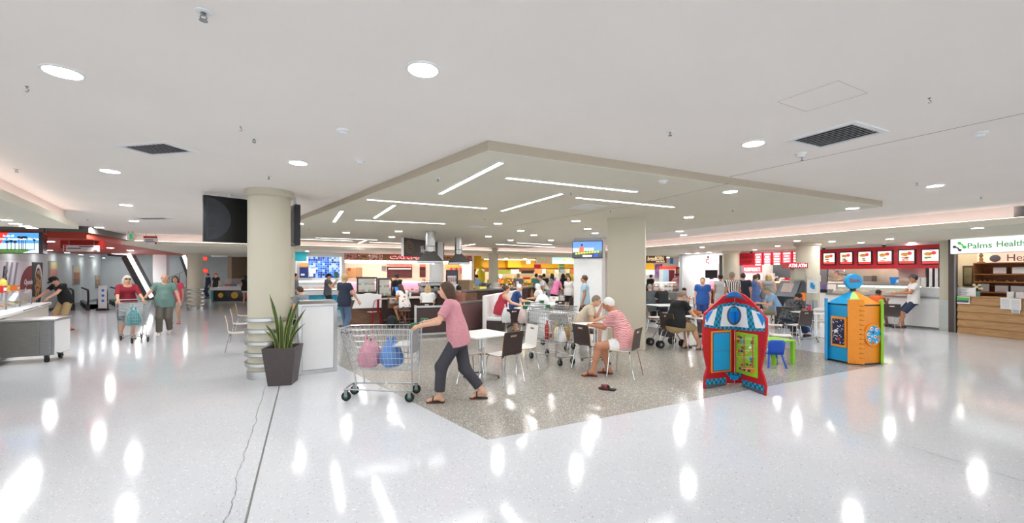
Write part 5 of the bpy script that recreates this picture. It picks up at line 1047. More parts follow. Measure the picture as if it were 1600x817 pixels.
def escalator(p, rz, label, L=5):
    t = thing('escalator', label, 'escalator', (p[0], p[1], 0), rz)
    mb = MB(); mb.box(-.5, .5, -.2, L, 0, .03); part('tread_plate', mb, M_STEELD, t)
    for s_ in (-1, 1):
        x = s_*.56; mb = MB(); mb.box(x-.07, x+.07, .05, L, 0, .28); part('skirt', mb, M_BLACK, t, bevel=.01)
        mb = MB(); mb.prism([(.12,.28),(L,.28),(L,.90),(.25,.90),(.08,.78),(.0,.6),(.03,.42)], x-.006, x+.006); 
        mb.v = [(v[1], v[0], v[2]) for v in mb.v]; part('glass_balustrade', mb, M_GLASS, t)
        mb = MB(); pts = [(x, L, .95), (x, .28, .95), (x, .08, .90), (x, -.08, .75), (x, -.12, .58), (x, -.08, .40), (x, .06, .30), (x, .2, .27)]; mb.tube(pts, .04, 8); part('handrail', mb, M_RUBBER, t, True)
    return t
for px_, nm in ((141, 'escalator nearest the poster wall with black looped handrails'), (164, 'second escalator with a white notice on its newel')):
    p = G(px_, 484); escalator((p.x, p.y), GA+R(22), nm)
p = W(160, 460, 19.4); t = thing('notice_board', 'white notice with blue symbols standing between the escalator newels', 'notice', (p.x, p.y, .1), R(10)); mb = MB(); mb.box(-.17, .17, 0, .02, 0, 1.05); part('board', mb, M_WHITE, t)
for k in range(3): mb = MB(); mb.cyl((.02,-.004,.35+k*.24), (.02,0,.35+k*.24), .06, .06, 16); part('blue_symbol', mb, M_RBLUE, t, True)
mb = MB(); mb.box(-.2, .2, -.1, .12, -.1, 0); part('foot', mb, M_BLACK, t)
def balustrade(a, b, n, label, h=1.0):
    a = Vector(a); b = Vector(b); d = b-a; L = d.xy.length; t = thing('glass_balustrade', label, 'balustrade', (a.x, a.y, 0), math.atan2(d.y, d.x)); dz = d.z
    for i in range(n+1): x = L*i/n; z = a.z+dz*i/n; mb = MB(); mb.box(x-.02, x+.02, -.02, .02, z, z+h); part('post', mb, M_STEEL, t)
    for i in range(n): x0_, x1_ = L*i/n+.04, L*(i+1)/n-.04; z = a.z; mb = MB(); mb.prism([(x0_, a.z+dz*x0_/L+.1),(x1_, a.z+dz*x1_/L+.1),(x1_, a.z+dz*x1_/L+h-.1),(x0_, a.z+dz*x0_/L+h-.1)], -.006, .006); part('glass_panel', mb, M_GLASS, t)
    mb = MB(); mb.tube([(0,0,a.z+h),(L,0,b.z+h)], .025, 8); part('handrail', mb, M_STEEL, t, True); return t
p = W(205, 428, 21.5); q = W(262, 428, 22.5); balustrade((p.x,p.y,0), (q.x,q.y,0), 5, 'level glass balustrade with a steel rail behind the walking couple')
p = W(232, 428, 24); q = W(302, 428, 26.5); balustrade((p.x,p.y,0), (q.x,q.y,1.1), 6, 'rising glass balustrade climbing to the right behind the walking couple'); p = W(225, 428, 25.5); q = W(300, 428, 28.0); 
mb = MB(); a0 = W(232, 428, 24); a1 = W(302, 428, 26.5); d = (a1-a0); mb.M = Matrix.Translation((a0.x, a0.y, 0)) @ Matrix.Rotation(math.atan2(d.y, d.x), 4, 'Z'); L = d.xy.length; mb.prism([(0,0),(L,0),(L,1.1),(0,.02)], .0, 1.2); struct('ramp', mb, mat('ramp_grey', '#b6b9bb', .4, var=.05))
# hanging signs on the left
def hsign(px, Y, rz, label, m, parts_, depth=.06, top=None):
    x0_, y0_, x1_, y1_ = px; a_ = W(x0_, y1_, Y); cx = (x0_+x1_)/2; c = W(cx, y1_, Y); wdt = (x1_-x0_)/FPX*Y; h = (y1_-y0_)/FPX*Y
    t = thing('hanging_sign', label, 'sign', (c.x, c.y, c.z), rz); mb = MB(); mb.box(-wdt/2, wdt/2, 0, depth, 0, h); part('panel', mb, m, t, bevel=.004)
    for nm, mm, (u0, u1, v0, v1) in parts_: mb = MB(); mb.box(-wdt/2+u0*wdt, -wdt/2+u1*wdt, -.006, 0, v0*h, v1*h); part(nm, mb, mm, t)
    if top is not None:
        for s_ in (-.35, .35): mb = MB(); mb.cyl((s_*wdt, depth/2, h), (s_*wdt, depth/2, top-c.z), .008, .008, 6); part('hanger', mb, M_STEELD, t)
    return t, wdt, h
M_SIGNR = mat('sign_red', '#b3261f', .5, var=.04); M_SIGNP = mat('sign_paper', '#e8e3e2', .5, var=.03)
hsign((103,383,150,393), 12.6, R(12), 'red backed white directory sign under the red soffit', M_SIGNP, [('red_square', M_SIGNR, (.03,.09,.70,.92)), ('red_square', M_SIGNR, (.03,.09,.38,.60)), ('red_square', M_SIGNR, (.03,.09,.06,.28)), ('print_line', M_RGREY, (.45,.85,.72,.86)), ('print_line', M_RGREY, (.13,.5,.42,.56)), ('red_mark', M_SIGNR, (.86,.95,.06,.18))], .05, 2.72)
mb = MB(); p = W(128, 382, 12.75); mb.box(-.55, .55, 0, .1, 0, .24); single('sign_back', mb, M_SIGNR, 'dark red box behind the white directory sign', 'sign', (p.x, p.y, 2.478), R(12))
t, w_, h_ = hsign((199,364,207,374), 13.5, R(14), 'small green and white exit sign hanging before the soffit', M_SIGNP, [('green_pictogram', mat('exit_green', '#2f9e56', .5, emit=.4), (.45,.95,.1,.9))], .05, ZC)
t, w_, h_ = hsign((226,369,244,382), 14.2, R(16), 'white sign with a red top rail hanging before the escalator columns', M_SIGNP, [('red_rail', M_SIGNR, (0,1,.78,1)), ('print_line', M_RGREY, (.15,.7,.5,.6)), ('print_line', M_RGREY, (.15,.8,.28,.38)), ('red_mark', M_SIGNR, (.82,.96,.06,.3))], .05, ZC)
p = W(111, 363, 11.8); mb = MB(); mb.box(-.14, .14, -.1, .1, 0, .1); single('junction_box', mb, M_BLACK, 'small dark box at the ceiling edge left of the red soffit', 'box', (p.x, p.y, ZC-.101), R(26))
# ---------------------------------------------------------------- kiosk numbered 15 beyond the black screen
K = Wall((W(330, 470, 25)).xy, R(4))
def kbox(name, label, cat, px, y0, y1, m, wall=K, z0=None, z1=None, **k):
    x0_, x1_, za, zb = wall.rect(*px, y=y0); za = za if z0 is None else z0; zb = zb if z1 is None else z1; p = wall.pt((x0_+x1_)/2, y0); mb = MB(); mb.box(-(x1_-x0_)/2, (x1_-x0_)/2, 0, y1-y0, 0, zb-za); return single(name, mb, m, label, cat, (p.x, p.y, za), wall.rz, **k), (x1_-x0_), zb-za
kbox('shop_bulkhead', 'white shop bulkhead with the number 15 beyond the black screen', 'bulkhead', (330,392,410,401), 1.0, 1.4, M_WHITE, z1=ZC+.2)
q = K.pt(K.xz(364, 396, .99)[0], .985); mb = MB(); mb.text('15', 0, 0, .28, depth=.01); o = single('number_lettering', mb, M_RGREY, 'grey number 15 on the white bulkhead', 'lettering', (q.x, q.y, EYE+34/FPX*26), K.rz)
mb = MB(); mb.box(-.5, 4.4, 4.0, 4.2, 0, ZC); struct('wall_back_kiosk', mb, mat('brown_tile', '#8f7f70', .5, var=.08), loc=(K.o.x, K.o.y, 0), rz=K.rz)
mb = MB(); mb.box(.35, .6, 1.0, 4.0, 0, ZC); struct('wall_side_kiosk', mb, mat('tan_post', '#a58f78', .6, var=.05), loc=(K.o.x, K.o.y, 0), rz=K.rz)
t, w_, h_ = onwall(K, 'menu_lightbox', 'lit white menu board at the back of the kiosk numbered 15', 'menu board', (360,402,402,418), [('casing', M_WHITE, (0,1,0,1)), ('lit_face', M_SIGNW, (.01,.99,.05,.95)), ('menu_print', M_TAN, (.05,.22,.45,.6)), ('menu_print', M_REDP, (.05,.25,.25,.3)), ('menu_print', M_RGREY, (.27,.33,.6,.85)), ('menu_print', M_RGREY, (.27,.33,.1,.25)), ('menu_print', M_RGREY, (.62,.66,.15,.85))], .06, y=3.95)
x0_, x1_, z0_, z1_ = K.rect(330, 453, 400, 472, 0); p = K.pt(x0_, 0); t = thing('ice_cream_counter', 'white topped kiosk counter with yellow discs on its dark glass front', 'counter', (p.x, p.y, 0), K.rz); L = x1_-x0_
mb = MB(); mb.box(0, L, 0, .9, .06, .72); part('counter_body', mb, mat('dark_glass', '#35363a', .2), t); mb = MB(); mb.box(-.05, L+.05, -.05, .95, .72, .88); part('counter_top', mb, M_WHITE, t, bevel=.01); mb = MB(); mb.box(0, L, .02, .9, 0, .06); part('kick_plate', mb, M_STEELD, t)
mb = MB(); mb.box(-.01, .12, -.01, .9, .06, .72); part('teal_end', mb, mat('teal_paint', '#3fa89c', .5), t)
for x, r_ in ((.55,.15),(1.35,.20)): mb = MB(); mb.cyl((x,-.012,.42), (x,0,.42), r_, r_, 24); part('yellow_disc', mb, mat('disc_yellow', '#d9b13b', .5, var=.1), t, True)
for x, m in ((2.1, M_REDP), (2.5, mat('pale_blue', '#a9cbdc', .5)), (2.9, M_MRED)): mb = MB(); mb.box(x-.16, x+.16, -.012, 0, .24, .56); part('front_print', mb, m, t)
p = K.pt(1.7, .45); t = thing('display_case', 'curved glass display case of bright tubs on the kiosk counter', 'display case', (p.x, p.y, .881), K.rz)
mb = MB(); mb.box(-1.15, 1.15, -.35, .35, 0, .08); part('case_base', mb, M_WHITE, t); mb = MB(); mb.prism([(-.34,.08),(.34,.08),(.34,.55),(.1,.55),(-.25,.35)], -1.15, 1.15); mb.v = [(v[1], v[0], v[2]) for v in mb.v]; part('glass_cover', mb, M_GLASS, t)
for i, c in enumerate(('#d8334a','#3b5bb5','#e8e2d8','#7a3fa0','#d9882f','#3d9c8a')): mb = MB(); mb.box(-1.0+i*.34, -.72+i*.34, -.28, .2, .08, .2); part('tub', mb, mat('tub_'+c[1:], c, .5), t)
p = K.pt(1.9, .6); t = thing('bucket_stack', 'red and orange tubs stacked on top of the kiosk display case', 'tubs', (p.x, p.y, 1.432), K.rz)
for x, m in ((-.15, M_REDP), (.12, M_ORANGE)): mb = MB(); mb.lathe([(.1,0),(.13,.2),(.14,.21),(0,.22)], 14, (x,0,0)); part('tub', mb, m, t, True)
mb = MB(); mb.lathe([(.1,.22),(.14,.44),(0,.45)], 14, (.12,0,0)); part('tub', mb, M_ORANGE, t, True)
for i, (x, y, l) in enumerate(((312, 404, 'upper small red lit sign beside the far banded column'), (313, 423, 'lower small red lit sign beside the far banded column'))):
    p = W(x+4, y, 27.2); t = thing('red_lit_sign', l, 'sign', p, GA); mb = MB(); mb.box(-.28, .28, 0, .08, -.14, .14); part('casing', mb, M_BLACK, t); mb = MB(); mb.box(-.26, .26, -.01, 0, -.12, .12); part('lit_face', mb, mat('lit_red', '#f0402e', .5, emit=1.2), t)

M_DIM = mat('dim_lens', '#ffffff', .5, emit=70, var=0)
for i, k in enumerate((-6.5, -4, -1.5, 1, 3.5, 6, 9)): q = LW.pt(k, -.45); downlight('downlight', q, 2.715 if U.dot(q.xy) < U0 and V.dot(q.xy) > V0 else (ZL if k < -2 else ZC), 'recessed wall washer above the left wall, %s from the mural end' % ['first','second','third','fourth','fifth','sixth','seventh'][i], 'wall washers of the left wall', r=.1, lens=M_DIM)
for i, (px, Y) in enumerate(((215, 24), (250, 28), (225, 31), (290, 30), (345, 27.5), (375, 27.5), (180, 27))): q = W(px, 400, Y); sf = U.dot(q.xy) < U0 and V.dot(q.xy) < V0+12; downlight('downlight', q, 2.715 if sf else ZC, 'added far downlight beyond the escalators, %s counted from the left wall' % ['first','second','third','fourth','fifth','sixth','seventh'][i], 'added downlights beyond the escalators', r=.14, lens=M_DIM)  # downlights added to brighten the dim walls past the escalators
# ---------------------------------------------------------------- cafe island in the middle
M_BROWN = mat('cafe_brown', '#43302d', .45, var=.1); M_WOODC = mat('cafe_wood', '#7b5a42', .5, kind='wood', col2='#67483a', scale=12); M_MARB = mat('cafe_top', '#d9d6d2', .35, var=.05); M_GOLD = mat('logo_gold', '#b58a4e', .5, var=.05)
def hood(px, Y, label, zb, pr, hr):
    p = W(px, 400, Y); t = thing('extraction_hood', label, 'hood', (p.x, p.y, 0), R(10))
    mb = MB(); mb.cyl((0,0,zb+.34), (0,0,ZS), pr, pr, 28); part('duct', mb, M_STEEL, t, True)
    for z in (zb+.5, zb+.95): mb = MB(); mb.lathe([(pr+.004, z-.012), (pr+.01, z), (pr+.004, z+.012)], 28); part('duct_seam', mb, M_STEELD, t, True)
    mb = MB(); n = 4; a = hr; b = pr*.82; mb.add([(-a,-a,zb+.05),(a,-a,zb+.05),(a,a,zb+.05),(-a,a,zb+.05),(-b,-b,zb+.36),(b,-b,zb+.36),(b,b,zb+.36),(-b,b,zb+.36)], [(0,1,5,4),(1,2,6,5),(2,3,7,6),(3,0,4,7),(4,5,6,7)]); part('canopy', mb, M_STEELD, t)
    mb = MB(); mb.box(-a, a, -a, a, zb, zb+.05); mb2 = mb; part('rim', mb2, M_STEEL, t, bevel=.006)
    mb = MB(); mb.cyl((a*.2,-a*.2,zb-.05), (a*.2,-a*.2,zb), .06, .05, 14); part('hood_lamp', mb, M_SIGNW, t, True)
hood(672.5, 12.5, 'nearer stainless steel extraction hood hanging from the canopy', EYE+17/FPX*12.5, .145, .38); hood(716.5, 14.6, 'farther stainless steel extraction hood with a slim duct', EYE+15.5/FPX*14.6, .13, .38)
a = W(631, 372, 13.8); b = W(694, 380, 16.2); d = b-a; zt = EYE+57/FPX*13.8; L = d.xy.length
t = thing('cafe_sign_board', 'dark brown hanging cafe board behind the nearer steel hood', 'sign', (a.x, a.y, zt-.62), math.atan2(d.y, d.x)); mb = MB(); mb.box(0, L, 0, .10, 0, .62); part('board', mb, mat('board_brown', '#3f3233', .4, var=.06), t); mb = MB(); mb.box(-.006, 0, .0, .10, 0, .62); part('board_edge', mb, M_WHITE, t)
mb = MB(); mb.tube([(.28+.17*math.cos(u)*1.3, -.006, .33+.2*math.sin(u)) for u in np.linspace(0, 6.28, 24)], .008, 5); mb.tube([(.28+.10*math.cos(u)*1.3, -.006, .33+.12*math.sin(u)) for u in np.linspace(.8, 5.2, 18)], .008, 5); mb.box(.30, .42, -.012, -.002, .32, .335); part('emblem', mb, M_GOLD, t)
mb = MB(); mb.text('and', 1.05, .38, .13, y=-.003, m=0); mb.text('Mr Je', 1.25, .24, .26, y=-.003, bold=.01); part('lettering', mb, M_SIGNP, t)
for x in (.5, L-.4): mb = MB(); mb.cyl((x,.05,.62), (x,.05,ZS-zt+.62), .015, .015, 8); part('hanger', mb, M_STEELD, t)
# counter run, local x along the counter, y away from the viewer
ca = Vector(gp(548, 511)); cc = thing('cafe_counter', 'brown cafe counter with a pale stone top behind the seated girl', 'counter', (ca.x, ca.y, .0015), GA); CL = 4.3
mb = MB(); mb.box(0, .9, .0, .65, 0, .86); part('wood_front', mb, M_WOODC, cc); mb = MB(); mb.box(.9, CL, .05, .65, 0, .86); part('counter_body', mb, M_BROWN, cc); mb = MB(); mb.box(.85, CL+.05, -.1, .70, .86, .90); part('counter_top', mb, M_MARB, cc, bevel=.006)
for i in range(7): mb = MB(); mb.box(.9+i*.48, .9+i*.48+.46, .035, .05, .12, .80); part('front_panel', mb, M_BROWN, cc, bevel=.004)
mb = MB(); mb.box(1.0, CL, -.12, -.08, .16, .20); part('foot_rail', mb, M_STEELD, cc)
def oc(x, y, z=0): return Vector((ca.x+U.x*x+V.x*y, ca.y+U.y*x+V.y*y, z))
# cake cabinets
def cabinet(p, w, d, z0, z1, label, cakes=True, base=None):
    t = thing('cake_cabinet', label, 'cabinet', (p.x, p.y, z0), GA); h = z1-z0
    mb = MB(); mb.box(-w/2, w/2, 0, d, 0, .07); part('cabinet_base', mb, M_BLACK, t); mb = MB(); mb.box(-w/2, w/2, 0, d, h-.05, h); part('cabinet_top', mb, M_BLACK, t); mb = MB(); mb.box(-w/2, w/2, d-.02, d, .07, h-.05); part('back_panel', mb, mat('cabinet_lining', '#cfc5ae', .5, emit=.25), t)
    for s_ in (-1, 1): mb = MB(); mb.box(s_*w/2-.02, s_*w/2+.02, 0, .04, .07, h-.05); part('cabinet_post', mb, M_BLACK, t)
    mb = MB(); mb.box(-w/2+.02, w/2-.02, .002, .008, .07, h-.05); part('glass_front', mb, M_GLASS, t); mb = MB(); mb.box(-w/2+.02, w/2-.02, .06, d-.03, h*.5, h*.5+.012); part('shelf', mb, M_STEEL, t)
    rr = random.Random(int(w*100)); 
    for k in range(10):
        z = .07 if k < 5 else h*.5+.012; x = -w/2+.09+(k % 5)*(w-.18)/4; mb = MB(); mb.lathe([(.05,0),(.055,.05),(.03,.075),(0,.08)], 10, (x, d*.45, z)); part('cake', mb, mat(['cake_gold','cake_red','cake_cream','cake_green'][k % 4], ['#d79a3e','#b34a35','#e8d9b5','#8a9a4a'][k % 4], .7, var=.2), t, True)
    return t
cabinet(oc(.52, .1), .60, .5, 1.05, 1.60, 'black framed cake cabinet on the white curved cafe counter'); cabinet(oc(1.10, .15), .42, .5, .905, 1.56, 'glass cabinet right of the black cake cabinet')
t = thing('curved_counter_front', 'white wavy counter piece carrying the black cake cabinet', 'counter', oc(.45, -.08, .8615), GA); mb = MB()
pts = [(-.42,-.36)]+[(-.42+.9*u, .07-.13*math.cos(u*5.2)*(1-u)-.30*(u < .12)*(.12-u)/.12) for u in np.linspace(0, 1, 14)]+[(.48,-.36)]
mb = MB(); mb.prism([(x, max(z, -.40)+.10) for x, z in pts], -.06, -.03); part('wavy_front', mb, M_WHITE, t, True); mb = MB(); mb.box(-.40, .42, -.03, .62, .0, .068); part('counter_shelf', mb, M_WHITE, t); mb = MB(); mb.box(-.34, .40, .02, .6, .068, .186); part('cabinet_plinth', mb, M_WHITE, t)
# espresso machine, tablet, small wares on the counter
t = thing('espresso_machine', 'steel espresso machine behind the barista', 'coffee machine', oc(2.75, .18, .901), GA)
mb = MB(); mb.box(-.42, .42, .0, .5, .08, .16); part('drip_tray', mb, M_STEELD, t); mb = MB(); mb.box(-.42, .42, .2, .5, .16, .36); part('machine_back', mb, M_STEEL, t, bevel=.02); mb = MB(); mb.box(-.45, .45, .0, .5, .36, .50); part('machine_head', mb, M_STEEL, t, bevel=.03)
for x in (-.25, 0, .25): mb = MB(); mb.cyl((x,.1,.36), (x,.1,.29), .04, .04, 12); mb.tube([(x,.1,.31),(x,-.08,.29)], .014, 6); part('group_head', mb, M_BLACK, t, True)
for x in (-.36, .36):
    for y in (.05, .45): mb = MB(); mb.cyl((x,y,0), (x,y,.08), .02, .02, 8); part('foot', mb, M_BLACK, t)
for i in range(8): mb = MB(); mb.lathe([(.03,0),(.04,.06),(.036,.06),(.028,.005)], 10, (-.36+i*.10, .28, .50)); part('cup', mb, M_WHITE, t, True)
t = thing('till_screen', 'blue lit till screen on a stand before the barista', 'screen', oc(1.6, .2, .901), GA+R(15)); mb = MB(); mb.box(-.1, .1, -.08, .08, 0, .02); mb.cyl((0,0,.02), (0,.03,.2), .02, .02, 8); part('stand', mb, M_BLACK, t); mb = MB(); mb.add([(-.16,-.02,.16),(.16,-.02,.16),(.16,.09,.36),(-.16,.09,.36),(-.16,0,.15),(.16,0,.15),(.16,.11,.35),(-.16,.11,.35)], [(0,1,2,3),(7,6,5,4),(0,4,5,1),(1,5,6,2),(2,6,7,3),(3,7,4,0)]); part('display', mb, mat('till_blue', '#3d78d0', .4, emit=.6), t)
for x, y, m, h, nm in ((1.9,.05,M_WHITE,.16,'white paper cup stack by the till'), (3.35,.1,mat('pale_cup','#cfd6da',.5),.2,'grey cup stack right of the espresso machine'), (3.55,.25,M_REDP,.16,'red sauce tin on the cafe counter')):
    mb = MB(); mb.lathe([(.035,0),(.045,h),(.03,h+.01),(0,h+.01)], 12); single('cup_stack', mb, m, nm, 'cups', oc(x, y, .901), smooth=True)
mb = MB(); mb.box(-.3, .3, 0, .02, 0, .42); single('menu_board', mb, M_WHITE, 'white leaning menu board right of the espresso machine', 'board', oc(3.75, .5, .901), GA+R(6))
t = thing('counter_shelf', 'small white raised shelf with bowls at the right end of the cafe counter', 'shelf', oc(3.7, .05, .901), GA); mb = MB(); mb.box(-.3, .75, -.1, .25, .2, .225); part('shelf_board', mb, M_WHITE, t)
for x in (-.22, .66): mb = MB(); mb.box(x-.02, x+.02, .05, .09, 0, .2); part('bracket', mb, M_STEEL, t)
for x, m in ((-.1, M_WHITE), (.15, M_PBLUE), (.42, M_WHITE), (.6, M_YEL)): mb = MB(); mb.lathe([(.05,0),(.09,.06),(.085,.06),(.045,.01)], 14); o = single('bowl', mb, m, {-.1:'white bowl at the left of the raised cafe shelf', .15:'blue bowl on the raised cafe shelf', .42:'white bowl in the middle of the raised cafe shelf', .6:'yellow bowl at the right end of the raised cafe shelf'}[x], 'bowl', oc(3.7+x, .1, 1.127), smooth=True)
t = thing('desk_fan', 'grey desk fan before the white cafe column', 'fan', oc(4.1, .45, .901), GA); mb = MB(); mb.lathe([(.1,0),(.1,.02),(.02,.03),(.015,.2),(0,.2)], 14); part('stand', mb, M_STEELD, t, True)
mb = MB()
for k in range(10): u = k*math.pi/10; mb.tube([(-.15*math.cos(u),-.03,.33-.15*math.sin(u)),(0,-.06,.33),(.15*math.cos(u),-.03,.33+.15*math.sin(u))], .004, 4)
mb.tube([(.15*math.cos(u),-.03,.33+.15*math.sin(u)) for u in np.linspace(0,6.28,20)], .007, 5); part('cage', mb, M_STEELD, t, True)
for k in range(4): mb = MB(); u = k*math.pi/2; mb.prism([(0,.33),(.12*math.cos(u-.35),.33+.12*math.sin(u-.35)),(.12*math.cos(u+.35),.33+.12*math.sin(u+.35))], -.02, -.012); part('blade', mb, M_BLUEP, t)
# drinks fridge
p = W(706, 440, 16.2); t = thing('drinks_fridge', 'black framed glass drinks fridge right of the white cafe column', 'fridge', (p.x, p.y, .0015), R(6)); w = .46; H = 1.85
mb = MB(); mb.box(-w/2, w/2, .05, .55, 0, H); part('cabinet', mb, M_BLACK, t, bevel=.01); mb = MB(); mb.box(-w/2+.05, w/2-.05, .03, .05, .35, H-.22); part('lit_lining', mb, mat('fridge_lining', '#c9cdd0', .4, emit=.35), t)
mb = MB(); mb.box(-w/2+.02, w/2-.02, 0, .05, H-.2, H-.02); part('header', mb, M_RGREY, t)
for s_ in (-1, 1): mb = MB(); mb.box(s_*(w/2-.025)-.025, s_*(w/2-.025)+.025, -.05, .05, .3, H-.2); part('door_stile', mb, M_BLACK, t)
mb = MB(); mb.box(-w/2+.05, w/2-.05, -.05, -.04, .35, H-.22); part('door_glass', mb, M_GLASS, t)
for k in range(4):
    z = .55+k*.28; mb = MB(); mb.box(-w/2+.05, w/2-.05, -.03, .03, z-.012, z); part('shelf', mb, M_STEEL, t)
    for i in range(5): mb = MB(); mb.lathe([(.03,0),(.03,.13),(.012,.18),(.012,.21)], 8, (-.15+i*.075, -.005, z)); part('bottle', mb, [M_REDP, mat('cola', '#4a231a', .3), M_ORANGE, M_WHITE, M_GREEN][(i+k) % 5 if k < 2 else k % 3], t, True)
# round newspaper table, red chair, stools, backpack, rack
p = gp(541, 509); t = thing('round_cafe_table', 'round wooden topped cafe table strewn with newspapers', 'table', (*p, .0015)); mb = MB(); mb.cyl((0,0,.71), (0,0,.75), .40, .40, 28); part('table_top', mb, M_WOODC, t, True); mb = MB(); mb.cyl((0,0,.03), (0,0,.71), .035, .035, 12); part('post', mb, M_BLACK, t, True); mb = MB(); mb.lathe([(.25,0),(.24,.02),(.05,.04)], 20); part('base_disc', mb, M_BLACK, t, True)
rr = random.Random(2)
for i in range(4): mb = MB(); mb.add([(-.2,-.15,0),(.0,-.15,.03+.01*i),(.2,-.15,.0),(-.2,.15,0),(.0,.15,.03+.01*i),(.2,.15,0),(-.2,-.15,-.008),(0,-.15,.02),(.2,-.15,-.008),(-.2,.15,-.008),(0,.15,.02),(.2,.15,-.008)], [(0,1,4,3),(1,2,5,4),(9,10,7,6),(10,11,8,7),(0,6,7,1),(1,7,8,2),(3,4,10,9),(4,5,11,10)]); single('newspaper', mb, mat('newsprint', '#cfcbc4', .8, var=.25, scale=25), ['newspaper at the left of the round table','newspaper lying open on top of the round table pile','newspaper at the right rim of the round table','lowest newspaper of the round table pile'][i], 'newspaper', (p[0]+[-.2,.08,.2,0][i], p[1]+[-.05,.05,-.05,.1][i], .76+.03*[0,2,1,1][i]), rr.uniform(-.6, .6))
p = gp(583, 509); t = thing('metal_cafe_chair', 'red metal cafe chair with a pale cushion by the counter', 'chair', (*p, .0015), R(60)); M_CHR = mat('chair_red', '#a8262e', .35, .2, var=.05)
mb = MB(); mb.box(-.18, .18, -.18, .18, .43, .45); part('seat', mb, M_CHR, t, bevel=.008); mb = MB(); mb.box(-.17, .17, -.16, .17, .452, .48); part('cushion', mb, M_WHITE, t, bevel=.01)
for x in (-1, 1):
    for y in (-1, 1): mb = MB(); mb.add(frust(.016,.022,0,.43), [(0,3,2,1),(4,5,6,7),(0,1,5,4),(1,2,6,5),(2,3,7,6),(3,0,4,7)]); mb.v = [(v[0]+x*(.20-.05*v[2]/.43), v[1]+y*(.20-.05*v[2]/.43), v[2]) for v in mb.v]; part('leg', mb, M_CHR, t)
    mb = MB(); mb.tube([(x*.16,-.16,.44),(x*.17,-.20,.65),(x*.16,-.24,.82),(x*.10,-.25,.86),(0,-.255,.87)], .012, 7); part('back_frame', mb, M_CHR, t, True)
mb = MB(); mb.box(-.04, .04, -.235, -.225, .45, .86); part('back_slat', mb, M_CHR, t)
def stool(p, label):
    t = thing('bar_stool', label, 'stool', (p[0], p[1], .0015)); mb = MB(); mb.lathe([(.17,0),(.19,.02),(.19,.05),(.15,.065),(0,.067)], 22, (0,0,.50)); part('seat', mb, mat('stool_tan', '#8d5a36', .5, var=.1), t, True)
    for k in range(4): u = k*math.pi/2+.5; mb = MB(); mb.tube([(.12*math.cos(u),.12*math.sin(u),.50),(.19*math.cos(u),.19*math.sin(u),.0)], .016, 8); part('leg', mb, M_WOODC, t, True)
    mb = MB(); mb.tube([(.165*math.cos(u),.165*math.sin(u),.16) for u in np.linspace(0,6.28,20)], .010, 6); part('foot_ring', mb, M_STEELD, t, True)
SP = gp(632, 511); stool(SP, 'tan topped stool under the girl in the floral top'); stool(gp(611, 505), 'empty tan topped stool left of the girl in the floral top')
p = gp(612, 512); t = thing('backpack', 'black backpack with a green strap on the floor by the stools', 'bag', (*p, .0015), R(20)); mb = MB(); mb.ball((0,0,.2), (.17,.13,.2), 14); part('bag_body', mb, mat('pack_black', '#22262a', .8, var=.15), t, True); mb = MB(); mb.ball((0,-.10,.13), (.12,.06,.11), 12); part('front_pocket', mb, mat('pack_black', '#22262a'), t, True); mb = MB(); mb.tube([(.06,-.1,.36),(.15,-.08,.28),(.16,-.05,.16)], .018, 6); part('strap', mb, mat('strap_green', '#1f7a46', .7), t, True)
t = thing('magazine_rack', 'wooden magazine rack on the end of the cafe counter', 'rack', oc(1.35, -.22, .60), GA); mb = MB(); mb.box(-.24, .24, 0, .02, 0, .36); part('rack_back', mb, M_WOODC, t); mb = MB(); mb.box(-.24, .24, -.10, -.085, 0, .14); part('rack_front', mb, M_WOODC, t); mb = MB(); mb.box(-.24, .24, -.10, .0, -.015, .0); part('rack_floor', mb, M_WOODC, t)
for x, h in ((-.1,.3),(.1,.26)): mb = MB(); mb.box(x-.09, x+.09, -.06, -.05, 0, h); part('magazine', mb, M_SIGNP, t)
mb = MB(); mb.box(-.02, .02, .02, .12, .02, .3); part('rack_bracket', mb, M_STEELD, t)
# screens of the seating booths
def screenpanel(a, b, h, label, m):
    a = Vector(a); b = Vector(b); d = b-a; L = d.length; t = thing('booth_screen', label, 'screen', (a.x, a.y, .0015), math.atan2(d.y, d.x)); z0 = .05
    for x in (0, L): mb = MB(); mb.box(x-.028, x+.028, -.03, .03, 0, h+.02); part('frame_post', mb, M_STEEL, t)
    mb = MB(); mb.box(.028, L-.028, -.03, .03, h-.05, h); part('top_rail', mb, M_STEEL, t); mb = MB(); mb.box(.028, L-.028, -.03, .03, z0, z0+.05); part('bottom_rail', mb, M_STEEL, t); mb = MB(); mb.box(.028, L-.028, -.012, .012, z0+.05, h-.05); part('infill', mb, m, t)
screenpanel(gp(649, 527), gp(704, 524), .84, 'dark brown booth screen in a steel frame below the girl in floral', M_BROWN)
screenpanel(gp(712, 526), gp(756, 515), .92, 'second brown booth screen, right behind the nearest table', mat('screen_mauve', '#6a4a4b', .45, var=.06))
a = Vector(gp(705, 521)); b = W(706, 440, 14.4).xy; screenpanel(a, b, .84, 'brown booth screen running back between the two framed ones', M_BROWN)
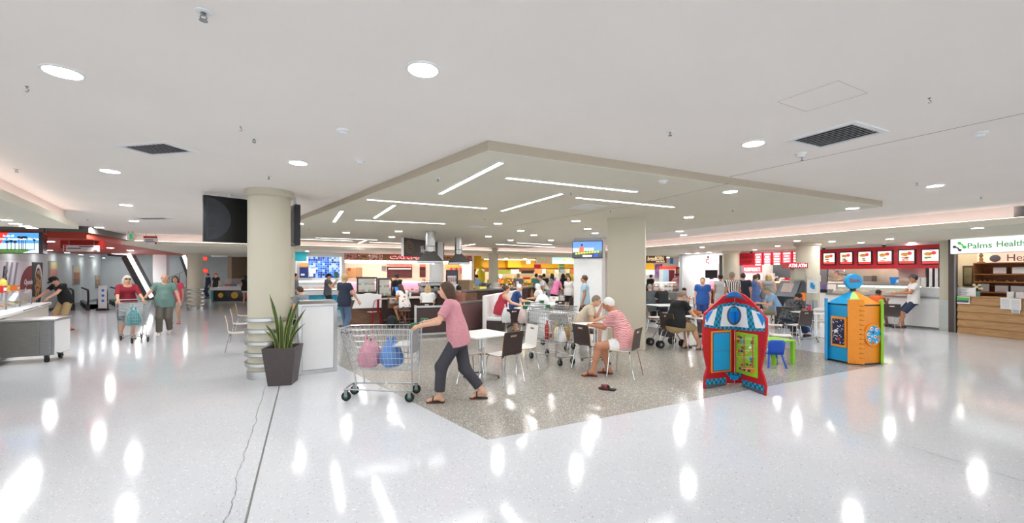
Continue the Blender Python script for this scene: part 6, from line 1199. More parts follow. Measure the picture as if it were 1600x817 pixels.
# the long brown service counter behind the booth
a = Vector(((703-800)/FPX*13.75, 13.75)); b = Vector(((837-800)/FPX*18.3, 18.3)); d = b-a; L = d.length; sr = math.atan2(d.y, d.x); t = thing('service_counter', 'long dark brown service counter with a steel top behind the booth seat', 'counter', (a.x, a.y, .0015), sr)
mb = MB(); mb.box(0, L, 0, .6, 0, 1.08); part('counter_body', mb, M_BROWN, t); mb = MB(); mb.box(-.03, L, -.05, .65, 1.08, 1.14); part('counter_top', mb, M_STEELD, t, bevel=.006); mb = MB(); mb.box(0, 1.4, -.012, 0, .3, 1.05); part('wood_panel', mb, M_WOODC, t)
for i in range(6): mb = MB(); mb.box(1.42+i*.68, 1.42+i*.68+.66, -.012, 0, .1, 1.05); part('front_panel', mb, M_BROWN, t, bevel=.004)
mb = MB(); mb.lathe([(0,-.24),(.09,-.1),(.11,.05),(.06,.2),(0,.27)], 16); mb.v = [(v[0]+L-.35, -.016+v[1]*.04, v[2]+.80) for v in mb.v]; part('gold_leaf_emblem', mb, M_GOLD, t, True)
def os(x, y, z=1.142): c, s_ = math.cos(sr), math.sin(sr); return Vector((a.x+c*x-s_*y, a.y+s_*x+c*y, z))
mb = MB(); mb.add(frust(.2,.22,0,.34), [(0,3,2,1),(0,1,5,4),(1,2,6,5),(2,3,7,6),(3,0,4,7)]); o = single('paper_bag', mb, mat('kraft_paper', '#8f7659', .8, var=.12, bump=.3), 'large brown paper bag on the near end of the service counter', 'bag', os(1.1, .25), sr+.3); so = o.modifiers.new('thick', 'SOLIDIFY'); so.thickness = .004
mb = MB(); mb.box(-.2, .2, -.14, .14, 0, .09); single('sponge_pack', mb, mat('pack_yellow', '#d9cf5a', .6, var=.1), 'yellow pack lying on the steel counter top', 'pack', os(1.85, .2), sr, bevel=.01)
carton(os(2.35, .3), .3, .25, .22, M_STEELD, M_BLACK, 'grey till box in the middle of the service counter', sr); t = thing('glass_dome', 'glass dome with a plate in the middle of the service counter', 'dome', os(2.95, .25)); mb = MB(); mb.cyl((0,0,0),(0,0,.02),.16,.16,18); part('plate', mb, M_WHITE, t, True); mb = MB(); mb.lathe([(.14,.02),(.14,.14),(.09,.22),(0,.24)], 18); part('dome', mb, M_GLASS, t, True)
mb = MB(); mb.lathe([(.05,0),(.055,.24),(.03,.25),(0,.25)], 14); single('cup_stack', mb, M_WHITE, 'tall white cup stack near the far end of the service counter', 'cups', os(4.35, .2), smooth=True)
for i, (x, y) in enumerate(((2.25,.05),(3.4,.2),(3.7,.3),(2.1,.4))): mb = MB(); mb.lathe([(.04,0),(.045,.1+.02*i),(.02,.13+.02*i),(0,.13+.02*i)], 12); single('jar', mb, [M_STEELD, M_BLACK, M_WHITE, M_RGREY][i], ['steel jar by the yellow pack','black jar past the glass dome','white jar toward the end of the service counter','dark grey jar behind the yellow pack'][i], 'jar', os(x, y), smooth=True)
# ---------------------------------------------------------------- shops along the back wall
BW = Wall((-7.96, 19.9), GA)
def bx(px, y=0): return BW.xz(px, 420, y)[0]
def wbox(w, name, label, cat, px, y0, y1, m, bev=0, top=None, bot=None, **k):
    x0, x1, z0, z1 = w.rect(*px, y=y0); z1 = z1 if top is None else top; z0 = z0 if bot is None else bot; p = w.pt((x0+x1)/2, y0); mb = MB(); mb.box(-(x1-x0)/2, (x1-x0)/2, 0, y1-y0, 0, z1-z0)
    return single(name, mb, m, label, cat, (p.x, p.y, z0), w.rz, bevel=bev, **k)
M_CREAM = mat('shop_cream', '#eadcc3', .6, var=.03)
mb = MB(); mb.box(bx(455), bx(538), 1.6, 1.75, 0, ZL); struct('wall_back_fish', mb, M_WHITE, loc=(BW.o.x, BW.o.y, 0), rz=GA)
mb = MB(); mb.box(bx(536), bx(743), 2.4, 2.55, 0, ZL); struct('wall_back_butcher', mb, M_CREAM, loc=(BW.o.x, BW.o.y, 0), rz=GA)
mb = MB(); mb.box(bx(300, 3), bx(458), 1.4, 1.55, 0, ZC); struct('wall_back_middle', mb, M_WHITE, loc=(BW.o.x, BW.o.y, 0), rz=GA) if False else None
for px, l in ((460, 1), (536.5, 2), (738.5, 3)): x = bx(px); mb = MB(); mb.box(x-.07, x+.07, -.05, 1.6, 0, ZL); struct('trim_%d' % (10+l), mb, M_WHITE, loc=(BW.o.x, BW.o.y, 0), rz=GA)
mb = MB(); mb.box(bx(458), bx(536), -.02, .1, BW.xz(500, 401)[1], ZL); struct('bulkhead_fish', mb, M_WHITE, loc=(BW.o.x, BW.o.y, 0), rz=GA)
# fish shop: blue tile wall built of single tiles (far and tiny: one piece of stuff)
x0, x1, z0, z1 = BW.rect(482, 400, 534, 434, 1.55); rr = random.Random(8); mb = MB(); s = .105; nx = int((x1-x0)/s); nz = int((z1-z0)/s)
for i in range(nx):
    for j in range(nz):
        k = rr.choice([0,0,1,1,2,2,3]); X = x0+i*s; Z = z0+j*s; mb.box(X, X+s*.94, -.012-rr.random()*.006, 0, Z, Z+s*.94, k)
p = BW.pt(0, 1.595); t = thing('tiled_panel', 'wall of small mixed blue tiles behind the fish counter', 'tiles', (p.x, p.y, 0), GA); part('tile', mb, [mat('tile_royal', '#2050b8', .25), mat('tile_mid', '#4f86dd', .25), mat('tile_pale', '#a9c9ef', .25), mat('tile_navy', '#13337f', .25)], t, kind='stuff')
mb = MB(); mb.box(x0, x1, -.01, 0, z0, z1); part('grout_bed', mb, mat('grout_white', '#dfe6ee', .7), t)
wbox(BW, 'shop_sign', 'plain turquoise shop sign right of the thick pillar', 'sign', (461, 392, 479, 408), -.15, -.03, mat('turquoise', '#1fb4c6', .4, emit=.25), top=ZL-.01)
wbox(BW, 'menu_panel', 'navy blue panel under the turquoise sign', 'panel', (468, 418, 481.5, 434), 1.40, 1.59, mat('navy_panel', '#1c2a6b', .4)); wbox(BW, 'notice_card', 'white card on the navy blue panel', 'notice', (470, 427.5, 476, 430.5), 1.385, 1.40, M_WHITE)
wbox(BW, 'food_print', 'food picture between the turquoise sign and the navy panel', 'picture', (468, 411, 481.5, 417.5), 1.40, 1.59, M_TAN)
wbox(BW, 'price_board', 'upper white board leaning before the blue tiles', 'board', (482, 419, 493.5, 427), 1.50, 1.57, M_WHITE); wbox(BW, 'price_board', 'lower white board leaning before the blue tiles', 'board', (482, 427.6, 489.5, 432.5), 1.50, 1.57, M_WHITE)
x0, x1, z0, z1 = BW.rect(458, 447, 534, 470, 0); p = BW.pt(x0, 0); L = x1-x0; t = thing('fish_counter', 'long white and blue fish counter with a glass case before the blue tiles', 'counter', (p.x, p.y, 0), GA)
mb = MB(); mb.box(0, L, .05, .95, 0, .72); part('blue_front', mb, mat('sea_print', '#1e8fd0', .4, col2='#2fb0b8', scale=6), t); mb = MB(); mb.box(0, L, -.02, 1.0, .72, .92); part('white_band', mb, M_WHITE, t); mb = MB(); mb.box(0, L, -.03, .98, .92, .945); part('green_line', mb, M_GREEN, t)
mb = MB(); mb.box(0, L, .05, .95, .945, 1.0); part('ice_bed', mb, M_SIGNW, t); mb = MB(); mb.box(0, L, .0, .012, .95, 1.38); mb.box(0, L, .0, .8, 1.38, 1.395); part('glass_case', mb, M_GLASS, t); mb = MB(); mb.box(0, L, .55, .95, 1.2, 1.25); part('case_shelf', mb, M_STEEL, t); mb = MB(); mb.box(0, L, .5, .95, 1.30, 1.38); part('case_light', mb, M_SIGNW, t)
rr = random.Random(6)
for i in range(14): mb = MB(); mb.ball((0,0,.03), (.16,.1,.035), 8); q = BW.pt(x0+.3+i*(L-.6)/13, .35+.2*(i % 2)); single('fish_tray', mb, [mat('salmon','#e0866a',.5), mat('pale_fish','#d9d5d0',.4), mat('prawn','#d9735a',.5)][i % 3], 'small tray of fish on the ice of the fish counter', 'fish', (q.x, q.y, 1.001), GA, 'fish on the ice', smooth=True)
q = BW.pt(bx(525.5, .4), .4); t = thing('small_potted_plant', 'small green plant on top of the fish counter', 'plant', (q.x, q.y, 1.396)); mb = MB(); mb.lathe([(.05,0),(.07,.1),(.06,.1)], 10); part('pot', mb, M_WHITE, t, True)
for k in range(7): u = k*.9; mb = MB(); mb.prism([(-.03,0),(.03,0),(.05,.16),(0,.3),(-.05,.16)], -.004, .004); mb.v = [(v[0]*math.cos(u)+v[2]*.4*math.sin(u), v[0]*math.sin(u)-v[2]*.4*math.cos(u), v[2]+.08) for v in mb.v]; part('leaf', mb, mat('leaf_green', '#5d9c3e', .5), t)
# butcher
def fascia(px0, px1, y, name, label, m, cat='sign', py=(393.5, 406)): 
    return wbox(BW, name, label, cat, (px0, py[0], px1, py[1]), y, y+.1, m, top=ZL-.005, bot=BW.xz((px0+px1)/2, py[1], y)[1])
ZF = BW.xz(637, 407)[1]
def bsign(px0, px1, name, label, m, extra=None):
    x0, x1 = bx(px0), bx(px1); p = BW.pt(x0, -.06); t = thing(name, label, 'sign', (p.x, p.y, ZF), GA); L = x1-x0; H = ZL-.01-ZF; mb = MB(); mb.box(0, L, 0, .06, 0, H); part('panel', mb, m, t)
    if extra: extra(t, L, H)
    return t
M_MEAT1 = mat('meat_print', '#8e2f2d', .5, scale=9, col2='#d8a79a'); M_MEAT2 = mat('roast_print', '#6e4630', .5, scale=9, col2='#c89a70'); M_SALAD = mat('salad_print', '#e6dccb', .5, scale=8, col2='#b8473a')
bsign(538, 561, 'food_photo_panel', 'raw meat photo panel at the left of the butcher sign', M_MEAT1); bsign(561.3, 576.5, 'food_photo_panel', 'roast meat photo panel left of the salad photo', M_MEAT2); bsign(577, 597, 'food_photo_panel', 'pale salad photo panel left of the red lettering', M_SALAD)
def letters(t, L, H):
    txt = "CAMPBELL'S"; mb = MB(); mb.text(txt, L*.52, H*.5, H*.72, y=-.02, depth=.05, width=L*.80, bold=.02); part('lettering', mb, mat('letter_red', '#e0252a', .4, emit=.5), t); mb = MB(); mb.text(txt, L*.52-.015, H*.5-.015, H*.74, y=-.001, depth=.02, width=L*.81, bold=.035); part('letter_backing', mb, M_SIGNW, t)
bsign(597.4, 694, 'butcher_sign', 'brown butcher fascia with big red lettering, partly behind the cafe board', mat('sign_timber', '#9a6e4a', .5, kind='wood', col2='#86603f'), letters)
bsign(694.4, 714, 'food_photo_panel', 'dark roast photo panel right of the cafe board', M_MEAT2); bsign(714.4, 737, 'food_photo_panel', 'red grill photo panel at the right end of the butcher sign', M_MEAT1)
x0, x1 = bx(538), bx(737.5); p = BW.pt(x0, 0); L = x1-x0; t = thing('butcher_light_trough', 'long white light trough under the butcher sign', 'light', (p.x, p.y, ZF-.14), GA); mb = MB(); mb.box(0, L, 0, .22, 0, .13); part('casing', mb, M_WHITE, t); mb = MB(); mb.box(.02, L-.02, -.006, 0, .01, .12); part('diffuser', mb, mat('trough_light', '#fff3e2', .5, emit=3.0), t); mb = MB(); mb.box(.02, L-.02, .01, .2, -.006, 0); part('lower_diffuser', mb, mat('trough_light_low', '#fff1dc', .5, emit=12), t)
def back(name, label, cat, px, m, d=.04, y=2.38, **k): return wbox(BW, name, label, cat, px, y-d, y, m, **k)
back('shelf_unit', 'brown shelf opening at the left of the butcher back wall', 'shelf', (541, 419, 556, 433), mat('wall_tan', '#c09a63', .6)); back('wall_panel', 'tan back panel above the butcher door', 'panel', (556.5, 418, 566, 433), mat('tan_dark', '#a98a5c', .6)); back('wall_clock', 'brown round disc on the butcher back wall', 'disc', (543.5, 418.5, 548, 423.5), mat('disc_brown', '#8c552f', .6), y=2.2)
back('wall_opening', 'dark opening with red lamps in the butcher back wall', 'opening', (605, 414, 644, 434), mat('opening_dark', '#4a2622', .7, var=.3, scale=8)); back('red_valance', 'red striped valance over the dark butcher opening', 'valance', (605, 411.5, 644, 417), mat('valance_red', '#d86a58', .6, emit=.15, var=.2, scale=6), y=2.2); back('print_banner', 'thin white slogan strip across the dark butcher opening', 'banner', (607, 419, 642, 420.5), M_SIGNW, y=2.2)
back('wall_opening', 'small dark opening right of the barista', 'opening', (656, 417, 665, 433), mat('opening_dark', '#4a2622')); back('red_valance', 'small red valance right of the long one', 'valance', (656, 413, 665, 417), mat('valance_red', '#d86a58'), y=2.2); back('wall_scale', 'round grey dial on the butcher pillar', 'dial', (596.5, 415.5, 603, 423), M_STEELD)
back('yellow_valance', 'yellow valance behind the farther steel hood', 'valance', (696, 414.5, 727, 418), mat('val_yellow', '#e0b63c', .6, emit=.15), y=2.2)
for i, px in enumerate((704, 712, 720)): back('red_banner', ['red hanging banner above the drinks fridge','second red hanging banner right of the fridge','third red hanging banner right of the fridge'][i], 'banner', (px, 418.5, px+2.6, 427), M_RED, y=2.2)
x0, x1, _, _ = BW.rect(538, 434, 737, 470, 0); p = BW.pt(x0, .0); L = x1-x0; t = thing('meat_counter', 'long butcher counter with a pink lit glass meat case', 'counter', (p.x, p.y, 0), GA)
mb = MB(); mb.box(0, L, .05, 1.0, 0, .75); part('counter_front', mb, mat('maroon_tile', '#7c3a3a', .4, var=.1), t); mb = MB(); mb.box(0, L, .1, 1.0, .75, .84); part('meat_bed', mb, M_WHITE, t); mb = MB(); mb.box(0, L, .02, .035, .75, 1.3); mb.box(0, L, .02, .8, 1.3, 1.315); part('glass_case', mb, M_GLASS, t); mb = MB(); mb.box(0, L, .75, .8, .84, 1.3); part('case_back', mb, mat('pink_glow', '#f2a9c0', .5, emit=.35, var=.15, scale=3), t); mb = MB(); mb.box(0, L, .6, .8, 1.26, 1.3); part('case_lamp', mb, mat('pink_lamp', '#ffc0d8', .5, emit=6), t); mb = MB(); mb.box(0, L, -.02, 1.0, .70, .75); part('counter_rail', mb, M_STEEL, t)
for i in range(30): q = BW.pt(x0+.25+i*(L-.5)/29, .38+.14*(i % 2)); mb = MB(); mb.ball((0,0,.05), (.11,.12,.06), 8); single('meat_portion', mb, [mat('meat_red','#c0394a',.5,var=.15), mat('meat_pink','#e08a94',.5,var=.1), mat('meat_pale','#e8b7ac',.5)][i % 3], 'portion of meat in the pink lit butcher case', 'meat', (q.x, q.y, .841), GA, 'meat in the butcher case', smooth=True)
for i, (px, m) in enumerate(((577, M_GREEN), (583, M_YEL), (590, M_ORANGE), (612, M_YEL), (626, M_GREEN), (565, M_REDP), (662, M_TAN), (730, M_WHITE))): 
    q = BW.pt(bx(px, .4), .4); mb = MB(); mb.ball((0,0,.07), (.10,.08,.07), 8); mb.box(-.1, .1, -.08, .08, 0, .03); single('deli_item', mb, m, ['green bunch on top of the butcher case','yellow pack on top of the butcher case','orange pack on top of the butcher case','yellow bunch above the till on the butcher case','green bowl behind the barista on the butcher case','red pack at the left on the butcher case','tan pack right of the barista on the butcher case','white pack at the right end of the butcher case'][i], 'food', (q.x, q.y, 1.316), GA)
# ---------------------------------------------------------------- fruit market
mb = MB(); mb.box(bx(741, 5.0)-1, bx(1010, 5.0)+3, 5.0, 5.15, 2.15, ZL); struct('wall_back_market', mb, mat('market_yellow', '#f0b90f', .5, var=.04), loc=(BW.o.x, BW.o.y, 0), rz=GA)
mb = MB(); mb.box(bx(741, 5.0)-1, bx(1010, 5.0)+3, 5.0, 5.15, 1.85, 2.15); struct('wall_band_market', mb, mat('market_brown', '#8f4a25', .5, var=.06), loc=(BW.o.x, BW.o.y, 0), rz=GA); mb = MB(); mb.box(bx(741, 5.0)-1, bx(1010, 5.0)+3, 5.0, 5.15, 0, 1.85); struct('wall_base_market', mb, M_CREAM, loc=(BW.o.x, BW.o.y, 0), rz=GA)
mb = MB(); mb.box(-.5, .5, 4.6, 4.99, 2.15, ZL); struct('wall_pier_market', mb, mat('market_yellow', '#f0b90f'), loc=BW.pt(bx(802, 4.8), 0), rz=GA)
wbox(BW, 'yellow_pier', 'yellow and brown pier at the left of the fruit market', 'pier', (741.5, 398, 752, 460), 0, .4, mat('market_brown', '#8f4a25'), bot=0, top=1.95); wbox(BW, 'yellow_pier_top', 'yellow upper panel on the pier left of the fruit market', 'panel', (741.5, 398, 752, 416), 0, .4, mat('market_yellow', '#f0b90f'), bot=1.97, top=ZL-.01)
p = BW.pt(bx(751, -.6), -.6); t = thing('yellow_display', 'tall round yellow display with a white halo ring by the market pier', 'display', (p.x, p.y, 0)); mb = MB()
mb.lathe([(.2,0),(.2,1.3),(.24,1.35),(.24,2.0),(.1,2.1),(0,2.1)], 18); part('display_body', mb, mat('bright_yellow', '#e8cf1d', .5), t, True); mb = MB(); mb.tube([(.24*math.cos(u), -.2, 1.72+.24*math.sin(u)) for u in np.linspace(.6, 4.0, 16)], .025, 8); part('halo_ring', mb, M_SIGNW, t, True)
x0 = bx(836); x1 = bx(1012); p = BW.pt(x0, -.2); z0 = BW.xz(870, 412, -.2)[1]; t = thing('market_sign', 'long lit yellow and white fruit market sign with pale blue top', 'sign', (p.x, p.y, z0), GA); L = x1-x0; H = ZL-.01-z0
mb = MB(); mb.box(0, L, 0, .12, 0, H); part('casing', mb, M_WHITE, t); mb = MB(); mb.box(0, L, -.012, 0, 0, H*.55); part('lit_face', mb, mat('lit_cream', '#fff6d8', .5, emit=1.1), t); mb = MB(); mb.box(0, L, -.012, 0, H*.55, H); part('sky_face', mb, mat('lit_sky', '#bfe3ee', .5, emit=.8), t)
mb = MB(); mb.box(0, 1.05, -.02, -.012, 0, H); part('leaf_panel', mb, mat('lit_leaf', '#9fc98a', .5, emit=.4, scale=5, col2='#e08a9a'), t); mb = MB(); mb.text("FARMER JACK'S", L*.55+.3, H*.60, H*.52, y=-.03, depth=.03, width=L*.76, bold=.02); part('lettering', mb, mat('lit_yellow', '#f7e14a', .5, emit=1.0), t)
mb = MB(); mb.text("FRESH FOODS", L*.6, H*.2, H*.26, y=-.02, depth=.01, width=L*.4); part('lettering', mb, mat('lit_orange', '#f2c76a', .5, emit=.9), t)
def mk(name, label, cat, px, m, y=3.6, d=.06, **k): return wbox(BW, name, label, cat, px, y, y+d, m, **k)
mk('price_sign', 'red price sign hanging under the market sign', 'sign', (835, 413, 845, 419), M_RED, 1.5); mk('price_sign', 'green and white price sign hanging in the market', 'sign', (873.5, 412, 882, 420), mat('lime_sign', '#7fc24a', .5), 1.5); mk('white_stripe_sign', 'white band on the green price sign', 'sign', (874, 415, 881.6, 417), M_WHITE, 1.46, .03)
mk('wall_clock', 'white lit round sign with a green leaf on the yellow market wall', 'sign', (823, 408, 829, 412), M_SIGNW, 4.9); mk('dark_screen', 'dark long screen on the market wall left of the signs', 'screen', (815, 422.5, 834, 427), M_BLACK, 4.6)
for i, (a, b, c, d, m) in enumerate(((777,421.5,798,428,'#7c8a33'),(798.5,421,811,428,'#e8e6de'),(836,420,847,427.5,'#c98a62'),(847.5,420,853,427.5,'#e9e4e6'),(854,420.5,866,428,'#b9a24a'),(867,421,873,428,'#e6e2de'),(874.5,421,882,426,'#8fa0c0'),(883,420,890,428,'#e4d9b2'),(890.5,420,899,428,'#d9743c'))):
    mk('produce_sign', ['green produce panel left on the market wall','white slogan panel on the market wall','peach produce panel under the red price sign','pale square panel in the market','olive produce panel in the market','white price panel in the market','bluish panel below the green price sign','cream panel right in the market','orange panel beside the television pillar'][i], 'panel', (a,b,c,d), mat('mk_'+m[1:], m, .6, var=.25, scale=4), 4.4)
M_FR = [mat('fruit_orange','#e58a2a',.5,var=.15), mat('fruit_red','#c23b2c',.5,var=.2), mat('fruit_green','#7fa83a',.5,var=.2), mat('fruit_yellow','#ebc93a',.5,var=.1), mat('fruit_purple','#6d3550',.5,var=.2), mat('fruit_pale','#e0c9a2',.5,var=.15)]
names = ['first','second','third','fourth','fifth','sixth','seventh','eighth','ninth','tenth','eleventh','twelfth','thirteenth']
rr = random.Random(12)
for r_, (y, z, pxs) in enumerate(((1.2,.75,range(768,905,13)),(3.8,1.05,range(772,905,14)))):
    for i, px in enumerate(pxs):
        q = BW.pt(bx(px, y), y); t = thing('fruit_stand', '%s fruit stand from the left in the %s market row' % (names[i], ['front','back'][r_]), 'fruit stand', (q.x, q.y, 0), GA, 'fruit stands of the market'); mb = MB(); mb.box(-.27, .27, -.35, .35, 0, z-.06); part('stand', mb, mat('stand_wood', '#6b4a33', .6), t); mb = MB(); mb.box(-.29, .29, -.37, .37, z-.06, z); part('tray', mb, mat('tray_dark', '#3c4338', .6), t)
        mb = MB()
        for a in range(5):
            for b in range(6): mb.ball((-.22+a*.11+rr.uniform(-.02,.02), -.3+b*.12, z+.05+b*.035), .058, 6, (0 if rr.random() < .8 else 1), 4)
        part('fruit', mb, [M_FR[rr.randrange(6)], M_FR[rr.randrange(6)]], t, True, kind='stuff')
        if (i+r_) % 2 == 0: mb = MB(); mb.box(-.12, .12, .36, .38, z+.35, z+.62); mb.box(-.01, .01, .36, .38, z-.05, z+.35); part('price_card', mb, [mat('bright_yellow', '#e8cf1d'), M_WHITE][r_ if i % 3 else 0], t)
for i in range(9): q = BW.pt(bx(780+i*14, 4.7), 4.7); t = thing('produce_shelf', '%s upper produce shelf from the left on the market back wall' % names[i], 'shelf', (q.x, q.y, 1.3), GA, 'produce shelves of the market'); mb = MB(); mb.box(-.3, .3, -.15, .29, 0, .04); part('shelf_board', mb, mat('stand_wood', '#6b4a33'), t); mb = MB(); [mb.ball((-.22+a*.11, -.05, .12), (.055,.1,.09), 6, 0, 4) for a in range(5)]; part('produce', mb, M_FR[(i*2+1) % 6], t, True, kind='stuff')
for i, px in enumerate((790, 820, 850, 880)):  # lamps added to brighten the yellow market wall
    q = BW.pt(bx(px, 2.5), 2.5); t = thing('added_market_lamp', names[i]+' added round lamp from the left in the market ceiling', 'light', (q.x, q.y, ZL), 0, 'added lamps of the market ceiling'); mb = MB(); mb.cyl((0,0,-.02), (0,0,0), .12, .12, 16); part('casing', mb, M_WHITE, t); mb = MB(); mb.cyl((0,0,-.026), (0,0,-.02), .10, .10, 16); part('lens', mb, mat('added_market_lens', '#ffe9b8', .5, emit=420), t)

def added_shop_light(p, rz, L, label, e=30, z=ZL):  # a fill tube added under a shop ceiling to light the interior
    t = thing('added_shop_light', label, 'light', (p[0], p[1], z-.004), rz); mb = MB(); mb.box(-L/2-.02, L/2+.02, -.06, .06, -.03, 0); part('casing', mb, M_WHITE, t); mb = MB(); mb.box(-L/2, L/2, -.045, .045, -.036, -.03); part('diffuser', mb, mat('added_shop_tube%d' % e, '#fff8ee', .5, emit=e, var=0), t)
for px, y, L, l in ((497, 1.0, 2.4, 'added tube light inside the fish shop'), (570, 1.5, 2.4, 'added left tube light inside the butcher shop'), (630, 1.5, 2.4, 'added middle tube light inside the butcher shop'), (700, 1.5, 2.4, 'added right tube light inside the butcher shop'), (785, 3.9, 2.6, 'added left tube light inside the fruit market'), (835, 3.9, 2.6, 'added middle tube light inside the fruit market'), (885, 3.9, 2.6, 'added right tube light inside the fruit market')): added_shop_light(BW.pt(bx(px, y), y), GA, L, l)  # tubes added to brighten the back shops and the market
for i, (px, y, zz) in enumerate(((840, 1.53, 2.3), (878, 1.53, 2.3))): 
    for s_ in (-.15, .15): q = BW.pt(bx(px, y)+s_, y); mb = MB(); mb.cyl((0,0,0), (0,0,.62), .01, .01, 6); single('sign_cord', mb, M_STEELD, ['red','green'][i]+' price sign cord, %s one' % ('left' if s_ < 0 else 'right'), 'cord', (q.x, q.y, ZL-.62))
# ---------------------------------------------------------------- food shops along the right wall
RW = Wall(G(1475, 516).xy, GA-R(90))
def rbox(name, label, cat, px, y0, y1, m, **k): return wbox(RW, name, label, cat, px, y0, y1, m, **k)
def rx(px, y=0): return RW.xz(px, 430, y)[0]
def rwall(name, px0, px1, y0, y1, z0, z1, m, px_y=None): mb = MB(); yy = y0 if px_y is None else px_y; mb.box(rx(px0, yy), rx(px1, yy), y0, y1, z0, z1); return struct(name, mb, m, loc=(RW.o.x, RW.o.y, 0), rz=RW.rz)
M_SS = mat('kitchen_steel', '#c8c2b6', .4, .6, kind='brushed', var=.08, scale=16); M_DKW = mat('dark_grey_wall', '#6c6f76', .6, var=.05)
ZFR0 = RW.xz(1471, 419)[1]; ZFR1 = ZL-.09
rwall('wall_right_kitchen', 1255, 1500, 3.0, 3.15, 0, ZL, M_SS); rwall('wall_right_chicken', 1120, 1262, 3.0, 3.15, 0, ZL, M_DKW)
rwall('wall_right_white', 1064, 1121, .0, .12, 0, ZL, M_WHITE); rwall('bulkhead_right', 1120, 1476, .02, .3, ZFR1-.02, ZL, M_WHITE)
# nearest red shop
x0, x1 = rx(1280), rx(1474); p = RW.pt(x0, -.03); t = thing('red_shop_fascia', 'long red fascia carrying six lit menu boards', 'fascia', (p.x, p.y, ZFR0), RW.rz); L = x1-x0; H = ZFR1-ZFR0
mb = MB(); mb.box(0, L, 0, .22, 0, H); part('fascia_panel', mb, M_RED, t, bevel=.004)
rr = random.Random(21); M_MENU = mat('menu_white', '#fbfbf8', .5, emit=.95, var=0)
for i, px in enumerate(((1286,394.5,1306,414), (1312,393.2,1333.5,413.7), (1340.5,392,1363,413.7), (1370.5,391,1395.5,413.3), (1403.5,389.5,1431,413.2), (1439.5,388.5,1469.5,413.3))):
    a0, a1, z0, z1 = RW.rect(*px, y=-.05); q = RW.pt((a0+a1)/2, -.031); w = (a1-a0)/2; h = z1-z0
    t2 = thing('menu_board', ['first lit menu board from the left on the red fascia, above the playhouse disc','second lit menu board from the left on the red fascia','third lit menu board from the left, with a red dish at its top','fourth lit menu board, below the dome camera','fifth lit menu board, with an orange dish near its bottom left','largest lit menu board at the right end of the red fascia'][i], 'menu board', (q.x, q.y, z0), RW.rz)
    mb = MB(); mb.box(-w, w, -.045, 0, 0, h); part('casing', mb, M_BLACK, t2, bevel=.006); mb = MB(); mb.box(-w+.035, w-.035, -.050, -.044, .035, h-.035); f = part('lit_face', mb, M_MENU, t2)
    mb = MB(); mb.box(-w+.035, w-.035, -.052, -.049, .035, .11); part('red_footer', mb, mat('menu_red', '#e2463c', .5, emit=.6), f)
    mb = MB(); mb.cyl((w-.14,-.053,h-.13), (w-.14,-.049,h-.13), .058, .058, 18); part('red_roundel', mb, mat('menu_red', '#e2463c'), f)
    for k in range(7):
        X = rr.uniform(-w+.12, w-.2); Z = rr.choice([h*.72, h*.45, h*.30]); s_ = rr.uniform(.05, .09) if k else .16; mb = MB(); mb.ball((X if k else -.05, -.050, Z if k else h*.68), (s_*.9 if k else .10, .004, s_*.35), 10); part('food_picture', mb, mat('menu_food%d' % (k % 4), ['#d9973f','#b5402e','#7d9b42','#c98a5a'][k % 4], .6, emit=.35, var=.3, scale=25), f, True)
    mb = MB()
    for k in range(8): X = rr.uniform(-w+.08, w-.25); Z = rr.choice([h*.2, h*.37, h*.56, h*.86]); mb.box(X, X+rr.uniform(.06, .14), -.052, -.049, Z, Z+.014)
    part('print_lines', mb, M_RGREY, f, kind='stuff')
def dome(px, py, label): a0, z = RW.xz(px, py, -.12); q = RW.pt(a0, -.12); t = thing('dome_camera', label, 'camera', (q.x, q.y, ZL)); mb = MB(); mb.cyl((0,0,-.04), (0,0,0), .07, .07, 16); part('base', mb, M_WHITE, t, True); mb = MB(); mb.ball((0,0,-.05), .055, 12); part('dome', mb, M_DARK, t, True)
dome(1381, 388, 'white dome camera above the fourth menu board'); dome(1287, 389, 'white dome camera above the first menu board'); dome(1174, 398, 'white dome camera over the red script fascia')
# counter of the red shop
x0, x1 = rx(1292), rx(1474); xm = rx(1432); p = RW.pt(x0, 0); L = x1-x0; t = thing('take_away_counter', 'white take away counter with a long glass food case under the menu boards', 'counter', (p.x, p.y, 0), RW.rz)
zc_ = 1.0; mb = MB(); mb.box(0, L, 0, .8, .06, zc_-.06); part('counter_body', mb, M_WHITE, t); mb = MB(); mb.box(0, L, .02, .8, 0, .06); part('kick_plate', mb, M_STEELD, t); mb = MB(); mb.box(-.02, L, -.05, .85, zc_-.06, zc_); part('counter_top', mb, M_STEEL, t)
g = xm-x0; mb = MB(); mb.box(0, g, .0, .012, zc_, 1.34); mb.box(0, g, 0, .6, 1.34, 1.352); part('glass_case', mb, M_GLASS, t); mb = MB(); mb.box(0, g, -.015, .02, 1.33, 1.36); part('case_rail', mb, M_STEELD, t); mb = MB(); mb.box(.2, g, .35, .45, 1.24, 1.29); part('case_light', mb, mat('case_light', '#fff5dd', .5, emit=5), t)
mb = MB(); mb.box(0, g, .6, .65, zc_, 1.33); part('case_back', mb, mat('case_grey', '#7d8a86', .4, var=.06), t)
mb = MB(); mb.box(g, L, -.03, .7, zc_, 1.28); part('steel_end_box', mb, mat('pale_steel', '#d3d6d8', .35, .3, var=.04), t, bevel=.006)
for i in range(9): mb = MB(); xx = .25+i*(g-.5)/8; mb.box(xx-.14, xx+.14, .15, .5, zc_, zc_+.09); part('food_pan', mb, M_STEEL, t); mb = MB(); mb.ball((xx,.32,zc_+.09), (.12,.15,.05), 8); part('food', mb, mat(['hot_gold','hot_brown','hot_red'][i % 3], ['#c98f3a','#6d4026','#a8442a'][i % 3], .6, var=.25, scale=30), t, True)
def on_r(px, y, z): q = RW.pt(rx(px, y), y); return (q.x, q.y, z)
